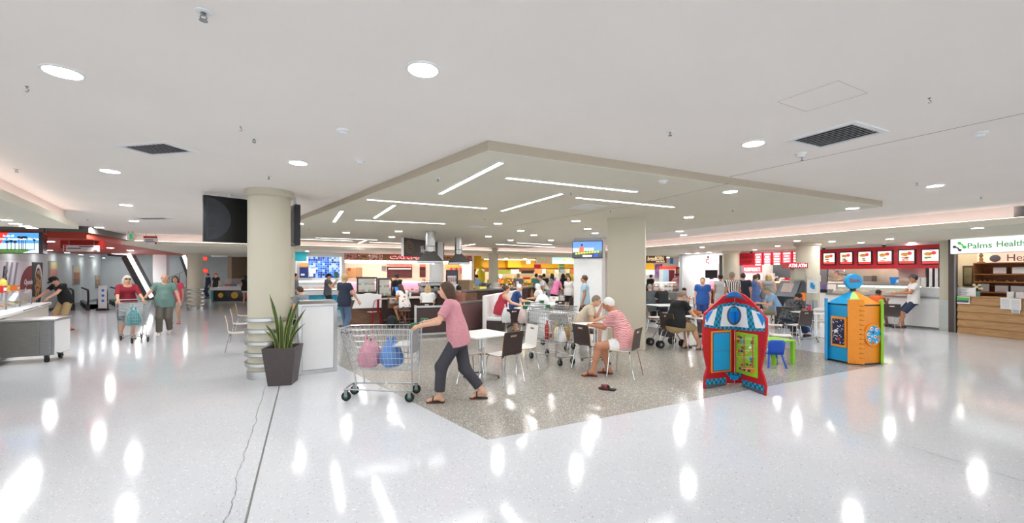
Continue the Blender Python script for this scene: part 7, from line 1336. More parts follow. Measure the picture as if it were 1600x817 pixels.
for i, px in enumerate((1426.5, 1434.5, 1443)):
    t = thing('paper_cup_stack', ['left of the three white paper cup stacks beside the man in the flat cap','middle of the three white paper cup stacks','right of the three white paper cup stacks'][i], 'cups', on_r(px, .3, 1.281 if px > 1432 else 1.353), 0, 'white cup stacks on the take away counter'); 
    for k in range(4): mb = MB(); mb.lathe([(.05,k*.07),(.062,k*.07+.10),(.058,k*.07+.10),(.05,k*.07+.02)], 14); part('cup', mb, M_WHITE, t, True)
t = thing('blue_carton', 'blue and white drinks carton on the glass food case', 'carton', on_r(1397, .3, 1.353), .3); mb = MB(); mb.add(frust(.06,.09,0,.24), [(0,3,2,1),(4,5,6,7),(0,1,5,4),(1,2,6,5),(2,3,7,6),(3,0,4,7)]); part('carton_body', mb, M_RBLUE, t); mb = MB(); mb.box(-.02, .05, -.092, -.07, .06, .16); part('white_print', mb, M_WHITE, t)
# kitchen things
rbox('kitchen_hood', 'steel kitchen hood with a slanting side behind the flat capped man', 'hood', (1404, 419, 1446, 436), 1.6, 2.9, M_STEEL, top=ZFR0+.6)
p = RW.pt(rx(1400, 1.6), 1.6); mb = MB(); mb.prism([(0,ZFR0+.6),(0,ZFR0),(.55,1.45),(.6,1.45),(.6,ZFR0+.6)], 0, 1.2); single('hood_side', mb, M_STEELD, 'dark slanting hood cheek left of the flat capped man', 'hood', (p.x, p.y, 0), RW.rz)
a0, a1, z0, z1 = RW.rect(1449, 420, 1467, 470, 1.4); p = RW.pt(a0, 1.4); t = thing('upright_fridge', 'upright fridge with pale doors at the right end of the kitchen', 'fridge', (p.x, p.y, 0), RW.rz); w = a1-a0; mb = MB(); mb.box(0, w, 0, .8, 0, 2.0); part('cabinet', mb, M_BLACK, t)
for k in range(2): mb = MB(); mb.box(.05+k*w/2, w/2-.02+k*w/2, -.02, 0, .2, 1.9); d_ = part('door', mb, mat('fridge_door', '#dfe6ea', .3, emit=.25), t); mb = MB(); mb.box(w/2-.05+k*.08, w/2-.03+k*.08, -.05, -.02, .9, 1.3); part('handle', mb, M_STEELD, d_)
t = thing('wall_fan', 'round wall fan in the kitchen left of the playhouse disc', 'fan', (*RW.pt(rx(1306.5, 2.2), 2.2).xy, RW.xz(1306.5, 426, 2.2)[1]), RW.rz); mb = MB(); mb.tube([(.30*math.cos(u), 0, .30*math.sin(u)) for u in np.linspace(0, 6.28, 28)], .015, 6)
for k in range(8): u = k*math.pi/8; mb.tube([(.3*math.cos(u),0,.3*math.sin(u)),(0,-.08,0),(-.3*math.cos(u),0,-.3*math.sin(u))], .005, 4)
part('cage', mb, M_CHROME, t, True); mb = MB(); mb.cyl((0,-.06,0), (0,.15,0), .07, .09, 14); part('motor', mb, M_STEELD, t, True); mb = MB(); mb.tube([(0,.12,0),(0,.75,-.1)], .03, 8); part('wall_arm', mb, M_STEELD, t, True)
for k in range(4): u = k*math.pi/2+.4; mb = MB(); mb.prism([(0,0),(.26*math.cos(u-.4),.26*math.sin(u-.4)),(.26*math.cos(u+.3),.26*math.sin(u+.3))], -.02, -.01); part('blade', mb, M_STEEL, t)
rbox('kitchen_unit', 'white kitchen unit under the wall fan', 'unit', (1293, 440, 1318, 460), 2.0, 2.8, M_WHITE, bot=0); rbox('kitchen_bench', 'steel kitchen bench along the back wall', 'bench', (1325, 440, 1440, 460), 2.3, 2.95, M_STEEL, bot=0); rbox('steel_rack', 'steel rack standing on the kitchen bench right of the playhouse disc', 'rack', (1349, 431, 1362, 440), 2.4, 2.8, M_STEELD, bot=RW.xz(1350, 440, 2.3)[1]+.002)
rbox('till_monitor', 'dark monitor with a violet screen at the left end of the take away counter', 'monitor', (1283, 445, 1290.5, 452), .2, .26, mat('violet_screen', '#6e5f9c', .4, emit=.2)); rbox('cash_till', 'black till base below the violet monitor', 'till', (1279, 452, 1293, 461), .1, .5, M_BLACK, bot=1.0); rbox('side_counter', 'white counter end left of the glass food case', 'counter', (1277, 461, 1292, 508), .02, .7, M_WHITE, bot=0, top=.998)
rbox('grey_door', 'grey kitchen door behind the banded white column', 'door', (1276, 419, 1292, 460), 2.5, 2.6, M_DKW, bot=0); rbox('door_notice', 'white notice on the grey kitchen door', 'notice', (1279, 430, 1282, 440), 2.46, 2.49, M_WHITE)
# chicken shop
x0, x1 = rx(1143), rx(1250); p = RW.pt(x0, -.03); z0 = RW.xz(1190, 413.5, -.03)[1]; t = thing('red_script_fascia', 'red fascia with dark script and small lit price panels', 'fascia', (p.x, p.y, z0), RW.rz); L = x1-x0; H = ZFR1-z0
mb = MB(); mb.box(0, L, 0, .2, 0, H); part('fascia_panel', mb, M_RED, t); mb = MB(); mb.text('What you choose to put', L*.20, H*.66, .16, y=-.004, width=L*.30, shear=.3); mb.text('inside is your gift', L*.20, H*.30, .16, y=-.004, width=L*.27, shear=.3); part('lettering', mb, M_MRED, t)
for i, (a_, b_) in enumerate(((1180.5,1191),(1194.5,1205.5),(1209,1221),(1224,1237),(1240,1248))):
    mb = MB(); u0, u1 = rx(a_)-x0, rx(b_)-x0; mb.box(u0, u1, -.02, 0, .06, H-.02); f = part('price_panel', mb, mat('price_pink', '#ee5560', .5, emit=.8), t); mb = MB()
    for k in range(5): wd = (u1-u0)*[.42,.30,.38,.34,.40][k]; c_ = (u0+u1)/2; mb.box(c_-wd, c_+wd, -.024, -.02, H-.12-k*.105, H-.06-k*.105)
    part('price_lines', mb, M_SIGNW, f, kind='stuff')
rbox('grey_panel_door', 'pale grey door at the left of the frozen goods fridge', 'door', (1144, 415, 1159, 470), .5, .6, mat('pale_grey_door', '#aab3bf', .5), bot=0); rbox('door_handle_bar', 'dark bar handle on the pale grey door', 'handle', (1149, 417, 1150.5, 424), .45, .49, M_DKW)
a0, a1, z0, z1 = RW.rect(1161.5, 414, 1191, 470, 1.6); p = RW.pt(a0, 1.6); t = thing('frozen_goods_fridge', 'white fridge with a red lit header for frozen products', 'fridge', (p.x, p.y, 0), RW.rz); w = a1-a0; zt = z1; mb = MB(); mb.box(0, w, .02, .8, 0, zt); part('cabinet', mb, M_WHITE, t)
zh = RW.xz(1176, 425, 1.6)[1]; mb = MB(); mb.box(.02, w-.02, -.04, .02, zh, zt); h = part('lit_header', mb, mat('lit_header_red', '#f0323a', .5, emit=1.0), t); mb = MB(); mb.text('FROZEN PRODUCTS', w/2, zh+(zt-zh)*.35, .24, y=-.045, width=w*.86, bold=.02); part('lettering', mb, M_SIGNW, h)
for k in range(2): mb = MB(); mb.box(.05+k*w/2, w/2-.03+k*w/2, 0, .02, .5, zh-.06); d_ = part('glass_door', mb, mat('fridge_glow', '#e4ecef', .2, emit=.5), t)
for k in range(6): mb = MB(); mb.ball((.2+k*(w-.4)/5, -.01, 1.1+.25*(k % 2)), (.12, .02, .09), 8); part('frozen_pack', mb, mat('pack_orange', '#e07a3a', .5, emit=.2), t, True)
x0, x1 = rx(1191, -.2), rx(1243, -.2); p = RW.pt(x0, -.2); L = x1-x0; t = thing('hot_food_counter', 'counter with a warm lit case of roast food beside the ATM', 'counter', (p.x, p.y, 0), RW.rz); mb = MB(); mb.box(0, L, 0, .8, 0, .95); part('counter_body', mb, M_WHITE, t); mb = MB(); mb.box(0, L, 0, .012, .95, 1.4); mb.box(0, L, 0, .8, 1.4, 1.412); part('glass_case', mb, M_GLASS, t); mb = MB(); mb.box(.05, L-.05, .3, .5, 1.34, 1.39); part('warm_lamp', mb, mat('warm_lamp', '#ffb25a', .5, emit=9), t)
for i in range(7): mb = MB(); mb.ball((.3+i*(L-.6)/6, .35, 1.0), (.2,.22,.09), 10); part('roast_food', mb, mat('roast_orange', '#c9702a', .5, var=.3, scale=20), t, True)
for i, (px, m, h) in enumerate(((1207, M_WHITE, .32), (1214, M_BLACK, .12), (1222, M_WHITE, .14), (1230, M_RED, .12))): q = on_r(px, .25, 1.413); mb = MB(); mb.box(-.16, .16, -.12, .12, 0, h*.6); mb.box(-.07, .07, -.06, .06, h*.6, h); single('counter_item', mb, m, ['white tall dispenser on the hot food case','black tray on the hot food case','white box on the hot food case','red box on the hot food case'][i], 'item', q, RW.rz)
a0, a1, z0, z1 = RW.rect(1101, 398.5, 1123, 413, -.02); p = RW.pt(a0, -.025); t = thing('chicken_sign', 'white wall sign with red chicken lettering and a black bird', 'sign', (p.x, p.y, z0), RW.rz); w = a1-a0; h = z1-z0; mb = MB(); mb.box(0, w, 0, .024, 0, h); part('panel', mb, M_WHITE, t); mb = MB(); mb.text('CHICKEN', w*.58, h*.40, h*.30, y=-.004, width=w*.8, bold=.03); mb.tube([(w*.30,-.006,h*.58),(w*.16,-.006,h*.56),(w*.1,-.006,h*.36),(w*.18,-.006,h*.18),(w*.34,-.006,h*.16)], .03, 6); part('lettering', mb, M_RED, t); mb = MB(); mb.text('MOUNTAIN', w*.68, h*.62, h*.12, y=-.004, width=w*.45); mb.ball((w*.27,-.006,h*.80), (.08,.005,.07), 8); mb.prism([(w*.30,h*.80),(w*.36,h*.93),(w*.34,h*.78)], -.008, -.002); part('black_bird', mb, M_BLACK, t)
a0, a1, z0, z1 = RW.rect(1094, 427, 1121, 470, -1.0); p = RW.pt(a0, -1.0); L = a1-a0; t = thing('meat_case', 'plum coloured counter with a pink lit meat case before the white wall', 'counter', (p.x, p.y, 0), RW.rz); mb = MB(); mb.box(0, L, .0, .8, 0, .95); part('counter_body', mb, mat('plum', '#6b2136', .45, var=.05), t); mb = MB(); mb.box(0, L, 0, .012, .95, 1.45); mb.box(0, L, 0, .7, 1.45, 1.462); part('glass_case', mb, M_GLASS, t); mb = MB(); mb.box(.03, L-.03, .6, .64, .95, 1.44); part('case_back', mb, mat('pink_glow', '#f2a9c0'), t); mb = MB(); mb.box(.03, L-.03, .4, .55, 1.40, 1.44); part('case_lamp', mb, mat('pink_lamp', '#ffc0d8'), t)
for i in range(6): mb = MB(); mb.ball((.25+i*(L-.5)/5, .3, 1.02), (.14,.15,.07), 8); part('meat', mb, mat('meat_pink', '#e08a94'), t, True)
q = on_r(1111, -.5, 1.463); t = thing('counter_monitor', 'black monitor on the pink lit meat case', 'monitor', q, RW.rz+R(10)); mb = MB(); mb.box(-.28, .28, 0, .05, .05, .42); part('display', mb, M_BLACK, t); mb = MB(); mb.box(-.06, .06, -.02, .1, 0, .05); part('stand', mb, M_BLACK, t)
# ATM, its sign and the column cladding
ap = Vector(gp(1236, 512)); t = thing('cash_machine', 'grey sloping cash machine with an orange sign behind the young man in glasses', 'cash machine', (ap.x, ap.y, 0), R(-64))
mb = MB(); pr = [(-.3,0),(.35,0),(.35,1.22),(.1,1.5),(-.02,1.46),(-.3,.98)]; mb.prism(pr, -.34, .34); mb.v = [(v[1], v[0], v[2]) for v in mb.v]; part('cabinet', mb, mat('atm_grey', '#4b4e55', .45, var=.06), t, bevel=.01)
mb = MB(); mb.prism([(-.305,.99),(-.025,1.47),(-.045,1.48),(-.325,1.0)], -.30, .30); mb.v = [(v[1], v[0], v[2]) for v in mb.v]; part('sloping_face', mb, mat('atm_face', '#9aa0a6', .35, .3), t); mb = MB(); mb.prism([(-.24,1.13),(-.08,1.40),(-.10,1.41),(-.26,1.14)], -.16, .16); mb.v = [(v[1], v[0]-.02, v[2]) for v in mb.v]; part('screen', mb, mat('atm_screen', '#b9a9a0', .3, emit=.3), t)
mb = MB(); mb.box(-.345, -.341, -.15, .15, .86, 1.12); part('orange_sign', mb, mat('atm_orange', '#ef7a23', .5, emit=.2), t); mb = MB(); mb.box(.341, .345, -.15, .15, .86, 1.12); part('orange_sign', mb, mat('atm_orange', '#ef7a23'), t); mb = MB(); mb.box(.341, .346, -.1, .12, .62, .78); mb.box(-.346, -.341, -.1, .12, .62, .78); part('white_print', mb, M_WHITE, t)
p = W(1252, 460, 13.0); mb = MB(); mb.box(-.30, .30, -.02, .03, 0, 1.56); single('column_cladding', mb, M_COL, 'pale grey panel fixed on the column beside the cash machine', 'panel', (p.x-.02, p.y-.02, .0), R(-18))
sp_ = W(1246.5, 415, 12.6); t = thing('atm_sign', 'red ATM sign fixed to the column over the cash machine', 'sign', (sp_.x, sp_.y, sp_.z), R(-14)); mb = MB(); mb.box(-.27, .27, 0, .45, -.08, .08); part('sign_box', mb, M_RED, t, bevel=.004); mb = MB(); mb.text('ATM ATM', 0, 0, .14, y=-.003, width=.48, bold=.03); part('lettering', mb, M_SIGNW, t); mb = MB(); mb.box(-.05, .25, .1, .4, -.42, -.08); part('wedge_bracket', mb, M_COL, t)
p = W(1269.5, 458, 12.7); t = thing('framed_notice', 'framed notice with a blue figure on the column right of the cash machine', 'notice', (p.x, p.y, p.z), R(-24)); mb = MB(); mb.box(-.135, .135, 0, .03, 0, .42); part('frame', mb, M_STEEL, t); mb = MB(); mb.box(-.115, .115, -.003, 0, .02, .40); part('sheet', mb, M_WHITE, t); mb = MB(); mb.box(-.06, .02, -.005, -.002, .16, .32); mb.box(-.02, .06, -.005, -.002, .12, .26); part('blue_figure', mb, M_PBLUE, t)
for x, m, l in ((1262.5, M_STEELD, 'steel bollard panel left of the framed notice'), (1274, M_STEELD, 'steel bollard panel right below the framed notice')): p = W(x, 500, 12.6); mb = MB(); mb.box(-.06, .06, 0, .05, 0, .90); single('steel_panel', mb, m, l, 'panel', (p.x, p.y, 0), R(-20), bevel=.004)
p = W(1259, 490, 12.3); mb = MB(); mb.box(-.1, .1, -.1, .1, 0, .80); single('blue_bin', mb, mat('bin_blue', '#1c3f9a', .5, var=.05), 'blue bin at the foot of the column beside the cash machine', 'bin', (p.x, p.y, .0), R(-20), bevel=.01)
# bakery
KB = Wall(W(1008, 430, 22.8).xy, R(2)); 
mb = MB(); mb.box(-1.5, 3.2, 3.0, 3.1, 0, ZL); struct('wall_bakery', mb, mat('bakery_white', '#efe9e6', .6, var=.02), loc=(KB.o.x, KB.o.y, 0), rz=KB.rz)
x0, x1, z0, z1 = KB.rect(1004, 398.5, 1041.5, 411, 0); p = KB.pt(x0, 0); t = thing('bakery_sign', 'brown bakery sign with cream lettering right of the beige pillar', 'sign', (p.x, p.y, z0), KB.rz); L = x1-x0; H = z1-z0; mb = MB(); mb.box(0, L, 0, .12, 0, H); part('panel', mb, mat('bakery_brown', '#5d3b26', .5, col2='#7a4f33', scale=2), t); mb = MB(); MLB = mat('lit_bakery', '#fbe6bd', .5, emit=.9); mb.text('bread', L*.36, H*.55, .34, y=-.004, width=L*.34, shear=.3); part('lettering', mb, MLB, t); mb = MB(); mb.text('BÖRN', L*.70, H*.57, .30, y=-.004, width=L*.34); part('lettering', mb, MLB, t); mb = MB(); mb.text('BAKERIES', L*.74, H*.18, .13, y=-.004, width=L*.36); part('lettering', mb, MLB, t)
for s_ in (.3, L-.3): mb = MB(); mb.cyl((s_,.06,H), (s_,.06,ZL-z0), .012, .012, 6); part('hanger', mb, M_STEELD, t)
def kb(name, label, cat, px, y0, y1, m, **k): return wbox(KB, name, label, cat, px, y0, y1, m, **k)
kb('yellow_sign', 'yellow panel under the bakery sign', 'panel', (1009, 411.5, 1022.5, 421), 2.5, 2.95, mat('market_yellow', '#f0b90f')); kb('flower_poster', 'poster of violet flowers in the bakery', 'poster', (1024, 412, 1035, 434), 2.9, 2.98, mat('violet_print', '#b9a0cf', .5, scale=3, col2='#8a2d78')); kb('bread_shelf', 'white bread shelf under the yellow panel', 'shelf', (1010, 422, 1023, 429), 2.4, 2.9, M_SIGNW)
kb('drinks_cabinet', 'white drinks cabinet with a red header in the bakery', 'fridge', (1036, 419, 1056, 444), 2.2, 2.8, mat('cab_white', '#e2e7ec', .3, emit=.3), bot=0); kb('cabinet_header', 'red and orange header of the bakery drinks cabinet', 'sign', (1036, 416, 1056, 420.5), 2.1, 2.7, mat('hdr_red', '#e2533a', .5, emit=.5)); kb('cabinet_contents', 'dark red bottles in the bakery drinks cabinet', 'bottles', (1046, 422, 1054, 440), 2.1, 2.19, mat('dark_red', '#8f2c35', .5, var=.3, scale=8)); kb('blue_door', 'blue glowing left door of the bakery drinks cabinet', 'door', (1037, 422, 1044.5, 440), 2.1, 2.19, mat('pale_blue_glow', '#a9cfe6', .4, emit=.4))
kb('pizza_poster', 'crimson poster with a slice of pizza in the bakery', 'poster', (1057, 417, 1066, 436), 2.9, 2.98, mat('crimson', '#a8203f', .5)); kb('pizza_slice', 'yellow slice on the crimson bakery poster', 'picture', (1058.5, 420, 1065.5, 427), 2.86, 2.89, M_YEL); kb('blue_wall_sign', 'blue and white vertical sign high in the bakery', 'sign', (1048, 402, 1052, 412), 2.9, 2.98, M_PBLUE); kb('loaf_rack', 'pink wrapped loaves on a rack right in the bakery', 'rack', (1057, 431, 1066, 440), 2.3, 2.7, mat('loaf_pink', '#d98aa0', .5, var=.2, scale=10), bot=0)
x0, x1, z0, z1 = KB.rect(1010, 440, 1062, 480, -.6); p = KB.pt(x0, -.6); L = x1-x0; t = thing('bakery_counter', 'curved glass bakery counter full of pastries', 'counter', (p.x, p.y, 0), KB.rz); mb = MB(); mb.box(0, L, 0, .8, 0, .70); part('counter_body', mb, M_STEELD, t); mb = MB(); mb.box(0, L, -.02, .82, .70, .74); part('counter_rail', mb, M_STEEL, t); mb = MB(); mb.prism([(.0,.74),(.75,.74),(.75,1.28),(.35,1.28),(.1,1.12)], 0, L); mb.v = [(v[1], v[0], v[2]) for v in mb.v]; part('curved_glass', mb, M_GLASS, t); mb = MB(); mb.box(0, L, .3, .72, .98, 1.0); part('shelf', mb, M_STEEL, t); mb = MB(); mb.box(.05, L-.05, .45, .6, 1.22, 1.26); part('case_light', mb, mat('case_light', '#fff5dd'), t)
for i in range(16): mb = MB(); mb.ball((.15+(i % 8)*(L-.3)/7, .4, .80 if i < 8 else 1.04), (.09,.12,.05), 8); part('pastry', mb, mat(['bun_gold','bun_brown','bun_pink'][i % 3], ['#d9a050','#a66a35','#d98f8f'][i % 3], .6, var=.2), t, True)
p = W(1066, 440, 21.4); mb = MB(); mb.box(-.1, .1, -.1, .1, 0, ZL); struct('trim_14', mb, M_GREYW, loc=(p.x, p.y, 0), rz=GA)
# ---------------------------------------------------------------- health shop at the far right
PW = Wall(G(1496, 520).xy, R(-77)); M_OAK = mat('oak_plank', '#b98f5f', .45, kind='wood', col2='#a67c4e', scale=10); M_SHELF = mat('shelf_timber', '#8a5a35', .5, kind='wood', col2='#744828', scale=10)
def pxw(px, y=0): return PW.xz(px, 480, y)[0]
x1 = 3.2; zc_ = PW.xz(1497, 463.5)[1]; p = PW.pt(0, 0); t = thing('plank_counter', 'oak plank fronted counter of the health shop at the right edge', 'counter', (p.x, p.y, 0), PW.rz); n = 5; h = zc_/n
mb = MB(); mb.box(0, x1, .03, .6, 0, zc_); part('carcass', mb, M_SHELF, t)
for i in range(n): mb = MB(); mb.add([(0,.03,i*h),(x1,.03,i*h),(x1,-.02,i*h+.004),(0,-.02,i*h+.004),(0,.015,(i+1)*h),(x1,.015,(i+1)*h),(0,.03,(i+1)*h),(x1,.03,(i+1)*h)], [(0,1,2,3),(3,2,5,4),(4,5,7,6),(0,3,4,6),(1,7,5,2)]); part('plank', mb, M_OAK, t)
mb = MB(); mb.box(0, x1, -.02, .62, zc_, zc_+.02); part('counter_top', mb, M_OAK, t)
def pb(name, label, cat, px, y0, y1, m, **k): return wbox(PW, name, label, cat, px, y0, y1, m, **k)
mb = MB(); mb.box(-1.5, 3.2, 2.4, 2.46, 0, ZL); struct('wall_right_health', mb, mat('health_cream', '#d9cfae', .6, var=.03), loc=(PW.o.x, PW.o.y, 0), rz=PW.rz); mb = MB(); mb.box(-.2, -.06, -.02, .12, 0, ZL); struct('trim_15', mb, mat('dark_brown_post', '#4b4341', .5, var=.05), loc=(PW.o.x, PW.o.y, 0), rz=PW.rz)
mb = MB(); mb.box(-.06, -.02, -.03, .0, 0, ZL-.4); struct('trim_16', mb, M_STEELD, loc=(PW.o.x, PW.o.y, 0), rz=PW.rz)
q = W(1479.5, 450, 12.45); mb = MB(); mb.box(-.15, .13, -.05, .3, 0, ZL); struct('trim_17', mb, M_COL, loc=(q.x, q.y, 0), rz=R(-52)); mb = MB(); mb.box(-.155, .135, -.056, -.05, 0, .92); mb.box(-.157, .137, -.064, -.05, 0, .12); struct('trim_18', mb, M_STEEL, loc=(q.x, q.y, 0), rz=R(-52))
x0 = pxw(1485, -.2); z0 = PW.xz(1500, 396.5, -.2)[1]; p = PW.pt(x0, -.2); L = 3.2; H = ZL-z0; t = thing('health_shop_sign', 'lit white shop sign with green lettering and a leaf emblem', 'sign', (p.x, p.y, z0), PW.rz); mb = MB(); mb.box(0, L, 0, .2, 0, H-.002); part('lightbox', mb, M_WHITE, t); mb = MB(); mb.box(.01, L-.01, -.006, 0, .012, H-.012); part('lit_face', mb, M_SIGNW, t)
M_LG = mat('letter_green', '#6cc47e', .5, emit=.05); a_ = pxw(1512, -.2)-x0; b_ = pxw(1550, -.2)-x0; c_ = pxw(1556, -.2)-x0; d_ = pxw(1600, -.2)-x0
mb = MB(); mb.text('Palms', (a_+b_)/2, H*.47, H*.52, y=-.008, width=b_-a_, bold=.012); part('lettering', mb, M_LG, t); mb = MB(); mb.text('Health', (c_+d_)/2+.02, H*.50, H*.52, y=-.008, width=(d_-c_)*1.0, bold=.012); part('lettering', mb, M_LG, t); mb = MB(); mb.text('Care', d_+.42, H*.50, H*.52, y=-.008, width=.42); part('lettering', mb, M_LG, t)
e_ = pxw(1499.5, -.2)-x0; M_EMG = mat('emblem_green', '#57c85e', .5, emit=.4)
mb = MB(); mb.tube([(e_-.0,-.012,H*.68),(e_+.06,-.012,H*.60),(e_+.10,-.012,H*.44)], .022, 8); mb.ball((e_,-.012,H*.70), (.045,.006,.045), 10); mb.ball((e_+.11,-.012,H*.42), (.05,.006,.045), 10); part('green_emblem', mb, M_EMG, t, True)
mb = MB(); mb.tube([(e_-.10,-.012,H*.46),(e_-.04,-.012,H*.40),(e_+.0,-.012,H*.26)], .02, 8); mb.ball((e_-.11,-.012,H*.47), (.045,.006,.04), 10); mb.ball((e_+.01,-.012,H*.24), (.045,.006,.035), 10); part('grey_emblem', mb, M_RGREY, t, True)
x0 = pxw(1523, 1.6); p = PW.pt(x0, 1.6); t = thing('timber_shelf_unit', 'brown timber shelf unit behind the plank counter', 'shelf', (p.x, p.y, 0), PW.rz); zt = PW.xz(1540, 410.5, 1.6)[1]; L = 2.2; mb = MB(); mb.box(0, L, .38, .40, .3, zt); part('back_board', mb, M_SHELF, t)
zs_ = [zt]+[PW.xz(1540, y, 1.6)[1] for y in (428, 440, 456, 470)]
for z in zs_: mb = MB(); mb.box(-.02, L, -.01, .39, z-.025, z+.002); part('shelf_board', mb, mat('shelf_edge', '#a9713f', .5, kind='wood'), t)
mb = MB(); mb.box(-.03, 0, -.01, .4, 0, zt); part('side_board', mb, M_SHELF, t)
def sb(px, zi, w, h, m, label, name='framed_certificate', cat='certificate', d=.02): q = PW.pt(pxw(px, 1.75), 1.75); t = thing(name, label, cat, (q.x, q.y, zs_[zi]+.003), PW.rz); mb = MB(); mb.box(-w/2, w/2, 0, d, 0, h); part('frame', mb, M_STEELD if name != 'box' else m, t); mb = MB(); mb.box(-w/2+.012, w/2-.012, -.003, 0, .012, h-.012); part('sheet', mb, m, t)
for px, zi, w, h, l in ((1562,1,.30,.20,'white framed certificate on the upper timber shelf, left one'),(1592,1,.30,.20,'white framed certificate on the upper timber shelf, right one'),(1539,3,.20,.24,'small white framed sheet at the left of the lower timber shelf'),(1565,3,.30,.20,'white framed certificate in the middle of the lower timber shelf'),(1590,3,.30,.20,'white framed certificate at the right of the lower timber shelf')): sb(px, zi, w, h, mat('cert_paper', '#dfe3ea', .5, var=.05), l)
for i, px in enumerate((1532, 1539, 1547, 1554, 1574, 1586)): q = PW.pt(pxw(px, 1.72), 1.72); mb = MB(); mb.lathe([(.03,0),(.035,.02),(.01,.05),(0,.055)], 10); single('small_ornament', mb, M_TAN, ['first','second','third','fourth','fifth','sixth'][i]+' small ornament from the left on the middle timber shelf', 'ornament', (q.x, q.y, zs_[2]+.003), smooth=True)
q = PW.pt(pxw(1533, 1.72), 1.72); t = thing('gold_figurine', 'gold figurine standing on top of the timber shelf unit', 'figurine', (q.x, q.y, zt+.003)); mb = MB(); mb.lathe([(.09,0),(.09,.03),(.04,.05),(.05,.12),(.02,.18)], 12); part('pedestal', mb, M_GOLD, t, True); mb = MB(); mb.ball((0,0,.22), (.05,.05,.06), 10); mb.ball((0,0,.3), .035, 10); part('figure_form', mb, M_GOLD, t, True)
x0 = pxw(1527, 2.2); p = PW.pt(x0, 2.2); z0 = zt-.02; t = thing('inner_health_sign', 'peach lit inner sign reading Health above the timber shelves', 'sign', (p.x, p.y, z0), PW.rz); mb = MB(); mb.box(0, 2.4, 0, .1, 0, .5); part('panel', mb, mat('lit_peach', '#f3d3bd', .5, emit=.55), t); mb = MB(); mb.text('Health', pxw(1590, 2.2)-x0+.15, .16, .3, y=-.004, width=.75); part('lettering', mb, M_RGREY, t); mb = MB(); mb.ball((.42,-.006,.16), (.13,.006,.11), 14); part('grey_emblem', mb, M_RGREY, t, True)
pb('framed_picture', 'dark framed picture on the cream wall of the health shop', 'picture', (1504, 415, 1521, 447), 2.34, 2.39, mat('dark_frame', '#3d3526', .5)); pb('picture_print', 'olive print inside the dark frame of the health shop', 'print', (1506.5, 418, 1518.5, 444), 2.32, 2.339, mat('olive_print', '#6f6a4a', .5, var=.3, scale=6))
q = PW.pt(pxw(1512, .9), .9); t = thing('floor_plant', 'dark leafy plant behind the notice board of the health shop', 'plant', (q.x, q.y, 0)); mb = MB(); mb.lathe([(.14,0),(.18,.5),(.16,.5)], 14); part('pot', mb, M_WHITE, t, True)
for k in range(9): u = k*.7; l_ = .5+.07*(k % 4); mb = MB(); vs = []; 
for k in range(9):
    u = k*.7; l_ = .72+.08*(k % 4); mb = MB(); vs = []
    for j in range(6): s_ = j/5; w_ = .045*math.sin(math.pi*(.15+.85*s_))+.004; r_ = .34*s_*s_; vs += [(r_*math.cos(u)-w_*math.sin(u), r_*math.sin(u)+w_*math.cos(u), .48+l_*s_), (r_*math.cos(u)+w_*math.sin(u), r_*math.sin(u)-w_*math.cos(u), .48+l_*s_)]
    mb.add(vs, [(2*j,2*j+1,2*j+3,2*j+2) for j in range(5)]); part('leaf', mb, mat('deep_leaf', '#2f4a2a', .5, var=.2), t, True)
def onp(px, y, z): q = PW.pt(pxw(px, y), y); return (q.x, q.y, z)
t = thing('counter_notice', 'white printed notice standing on the plank counter', 'notice', onp(1510, .1, zc_+.021), PW.rz); mb = MB(); mb.box(-.2, .2, 0, .012, 0, .24); part('card', mb, M_WHITE, t); mb = MB(); [mb.box(-.16, -.02+.04*(k % 3), -.002, 0, .05+k*.03, .06+k*.03) for k in range(6)]; part('print_lines', mb, M_RGREY, t, kind='stuff')
def paper(px, py, w, h, label, extra=None): x, z = PW.xz(px, py, -.03); q = PW.pt(x, -.03); t = thing('paper_notice', label, 'notice', (q.x, q.y, z), PW.rz); mb = MB(); mb.box(-w/2, w/2, 0, .004, -h/2, h/2); part('sheet', mb, M_WHITE, t); mb = MB(); [mb.box(-w*.38, w*.36, -.001, 0, -h*.4+k*h*.09, -h*.4+k*h*.09+.004) for k in range(9)]; part('print_lines', mb, M_RGREY, t, kind='stuff'); return t
paper(1571, 474, .2, .30, 'left paper notice taped to the plank counter'); paper(1587, 475.5, .2, .30, 'right paper notice taped to the plank counter'); paper(1587, 486.5, .16, .10, 'small paper slip below the two taped notices')
x, z = PW.xz(1505, 469, -.03); q = PW.pt(x, -.03); t = thing('green_leaflet', 'green and white leaflet on the corner of the plank counter', 'leaflet', (q.x, q.y, z), PW.rz); mb = MB(); mb.box(-.14, .14, 0, .004, -.10, .10); part('sheet', mb, M_WHITE, t); mb = MB(); mb.box(-.14, .13, -.002, 0, 0, .085); part('green_print', mb, mat('leaflet_green', '#4fae4c', .5), t); mb = MB(); mb.box(-.14, .12, -.002, 0, -.065, 0); part('grey_print', mb, mat('leaflet_grey', '#4e5368', .5), t)
t = thing('flower_vase', 'small vase of cream flowers on the plank counter', 'vase', onp(1527, .2, zc_+.021)); mb = MB(); mb.lathe([(.05,0),(.06,.12),(.05,.14)], 12); part('vase', mb, mat('vase_teal', '#6f9c95', .4), t, True)
for k in range(7): u = k*.9; mb = MB(); mb.ball((.07*math.cos(u), .07*math.sin(u), .22+.05*(k % 3)), .035, 8); part('flower', mb, mat('petal_cream', '#e8dfc0', .6), t, True)
for i, (px, m) in enumerate(((1583, M_WHITE), (1594, M_SIGNP))): q = onp(px, .15, zc_+.021); mb = MB(); mb.box(-.09, .09, -.06, .06, 0, .16); single('leaflet_box', mb, m, ['white leaflet box on the plank counter at the right','cream leaflet box at the frame edge on the plank counter'][i], 'box', q, PW.rz)
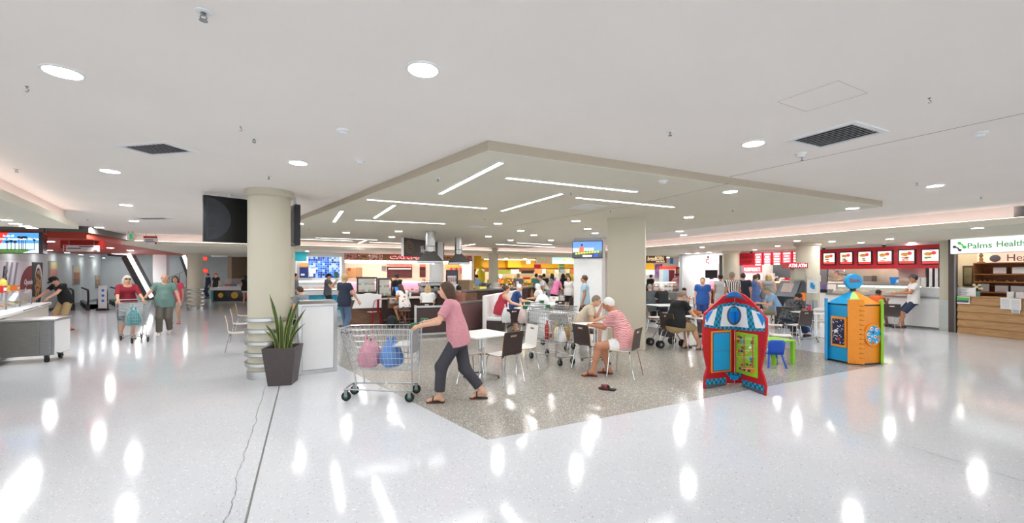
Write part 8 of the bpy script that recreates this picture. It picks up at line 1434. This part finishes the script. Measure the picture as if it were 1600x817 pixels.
t = thing('added_shop_lamp', 'added warm lamp inside the health shop', 'light', (*PW.pt(1.0, 1.2).xy, ZL)); mb = MB(); mb.cyl((0,0,-.02), (0,0,0), .12, .12, 16); part('casing', mb, M_WHITE, t); mb = MB(); mb.cyl((0,0,-.026), (0,0,-.02), .1, .1, 16); part('lens', mb, M_DIM, t)  # lamp added to light the dark health shop interior

for px, y, L, l in ((1440, 1.4, 2.0, 'added right tube light inside the red food shop'), (1385, 1.4, 2.0, 'added middle tube light inside the red food shop'), (1325, 1.4, 2.0, 'added left tube light inside the red food shop'), (1215, 1.6, 2.0, 'added tube light inside the chicken shop'), (1160, .9, 1.2, 'added tube light before the frozen goods fridge')): added_shop_light(RW.pt(rx(px, y), y), RW.rz, L, l, 45)  # tubes added to brighten the kitchens behind the red fascias
for i, px in enumerate((1075, 1090, 1108)): downlight('downlight', RW.pt(rx(px, -.5), -.5), ZL, '%s downlight from the left washing the white wall by the chicken sign' % ['first','second','third'][i], None, r=.1)
added_shop_light(KB.pt(.9, 1.6), KB.rz, 2.2, 'added tube light inside the bakery'); added_shop_light(PW.pt(.9, 1.0), PW.rz, 1.8, 'added tube light inside the health shop', 12)  # two more added tubes, for the bakery and health shop interiors
# ---------------------------------------------------------------- everyone in view
M_FLORAL = mat('floral_print', '#efece8', .85, kind='spots', scale=9, col2='#c9774a'); M_STRIPE = mat('stripe_print', '#26262c', .85, kind='stripes', scale=5, col2='#e6dcd2'); M_ZIG = mat('zigzag_print', '#c9606a', .85, kind='zigzag', scale=13, col2='#e6c4c0'); M_LEAFP = mat('leaf_print', '#26282b', .85, kind='noise', scale=26, col2='#6d7072'); M_NAVYS = mat('navy_stripe', '#2a3350', .85, kind='stripes', scale=12, col2='#e8e8ea')
BLK = cloth('#1c1d21'); NAV = cloth('#2a3347'); JEAN = cloth('#5b7391'); KHA = cloth('#b79e72'); GRY = cloth('#6d6f73'); WHT = cloth('#e9e8e6'); GRT = cloth('#5c5a57')
def P_(label, px, py, rz, **k):
    p = G(px, py) if py is not None else None
    z = .0015
    return figure(label, (p.x, p.y, z), R(rz), **k)
def Q(label, px, Y, rz, **k): return figure(label, ((px-800)/FPX*Y, Y, .0015), R(rz), **k)
def sit(z=.575, **k): d = dict(P=(0,-.06,z), feet=((-.13,.36),(.13,.34)), hands=((-.13,.40,.78),(.13,.40,.78)), lean=8, bend=10); d.update(k); return d
def shirt(m, **k): return dict(m=m, **k)
N = .013; F = .022
THONG = ('sandal', M_BLACK); DSH = ('shoe', M_BLACK); WSH = ('shoe', M_WHITE)
# left side
P_('man in a black cap and black shirt leaning on the pale food counter', 103, 516, 172, lean=15, bend=10, P=(0,.0,.91), feet=((-.12,-.05),(.14,.12)), hands=((-.2,.62,.955),(.22,.60,.955)), head=(28,0), top=shirt(BLK), bottom=shirt(KHA, len=.98), shoes=THONG, hat=('cap', BLK), skin='fair', hair=('short','brown'), vox=N)
figure('woman in a dark red top and sunglasses pushing a trolley', (-10.2, 11.02, 0), R(-127), H=1.66, P=(0,0,.90), feet=((-.09,.16),(.09,-.18)), heel=(0,.05), hands=((-.25,.42,1.02),(.25,.42,1.02)), top=shirt(cloth('#8c1c2e'), sleeve=1.1, neck='wide', hem=.12), bottom=shirt(GRT, len=.9, skirt=True, name='skirt'), shoes=THONG, glasses='dark', hair=('bob','white'), female=True, fat=1.08, vox=N)
figure('bald man in a green shirt walking beside the woman in dark red', (-9.72, 11.65, 0), R(-148), H=1.70, P=(0,0,.92), feet=((-.09,-.12),(.10,.18)), heel=(.05,0), hands=((-.34,.08,.90),(.36,.30,1.08)), top=shirt(cloth('#71918a'), hem=.15), bottom=shirt(cloth('#6a655c'), len=1.92), shoes=WSH, hair=('fringe','grey'), fat=1.2, vox=N)
Q('person in a pink top behind the man in the green shirt', 274, 14.2, -150, H=1.62, P=(0,0,.88), top=shirt(cloth('#e4536f'), sleeve=.5, hem=.18), bottom=shirt(cloth('#b7aaa4'), len=.7), shoes=('sandal', cloth('#d03c5a')), hair=('bob','brown'), female=True, vox=F)
Q('far figure in dark clothes walking behind the banded column', 325, 29, 150, H=1.75, top=shirt(NAV, sleeve=1.6), bottom=shirt(NAV, len=1.9), shoes=DSH, hair=('short','brown'), vox=.028, face=False)
Q('far figure in black with a red cap near the kiosk', 337.5, 28, 170, H=1.78, top=shirt(BLK), bottom=shirt(BLK, len=.95), shoes=DSH, hat=('cap', cloth('#a8242e')), hair=('short','black'), vox=.028, face=False)
Q('girl with long black hair at the kiosk counter, half behind the thick pillar', 384, 22.5, 20, H=1.62, P=(0,0,.88), top=shirt(BLK, sleeve=.3), bottom=shirt(WHT, len=.4), shoes=('sandal', M_GREEN), hair=('long','black'), female=True, vox=F, face=False)
# fish shop and cafe
Q('dark haired man in a grey shirt standing at the left of the fish counter', 461, 16.4, -80, top=shirt(cloth('#6f7885')), bottom=shirt(NAV, len=1.9), shoes=DSH, hair=('short','black'), vox=F)
chair(((474-800)/FPX*11.8, 11.8), 80, 'chair under the man in glasses behind the bin cabinet')
Q('seated man in glasses whose head shows above the bin cabinet', 474, 11.8, 75, **sit(hands=((-.1,.4,.8),(.1,.4,.8))), top=shirt(cloth('#7d858f')), bottom=shirt(NAV, len=1.9), shoes=DSH, hair=('short','brown'), glasses='clear', vox=.018)
Q('man in a black cap eating at the fish shop', 512, 17.0, -80, hands=((-.1,.3,1.38),(.12,.3,1.36)), head=(15,0), top=shirt(cloth('#5d6068')), bottom=shirt(BLK, len=1.9), shoes=DSH, hat=('cap', BLK), hair=('short','black'), vox=F)
P_('fair haired man in a navy shirt and jeans walking past the white cabinet', 538, 523, -25, H=1.68, feet=((-.1,.14),(.1,-.14)), heel=(0,.04), hands=((-.26,.1,.88),(.30,.22,.95)), top=shirt(NAV, hem=.14), bottom=shirt(JEAN, len=1.92), shoes=DSH, hair=('short','blond'), fat=1.1, vox=.015)
Q('barista in black behind the cafe counter', 621, 15.45, 65, H=1.70, hands=((-.12,.38,1.08),(.14,.36,1.10)), head=(22,0), top=shirt(BLK), bottom=shirt(BLK, len=1.9), shoes=DSH, hair=('bun','black'), female=True, vox=.016)
figure('girl in a white floral top reading on a stool at the cafe counter', (SP[0], SP[1], .0015), R(48), P=(0,-.02,.675), feet=((-.1,.18,.18),(.1,.16,.18)), hands=((-.12,.40,.86),(.14,.40,.88)), lean=12, bend=12, head=(25,0), top=shirt(M_FLORAL, sleeve=.35, hem=.06), bottom=shirt(JEAN, len=.35), shoes=THONG, hair=('long','brown'), skin='tan', female=True, H=1.64, vox=.014)
sp2 = Vector((SP[0]-.38, SP[1]+.33)); mb = MB(); mb.box(-.2, .2, -.15, .15, 0, .008); single('magazine', mb, M_SIGNP, 'open paper held by the girl in the floral top', 'paper', (sp2.x, sp2.y, .90), R(48))
chair(((668-800)/FPX*13.1, 13.1), 5, 'chair under the blond woman behind the first booth screen'); Q('blond haired woman seated behind the first brown booth screen', 668, 13.1, 10, **sit(), top=shirt(WHT), bottom=shirt(NAV, len=1.9), shoes=DSH, hair=('long','blond'), female=True, vox=F, face=False)
chair(((719-800)/FPX*13.2, 13.2), 20, 'chair under the dark haired diner behind the second booth screen'); Q('dark haired diner seated behind the second booth screen', 719, 13.2, 30, **sit(), top=shirt(cloth('#8a5a4c')), bottom=shirt(NAV, len=1.9), shoes=DSH, hair=('short','black'), skin='tan', vox=F, face=False)
figure('woman in a red sleeveless top seated on the white booth', (-.30, 12.25, .0015), R(-82), **sit(.60, hands=((-.10,.50,.79),(.16,.50,.79)), feet=((-.14,.40),(.13,.42)), lean=10), top=shirt(cloth('#b23245'), sleeve=0, hem=.1), bottom=shirt(WHT, len=.85), shoes=THONG, hair=('bun','brown'), female=True, fat=1.35, H=1.72, vox=N)
figure('white haired diner in a blue shirt on the booth seat', (.10, 13.75, .0015), R(-82), **sit(.60, hands=((-.05,.45,.80),(.22,.42,.80)), lean=10), top=shirt(cloth('#1f3f78')), bottom=shirt(GRT, len=1.9), shoes=DSH, hair=('short','white'), fat=1.15, vox=.016)
# crowd at the market
for lab, px, Y, rz, kw in (
    ('man in a pale blue shirt stooping by the far round column', 751, 19.8, 60, dict(top=shirt(cloth('#8fb0d0')), bottom=shirt(NAV, len=1.9), lean=22, hair=('short','black'))),
    ('grey shirted shopper beyond the brown counter, nearest the market lamps', 810, 20.6, 20, dict(top=shirt(cloth('#74777b')), bottom=shirt(GRT, len=1.9), hair=('short','grey'))),
    ('shopper in a teal shirt facing the fruit stands', 838, 21.0, 10, dict(top=shirt(cloth('#5f9a9c')), bottom=shirt(NAV, len=1.9), hair=('short','black'))),
    ('shopper in black facing the fruit stands', 850, 21.0, -10, dict(top=shirt(BLK), bottom=shirt(BLK, len=1.9), hair=('short','black'))),
    ('shopper in a navy striped shirt at the market', 863, 20.0, 40, dict(top=shirt(M_NAVYS), bottom=shirt(KHA, len=.95), hair=('long','brown'), female=True)),
    ('dark haired shopper in black near the television pillar', 880, 20.5, 5, dict(top=shirt(BLK), bottom=shirt(BLK, len=1.9), hair=('long','black'), female=True)),
    ('shopper in a green cap near the television pillar', 888, 19.4, 80, dict(top=shirt(cloth('#3d5a44')), bottom=shirt(GRT, len=1.9), hat=('cap', cloth('#5a6a4a')), hair=('short','grey'))),
    ('woman in a pink top and cream hat leaning over a far trolley', 866, 17.0, -60, dict(top=shirt(cloth('#e77fae')), bottom=shirt(BLK, len=.8), hat=('hat', cloth('#e3d6b8')), hair=('bob','white'), female=True, lean=20, hands=((-.2,.42,1.0),(.2,.42,1.0)), H=1.6)),
    ('shopper in a white shirt beside the television pillar', 889, 16.6, 150, dict(top=shirt(WHT), bottom=shirt(BLK, len=.85), hair=('bob','brown'), female=True, H=1.5)),
    ('bare shouldered shopper bending in a white top at the end of the brown counter', 855, 18.2, 100, dict(top=shirt(WHT), bottom=shirt(NAV, len=1.9), hair=('bun','brown'), female=True, lean=28))):
    d = dict(shoes=DSH, vox=.026, face=False); d.update(kw); Q(lab, px, Y, rz, **d)
chair(((844-800)/FPX*15.6, 15.6), 60, 'chair under the white topped diner beyond the booth'); Q('white haired diner in a white top at the fourth booth table', 844, 15.6, 60, **sit(), top=shirt(WHT), bottom=shirt(BLK, len=1.9), shoes=DSH, hair=('bob','white'), female=True, vox=.024, face=False)
# the couple, the person behind, the woman with the trolley
P_('balding man in a cream shirt leaning on the white table', 909, 550, -105, **sit(.56, lean=22, bend=18, hands=((-.10,.40,.95),(.18,.46,.78)), head=(0,-10)), top=shirt(cloth('#d3c4ae')), bottom=shirt(GRT, len=.95), shoes=THONG, hair=('buzz','buzz'), fat=1.15, vox=N)
P_('white haired woman in a zigzag patterned top seen from behind', 972, 585, 62, **sit(.57, lean=14, bend=14, feet=((-.36,.40),(-.06,.22)), hands=((-.02,.52,.80),(.24,.48,.80)), head=(12,0)), kneel=(-.35,.9,.2), top=shirt(M_ZIG, sleeve=.8, hem=.10), bottom=shirt(WHT, len=.6), shoes=('sandal', cloth('#5c2a28')), hair=('short','white'), skin='tan', female=True, fat=1.2, vox=N)
Q('dark haired person in a pale blue shirt standing before the television pillar', 914, 12.2, 70, H=1.66, P=(0,0,.90), top=shirt(cloth('#a9c4d4')), bottom=shirt(NAV, len=1.9), shoes=DSH, hair=('short','brown'), skin='tan', vox=.018)
figure('woman in a pink top and dark trousers striding behind a trolley', (-.70, 5.58, .0015), R(90), H=1.64, P=(0,.02,.86), lean=10, bend=6, feet=((-.09,.26),(.09,-.30)), heel=(0,.03), hands=((-.22,.48,1.03),(.22,.48,1.03)), top=shirt(cloth('#cf8f99'), sleeve=.7, hem=.12), bottom=shirt(cloth('#3f3f46'), len=1.8), shoes=('sandal', cloth('#4a2d25')), hair=('bob','brown'), female=True, fat=1.1, vox=.011)
# right of the beige pillar
P_('broad man in a black shirt and khaki shorts seated with his back to us', 1058, 546, -72, **sit(.57, lean=8, bend=8, feet=((-.10,.30),(.16,.48)), hands=((-.18,.42,.62),(.18,.46,.66)), head=(22,-10)), top=shirt(BLK, hem=.06), bottom=shirt(KHA, len=.95), shoes=('sandal', cloth('#4a3a2c')), hair=('buzz','buzz'), fat=1.4, vox=N)
chair(((1016-800)/FPX*14.6, 14.6), 0, 'chair under the grey haired man of the pair'); Q('grey haired man in a dark shirt, left one of the seated pair', 1016, 14.5, -12, **sit(), top=shirt(cloth('#4c5258')), bottom=shirt(GRT, len=1.9), shoes=DSH, hair=('short','grey'), fat=1.15, vox=.02, face=False)
chair(((1036-800)/FPX*14.4, 14.4), 5, 'chair under the white haired woman of the pair'); Q('white haired woman in black, right one of the seated pair', 1036, 14.3, 12, **sit(), top=shirt(BLK), bottom=shirt(BLK, len=1.9), shoes=DSH, hair=('short','white'), female=True, fat=1.15, vox=.02, face=False)
Q('boy in a grey shirt seated near the white wall', 1062, 15.5, -80, **sit(.55, lean=18), H=1.5, top=shirt(cloth('#9a9ca3')), bottom=shirt(NAV, len=1.9), shoes=DSH, hair=('short','black'), vox=.02)
Q('person in a bright blue shirt standing before the white wall', 1098, 13.2, 150, H=1.58, P=(0,0,.86), top=shirt(cloth('#2a57a0'), hem=.15), bottom=shirt(cloth('#27407a'), len=1.9), shoes=DSH, hair=('buzz','buzz'), fat=1.05, vox=.02)
p = Vector(((1109-800)/FPX*9.4, 9.4)); chair((p.x, p.y), -100, 'chair under the fair haired toddler behind the rocket panel'); figure('fair haired toddler behind the left edge of the rocket panel', (p.x, p.y, .0015), R(100), P=(0,-.05,.56), H=1.02, feet=((-.07,.2,.28),(.07,.2,.28)), hands=((-.08,.22,.78),(.08,.22,.78)), top=shirt(cloth('#d9b7b0')), bottom=shirt(GRY, len=1.8), shoes=DSH, hair=('short','blond'), vox=.013)
for lab, px, Y, rz, kw in (
    ('woman in a long pale grey dress waiting in the queue', 1126, 14.6, -10, dict(top=shirt(cloth('#bfc3c4'), sleeve=.3, hem=.62, flare=.20, name='dress'), hair=('bun','black'), female=True, skin='tan', H=1.66)),
    ('tall man in a striped floral shirt in the queue', 1144, 13.7, 5, dict(top=shirt(M_STRIPE, hem=.16), bottom=shirt(KHA, len=.95), hair=('buzz','buzz'), H=1.80, skin='tan', fat=1.1)),
    ('young man in a navy shirt in the queue', 1161, 14.6, -20, dict(top=shirt(cloth('#2b3140')), bottom=shirt(NAV, len=.95), hair=('short','brown'), H=1.74)),
    ('girl with a ponytail in a blue dress in the queue', 1180, 15.4, -70, dict(top=shirt(cloth('#5d78b5'), sleeve=0, hem=.35, flare=.18, name='dress'), bottom=shirt(GRT, len=.8, skirt=True, name='skirt'), hair=('tail','brown'), female=True, H=1.62, hands=(None,(.1,.35,1.1)))),
    ('brown haired woman turned to the counter in the queue', 1184, 16.6, -60, dict(top=shirt(WHT), bottom=shirt(NAV, len=1.9), hair=('bob','brown'), female=True, H=1.70)),
    ('blond woman in a grey top at the hot food counter', 1201, 15.2, -35, dict(top=shirt(cloth('#9a9da1'), sleeve=0, hem=.15), bottom=shirt(WHT, len=.9, skirt=True, name='skirt'), hair=('bob','blond'), female=True, fat=1.25, H=1.68))):
    d = dict(shoes=DSH, vox=.019); d.update(kw); Q(lab, px, Y, rz, **d)
P_('seated man in a pale blue shirt and olive cap', 1210, 513, 75, **sit(.56, lean=14), top=shirt(cloth('#8fb1cf')), bottom=shirt(cloth('#8a8468'), len=1.9), shoes=DSH, hat=('hat', cloth('#8b8468')), hair=('fringe','grey'), fat=1.2, vox=.016)
P_('young man in glasses and a dark leafy shirt bent over the table', 1233, 527, -68, **sit(.56, lean=26, bend=18, hands=((-.12,.42,.79),(.16,.42,.79)), head=(22,0), feet=((-.1,.3),(.14,.45))), top=shirt(M_LEAFP), bottom=shirt(cloth('#27344a'), len=1.9), shoes=DSH, hair=('short','black'), glasses='clear', skin='tan', vox=N)
Q('boy in an orange vest seated behind the playhouse', 1367, 13.4, -75, **sit(.55, lean=15, hands=((-.1,.42,.86),(.1,.42,.86))), H=1.5, top=shirt(cloth('#d9622b'), sleeve=.1), bottom=shirt(NAV, len=.9), shoes=DSH, hair=('short','black'), skin='dark', vox=.018)
P_('man in a flat cap, white shirt and navy shorts leaning on the take away counter', 1419, 513, 62, H=1.74, P=(.0,-.12,.88), lean=-6, bend=6, feet=((-.12,.24),(.08,.10)), hands=((-.10,.24,1.10),(.12,.26,1.09)), top=shirt(WHT), bottom=shirt(cloth('#2f3a55'), len=.95), shoes=('shoe', cloth('#4c4a4a')), hat=('cap', cloth('#54585e')), hair=('short','black'), skin='tan', vox=N)
Q('bakery server in black and pink behind the glass counter', 1056, 24.2, 110, H=1.68, top=shirt(cloth('#c98aa0')), bottom=shirt(BLK, len=1.9), shoes=DSH, hair=('bun','black'), female=True, hands=((-.1,.4,1.15),(.1,.4,1.15)), vox=.026, face=False)
Q('bakery customer in black at the left end of the glass counter', 1014, 21.4, -60, H=1.66, top=shirt(BLK), bottom=shirt(BLK, len=1.9), shoes=DSH, hair=('bun','black'), female=True, lean=14, vox=.026, face=False)
# small things on the tables
T3 = Vector(gp(1100, 545)); 
mb = MB(); mb.lathe([(.06,0),(.08,.14),(.075,.14),(.055,.01)], 16); single('orange_pot', mb, mat('pot_orange', '#d0722f', .5), 'orange pot on the table before the man in the black shirt', 'pot', (T3.x-.22, T3.y-.02, .733), smooth=True)
mb = MB(); mb.lathe([(.035,0),(.045,.11),(.04,.11),(.03,.01)], 14); single('cup', mb, M_ORANGE, 'small orange cup beside the orange pot', 'cup', (T3.x-.05, T3.y+.1, .733), smooth=True)
T4 = Vector(gp(1274, 532)); bottle('sauce_bottle', (T4.x-.12, T4.y+.05, .733), .035, .17, M_REDP, M_REDP, 'red sauce bottle on the table of the young man in glasses')
mb = MB(); mb.ball((0,0,.05), (.17,.12,.06), 12); single('paper_wrap', mb, mat('wrap_white', '#eceaea', .8, bump=.5), 'crumpled white wrapping on the table of the young man in glasses', 'wrapping', (T4.x+.12, T4.y, .732), smooth=True)
mb = MB(); mb.ball((0,0,.6), (.20,.08,.26), 14); q = gp(1290, 528); single('jacket', mb, BLK, 'black jacket hung over the chair left of the playhouse', 'jacket', (q[0]+.19, q[1]-.02, .0), R(100), smooth=True)
mb = MB(); mb.box(-.12, .12, -.16, .16, 0, .006); single('paper_sheet', mb, M_SIGNP, 'paper lying before the young man in glasses', 'paper', (T4.x-.22, T4.y-.18, .7325), R(30))
for i, (px, py, m, l) in enumerate(((931, 566, M_SIGNP, 'folded paper on the table of the couple'), (1046, 512, M_SIGNP, 'white tray on the long white table'), (1020, 497, M_SIGNP, 'white napkin on the table of the grey haired pair'), (1085, 493, BLK, 'black wallet on the table near the white wall'))):
    q = gp(px, py); mb = MB(); mb.box(-.12, .12, -.09, .09, 0, .012); single('table_item', mb, m, l, 'item', (q[0]+.05, q[1], .7325), .5*i)
# ---------------------------------------------------------------- pieces that belong to a thing go under it
BYL = {o['label']: o for o in COL.objects if 'label' in o and o.parent is None}
def under(child, parent, label=None):
    c, p = BYL[child], BYL[parent]; c.parent = p; c.matrix_parent_inverse = (Matrix.Translation(p.location) @ Matrix.Rotation(p.rotation_euler[2], 4, 'Z')).inverted()
    for k in ('label', 'category', 'group'):
        if k in c: del c[k]
for c, p in (('dark red box behind the white directory sign', 'red backed white directory sign under the red soffit'), ('white card on the navy blue panel', 'navy blue panel under the turquoise sign'),
    ('yellow upper panel on the pier left of the fruit market', 'yellow and brown pier at the left of the fruit market'), ('white band on the green price sign', 'green and white price sign hanging in the market'),
    ('red price sign cord, left one', 'red price sign hanging under the market sign'), ('red price sign cord, right one', 'red price sign hanging under the market sign'), ('green price sign cord, left one', 'green and white price sign hanging in the market'), ('green price sign cord, right one', 'green and white price sign hanging in the market'),
    ('dark slanting hood cheek left of the flat capped man', 'steel kitchen hood with a slanting side behind the flat capped man'), ('dark bar handle on the pale grey door', 'pale grey door at the left of the frozen goods fridge'), ('white notice on the grey kitchen door', 'grey kitchen door behind the banded white column'),
    ('red and orange header of the bakery drinks cabinet', 'white drinks cabinet with a red header in the bakery'), ('dark red bottles in the bakery drinks cabinet', 'white drinks cabinet with a red header in the bakery'), ('blue glowing left door of the bakery drinks cabinet', 'white drinks cabinet with a red header in the bakery'),
    ('yellow slice on the crimson bakery poster', 'crimson poster with a slice of pizza in the bakery'), ('olive print inside the dark frame of the health shop', 'dark framed picture on the cream wall of the health shop'), ('grey number 15 on the white bulkhead', 'white shop bulkhead with the number 15 beyond the black screen'),
    ('white molded', 'x'))[:-1]: under(c, p)
REN = {'menu_panel': 'blank_menu_board', 'steel_panel': 'bollard', 'column_cladding': 'column_screen', 'access_panel': 'ceiling_hatch', 'grey_panel_door': 'service_door', 'yellow_pier': 'market_pier', 'wall_panel': 'tan_board', 'food_photo_panel': 'meat_poster', 'tiled_panel': 'tile_mosaic', 'curved_counter_front': 'wavy_counter', 'counter_shelf': 'raised_stand', 'television_bracket': 'ceiling_bracket', 'shop_bulkhead': 'kiosk_fascia', 'wall_opening': 'serving_hatch', 'print_banner': 'slogan_banner'}
for o in COL.objects:
    b = o.name.split('.')[0]
    if b in REN and o.parent is None: o.name = REN[b]

# things of a row that share a label: say which one, counted from the left
import collections
rows = collections.defaultdict(list)
for o in COL.objects:
    if 'label' in o and o.parent is None and 'category' in o: rows[o['label']].append(o)
for lab, os_ in rows.items():
    if len(os_) < 2: continue
    os_.sort(key=lambda o: o.location.x/max(o.location.y, .1))
    for i, o in enumerate(os_): o['label'] = lab + ', ' + (('%d' % (i+1))+('th' if 10 <= (i+1) % 100 <= 20 else {1:'st', 2:'nd', 3:'rd'}.get((i+1) % 10, 'th')))+' from left'
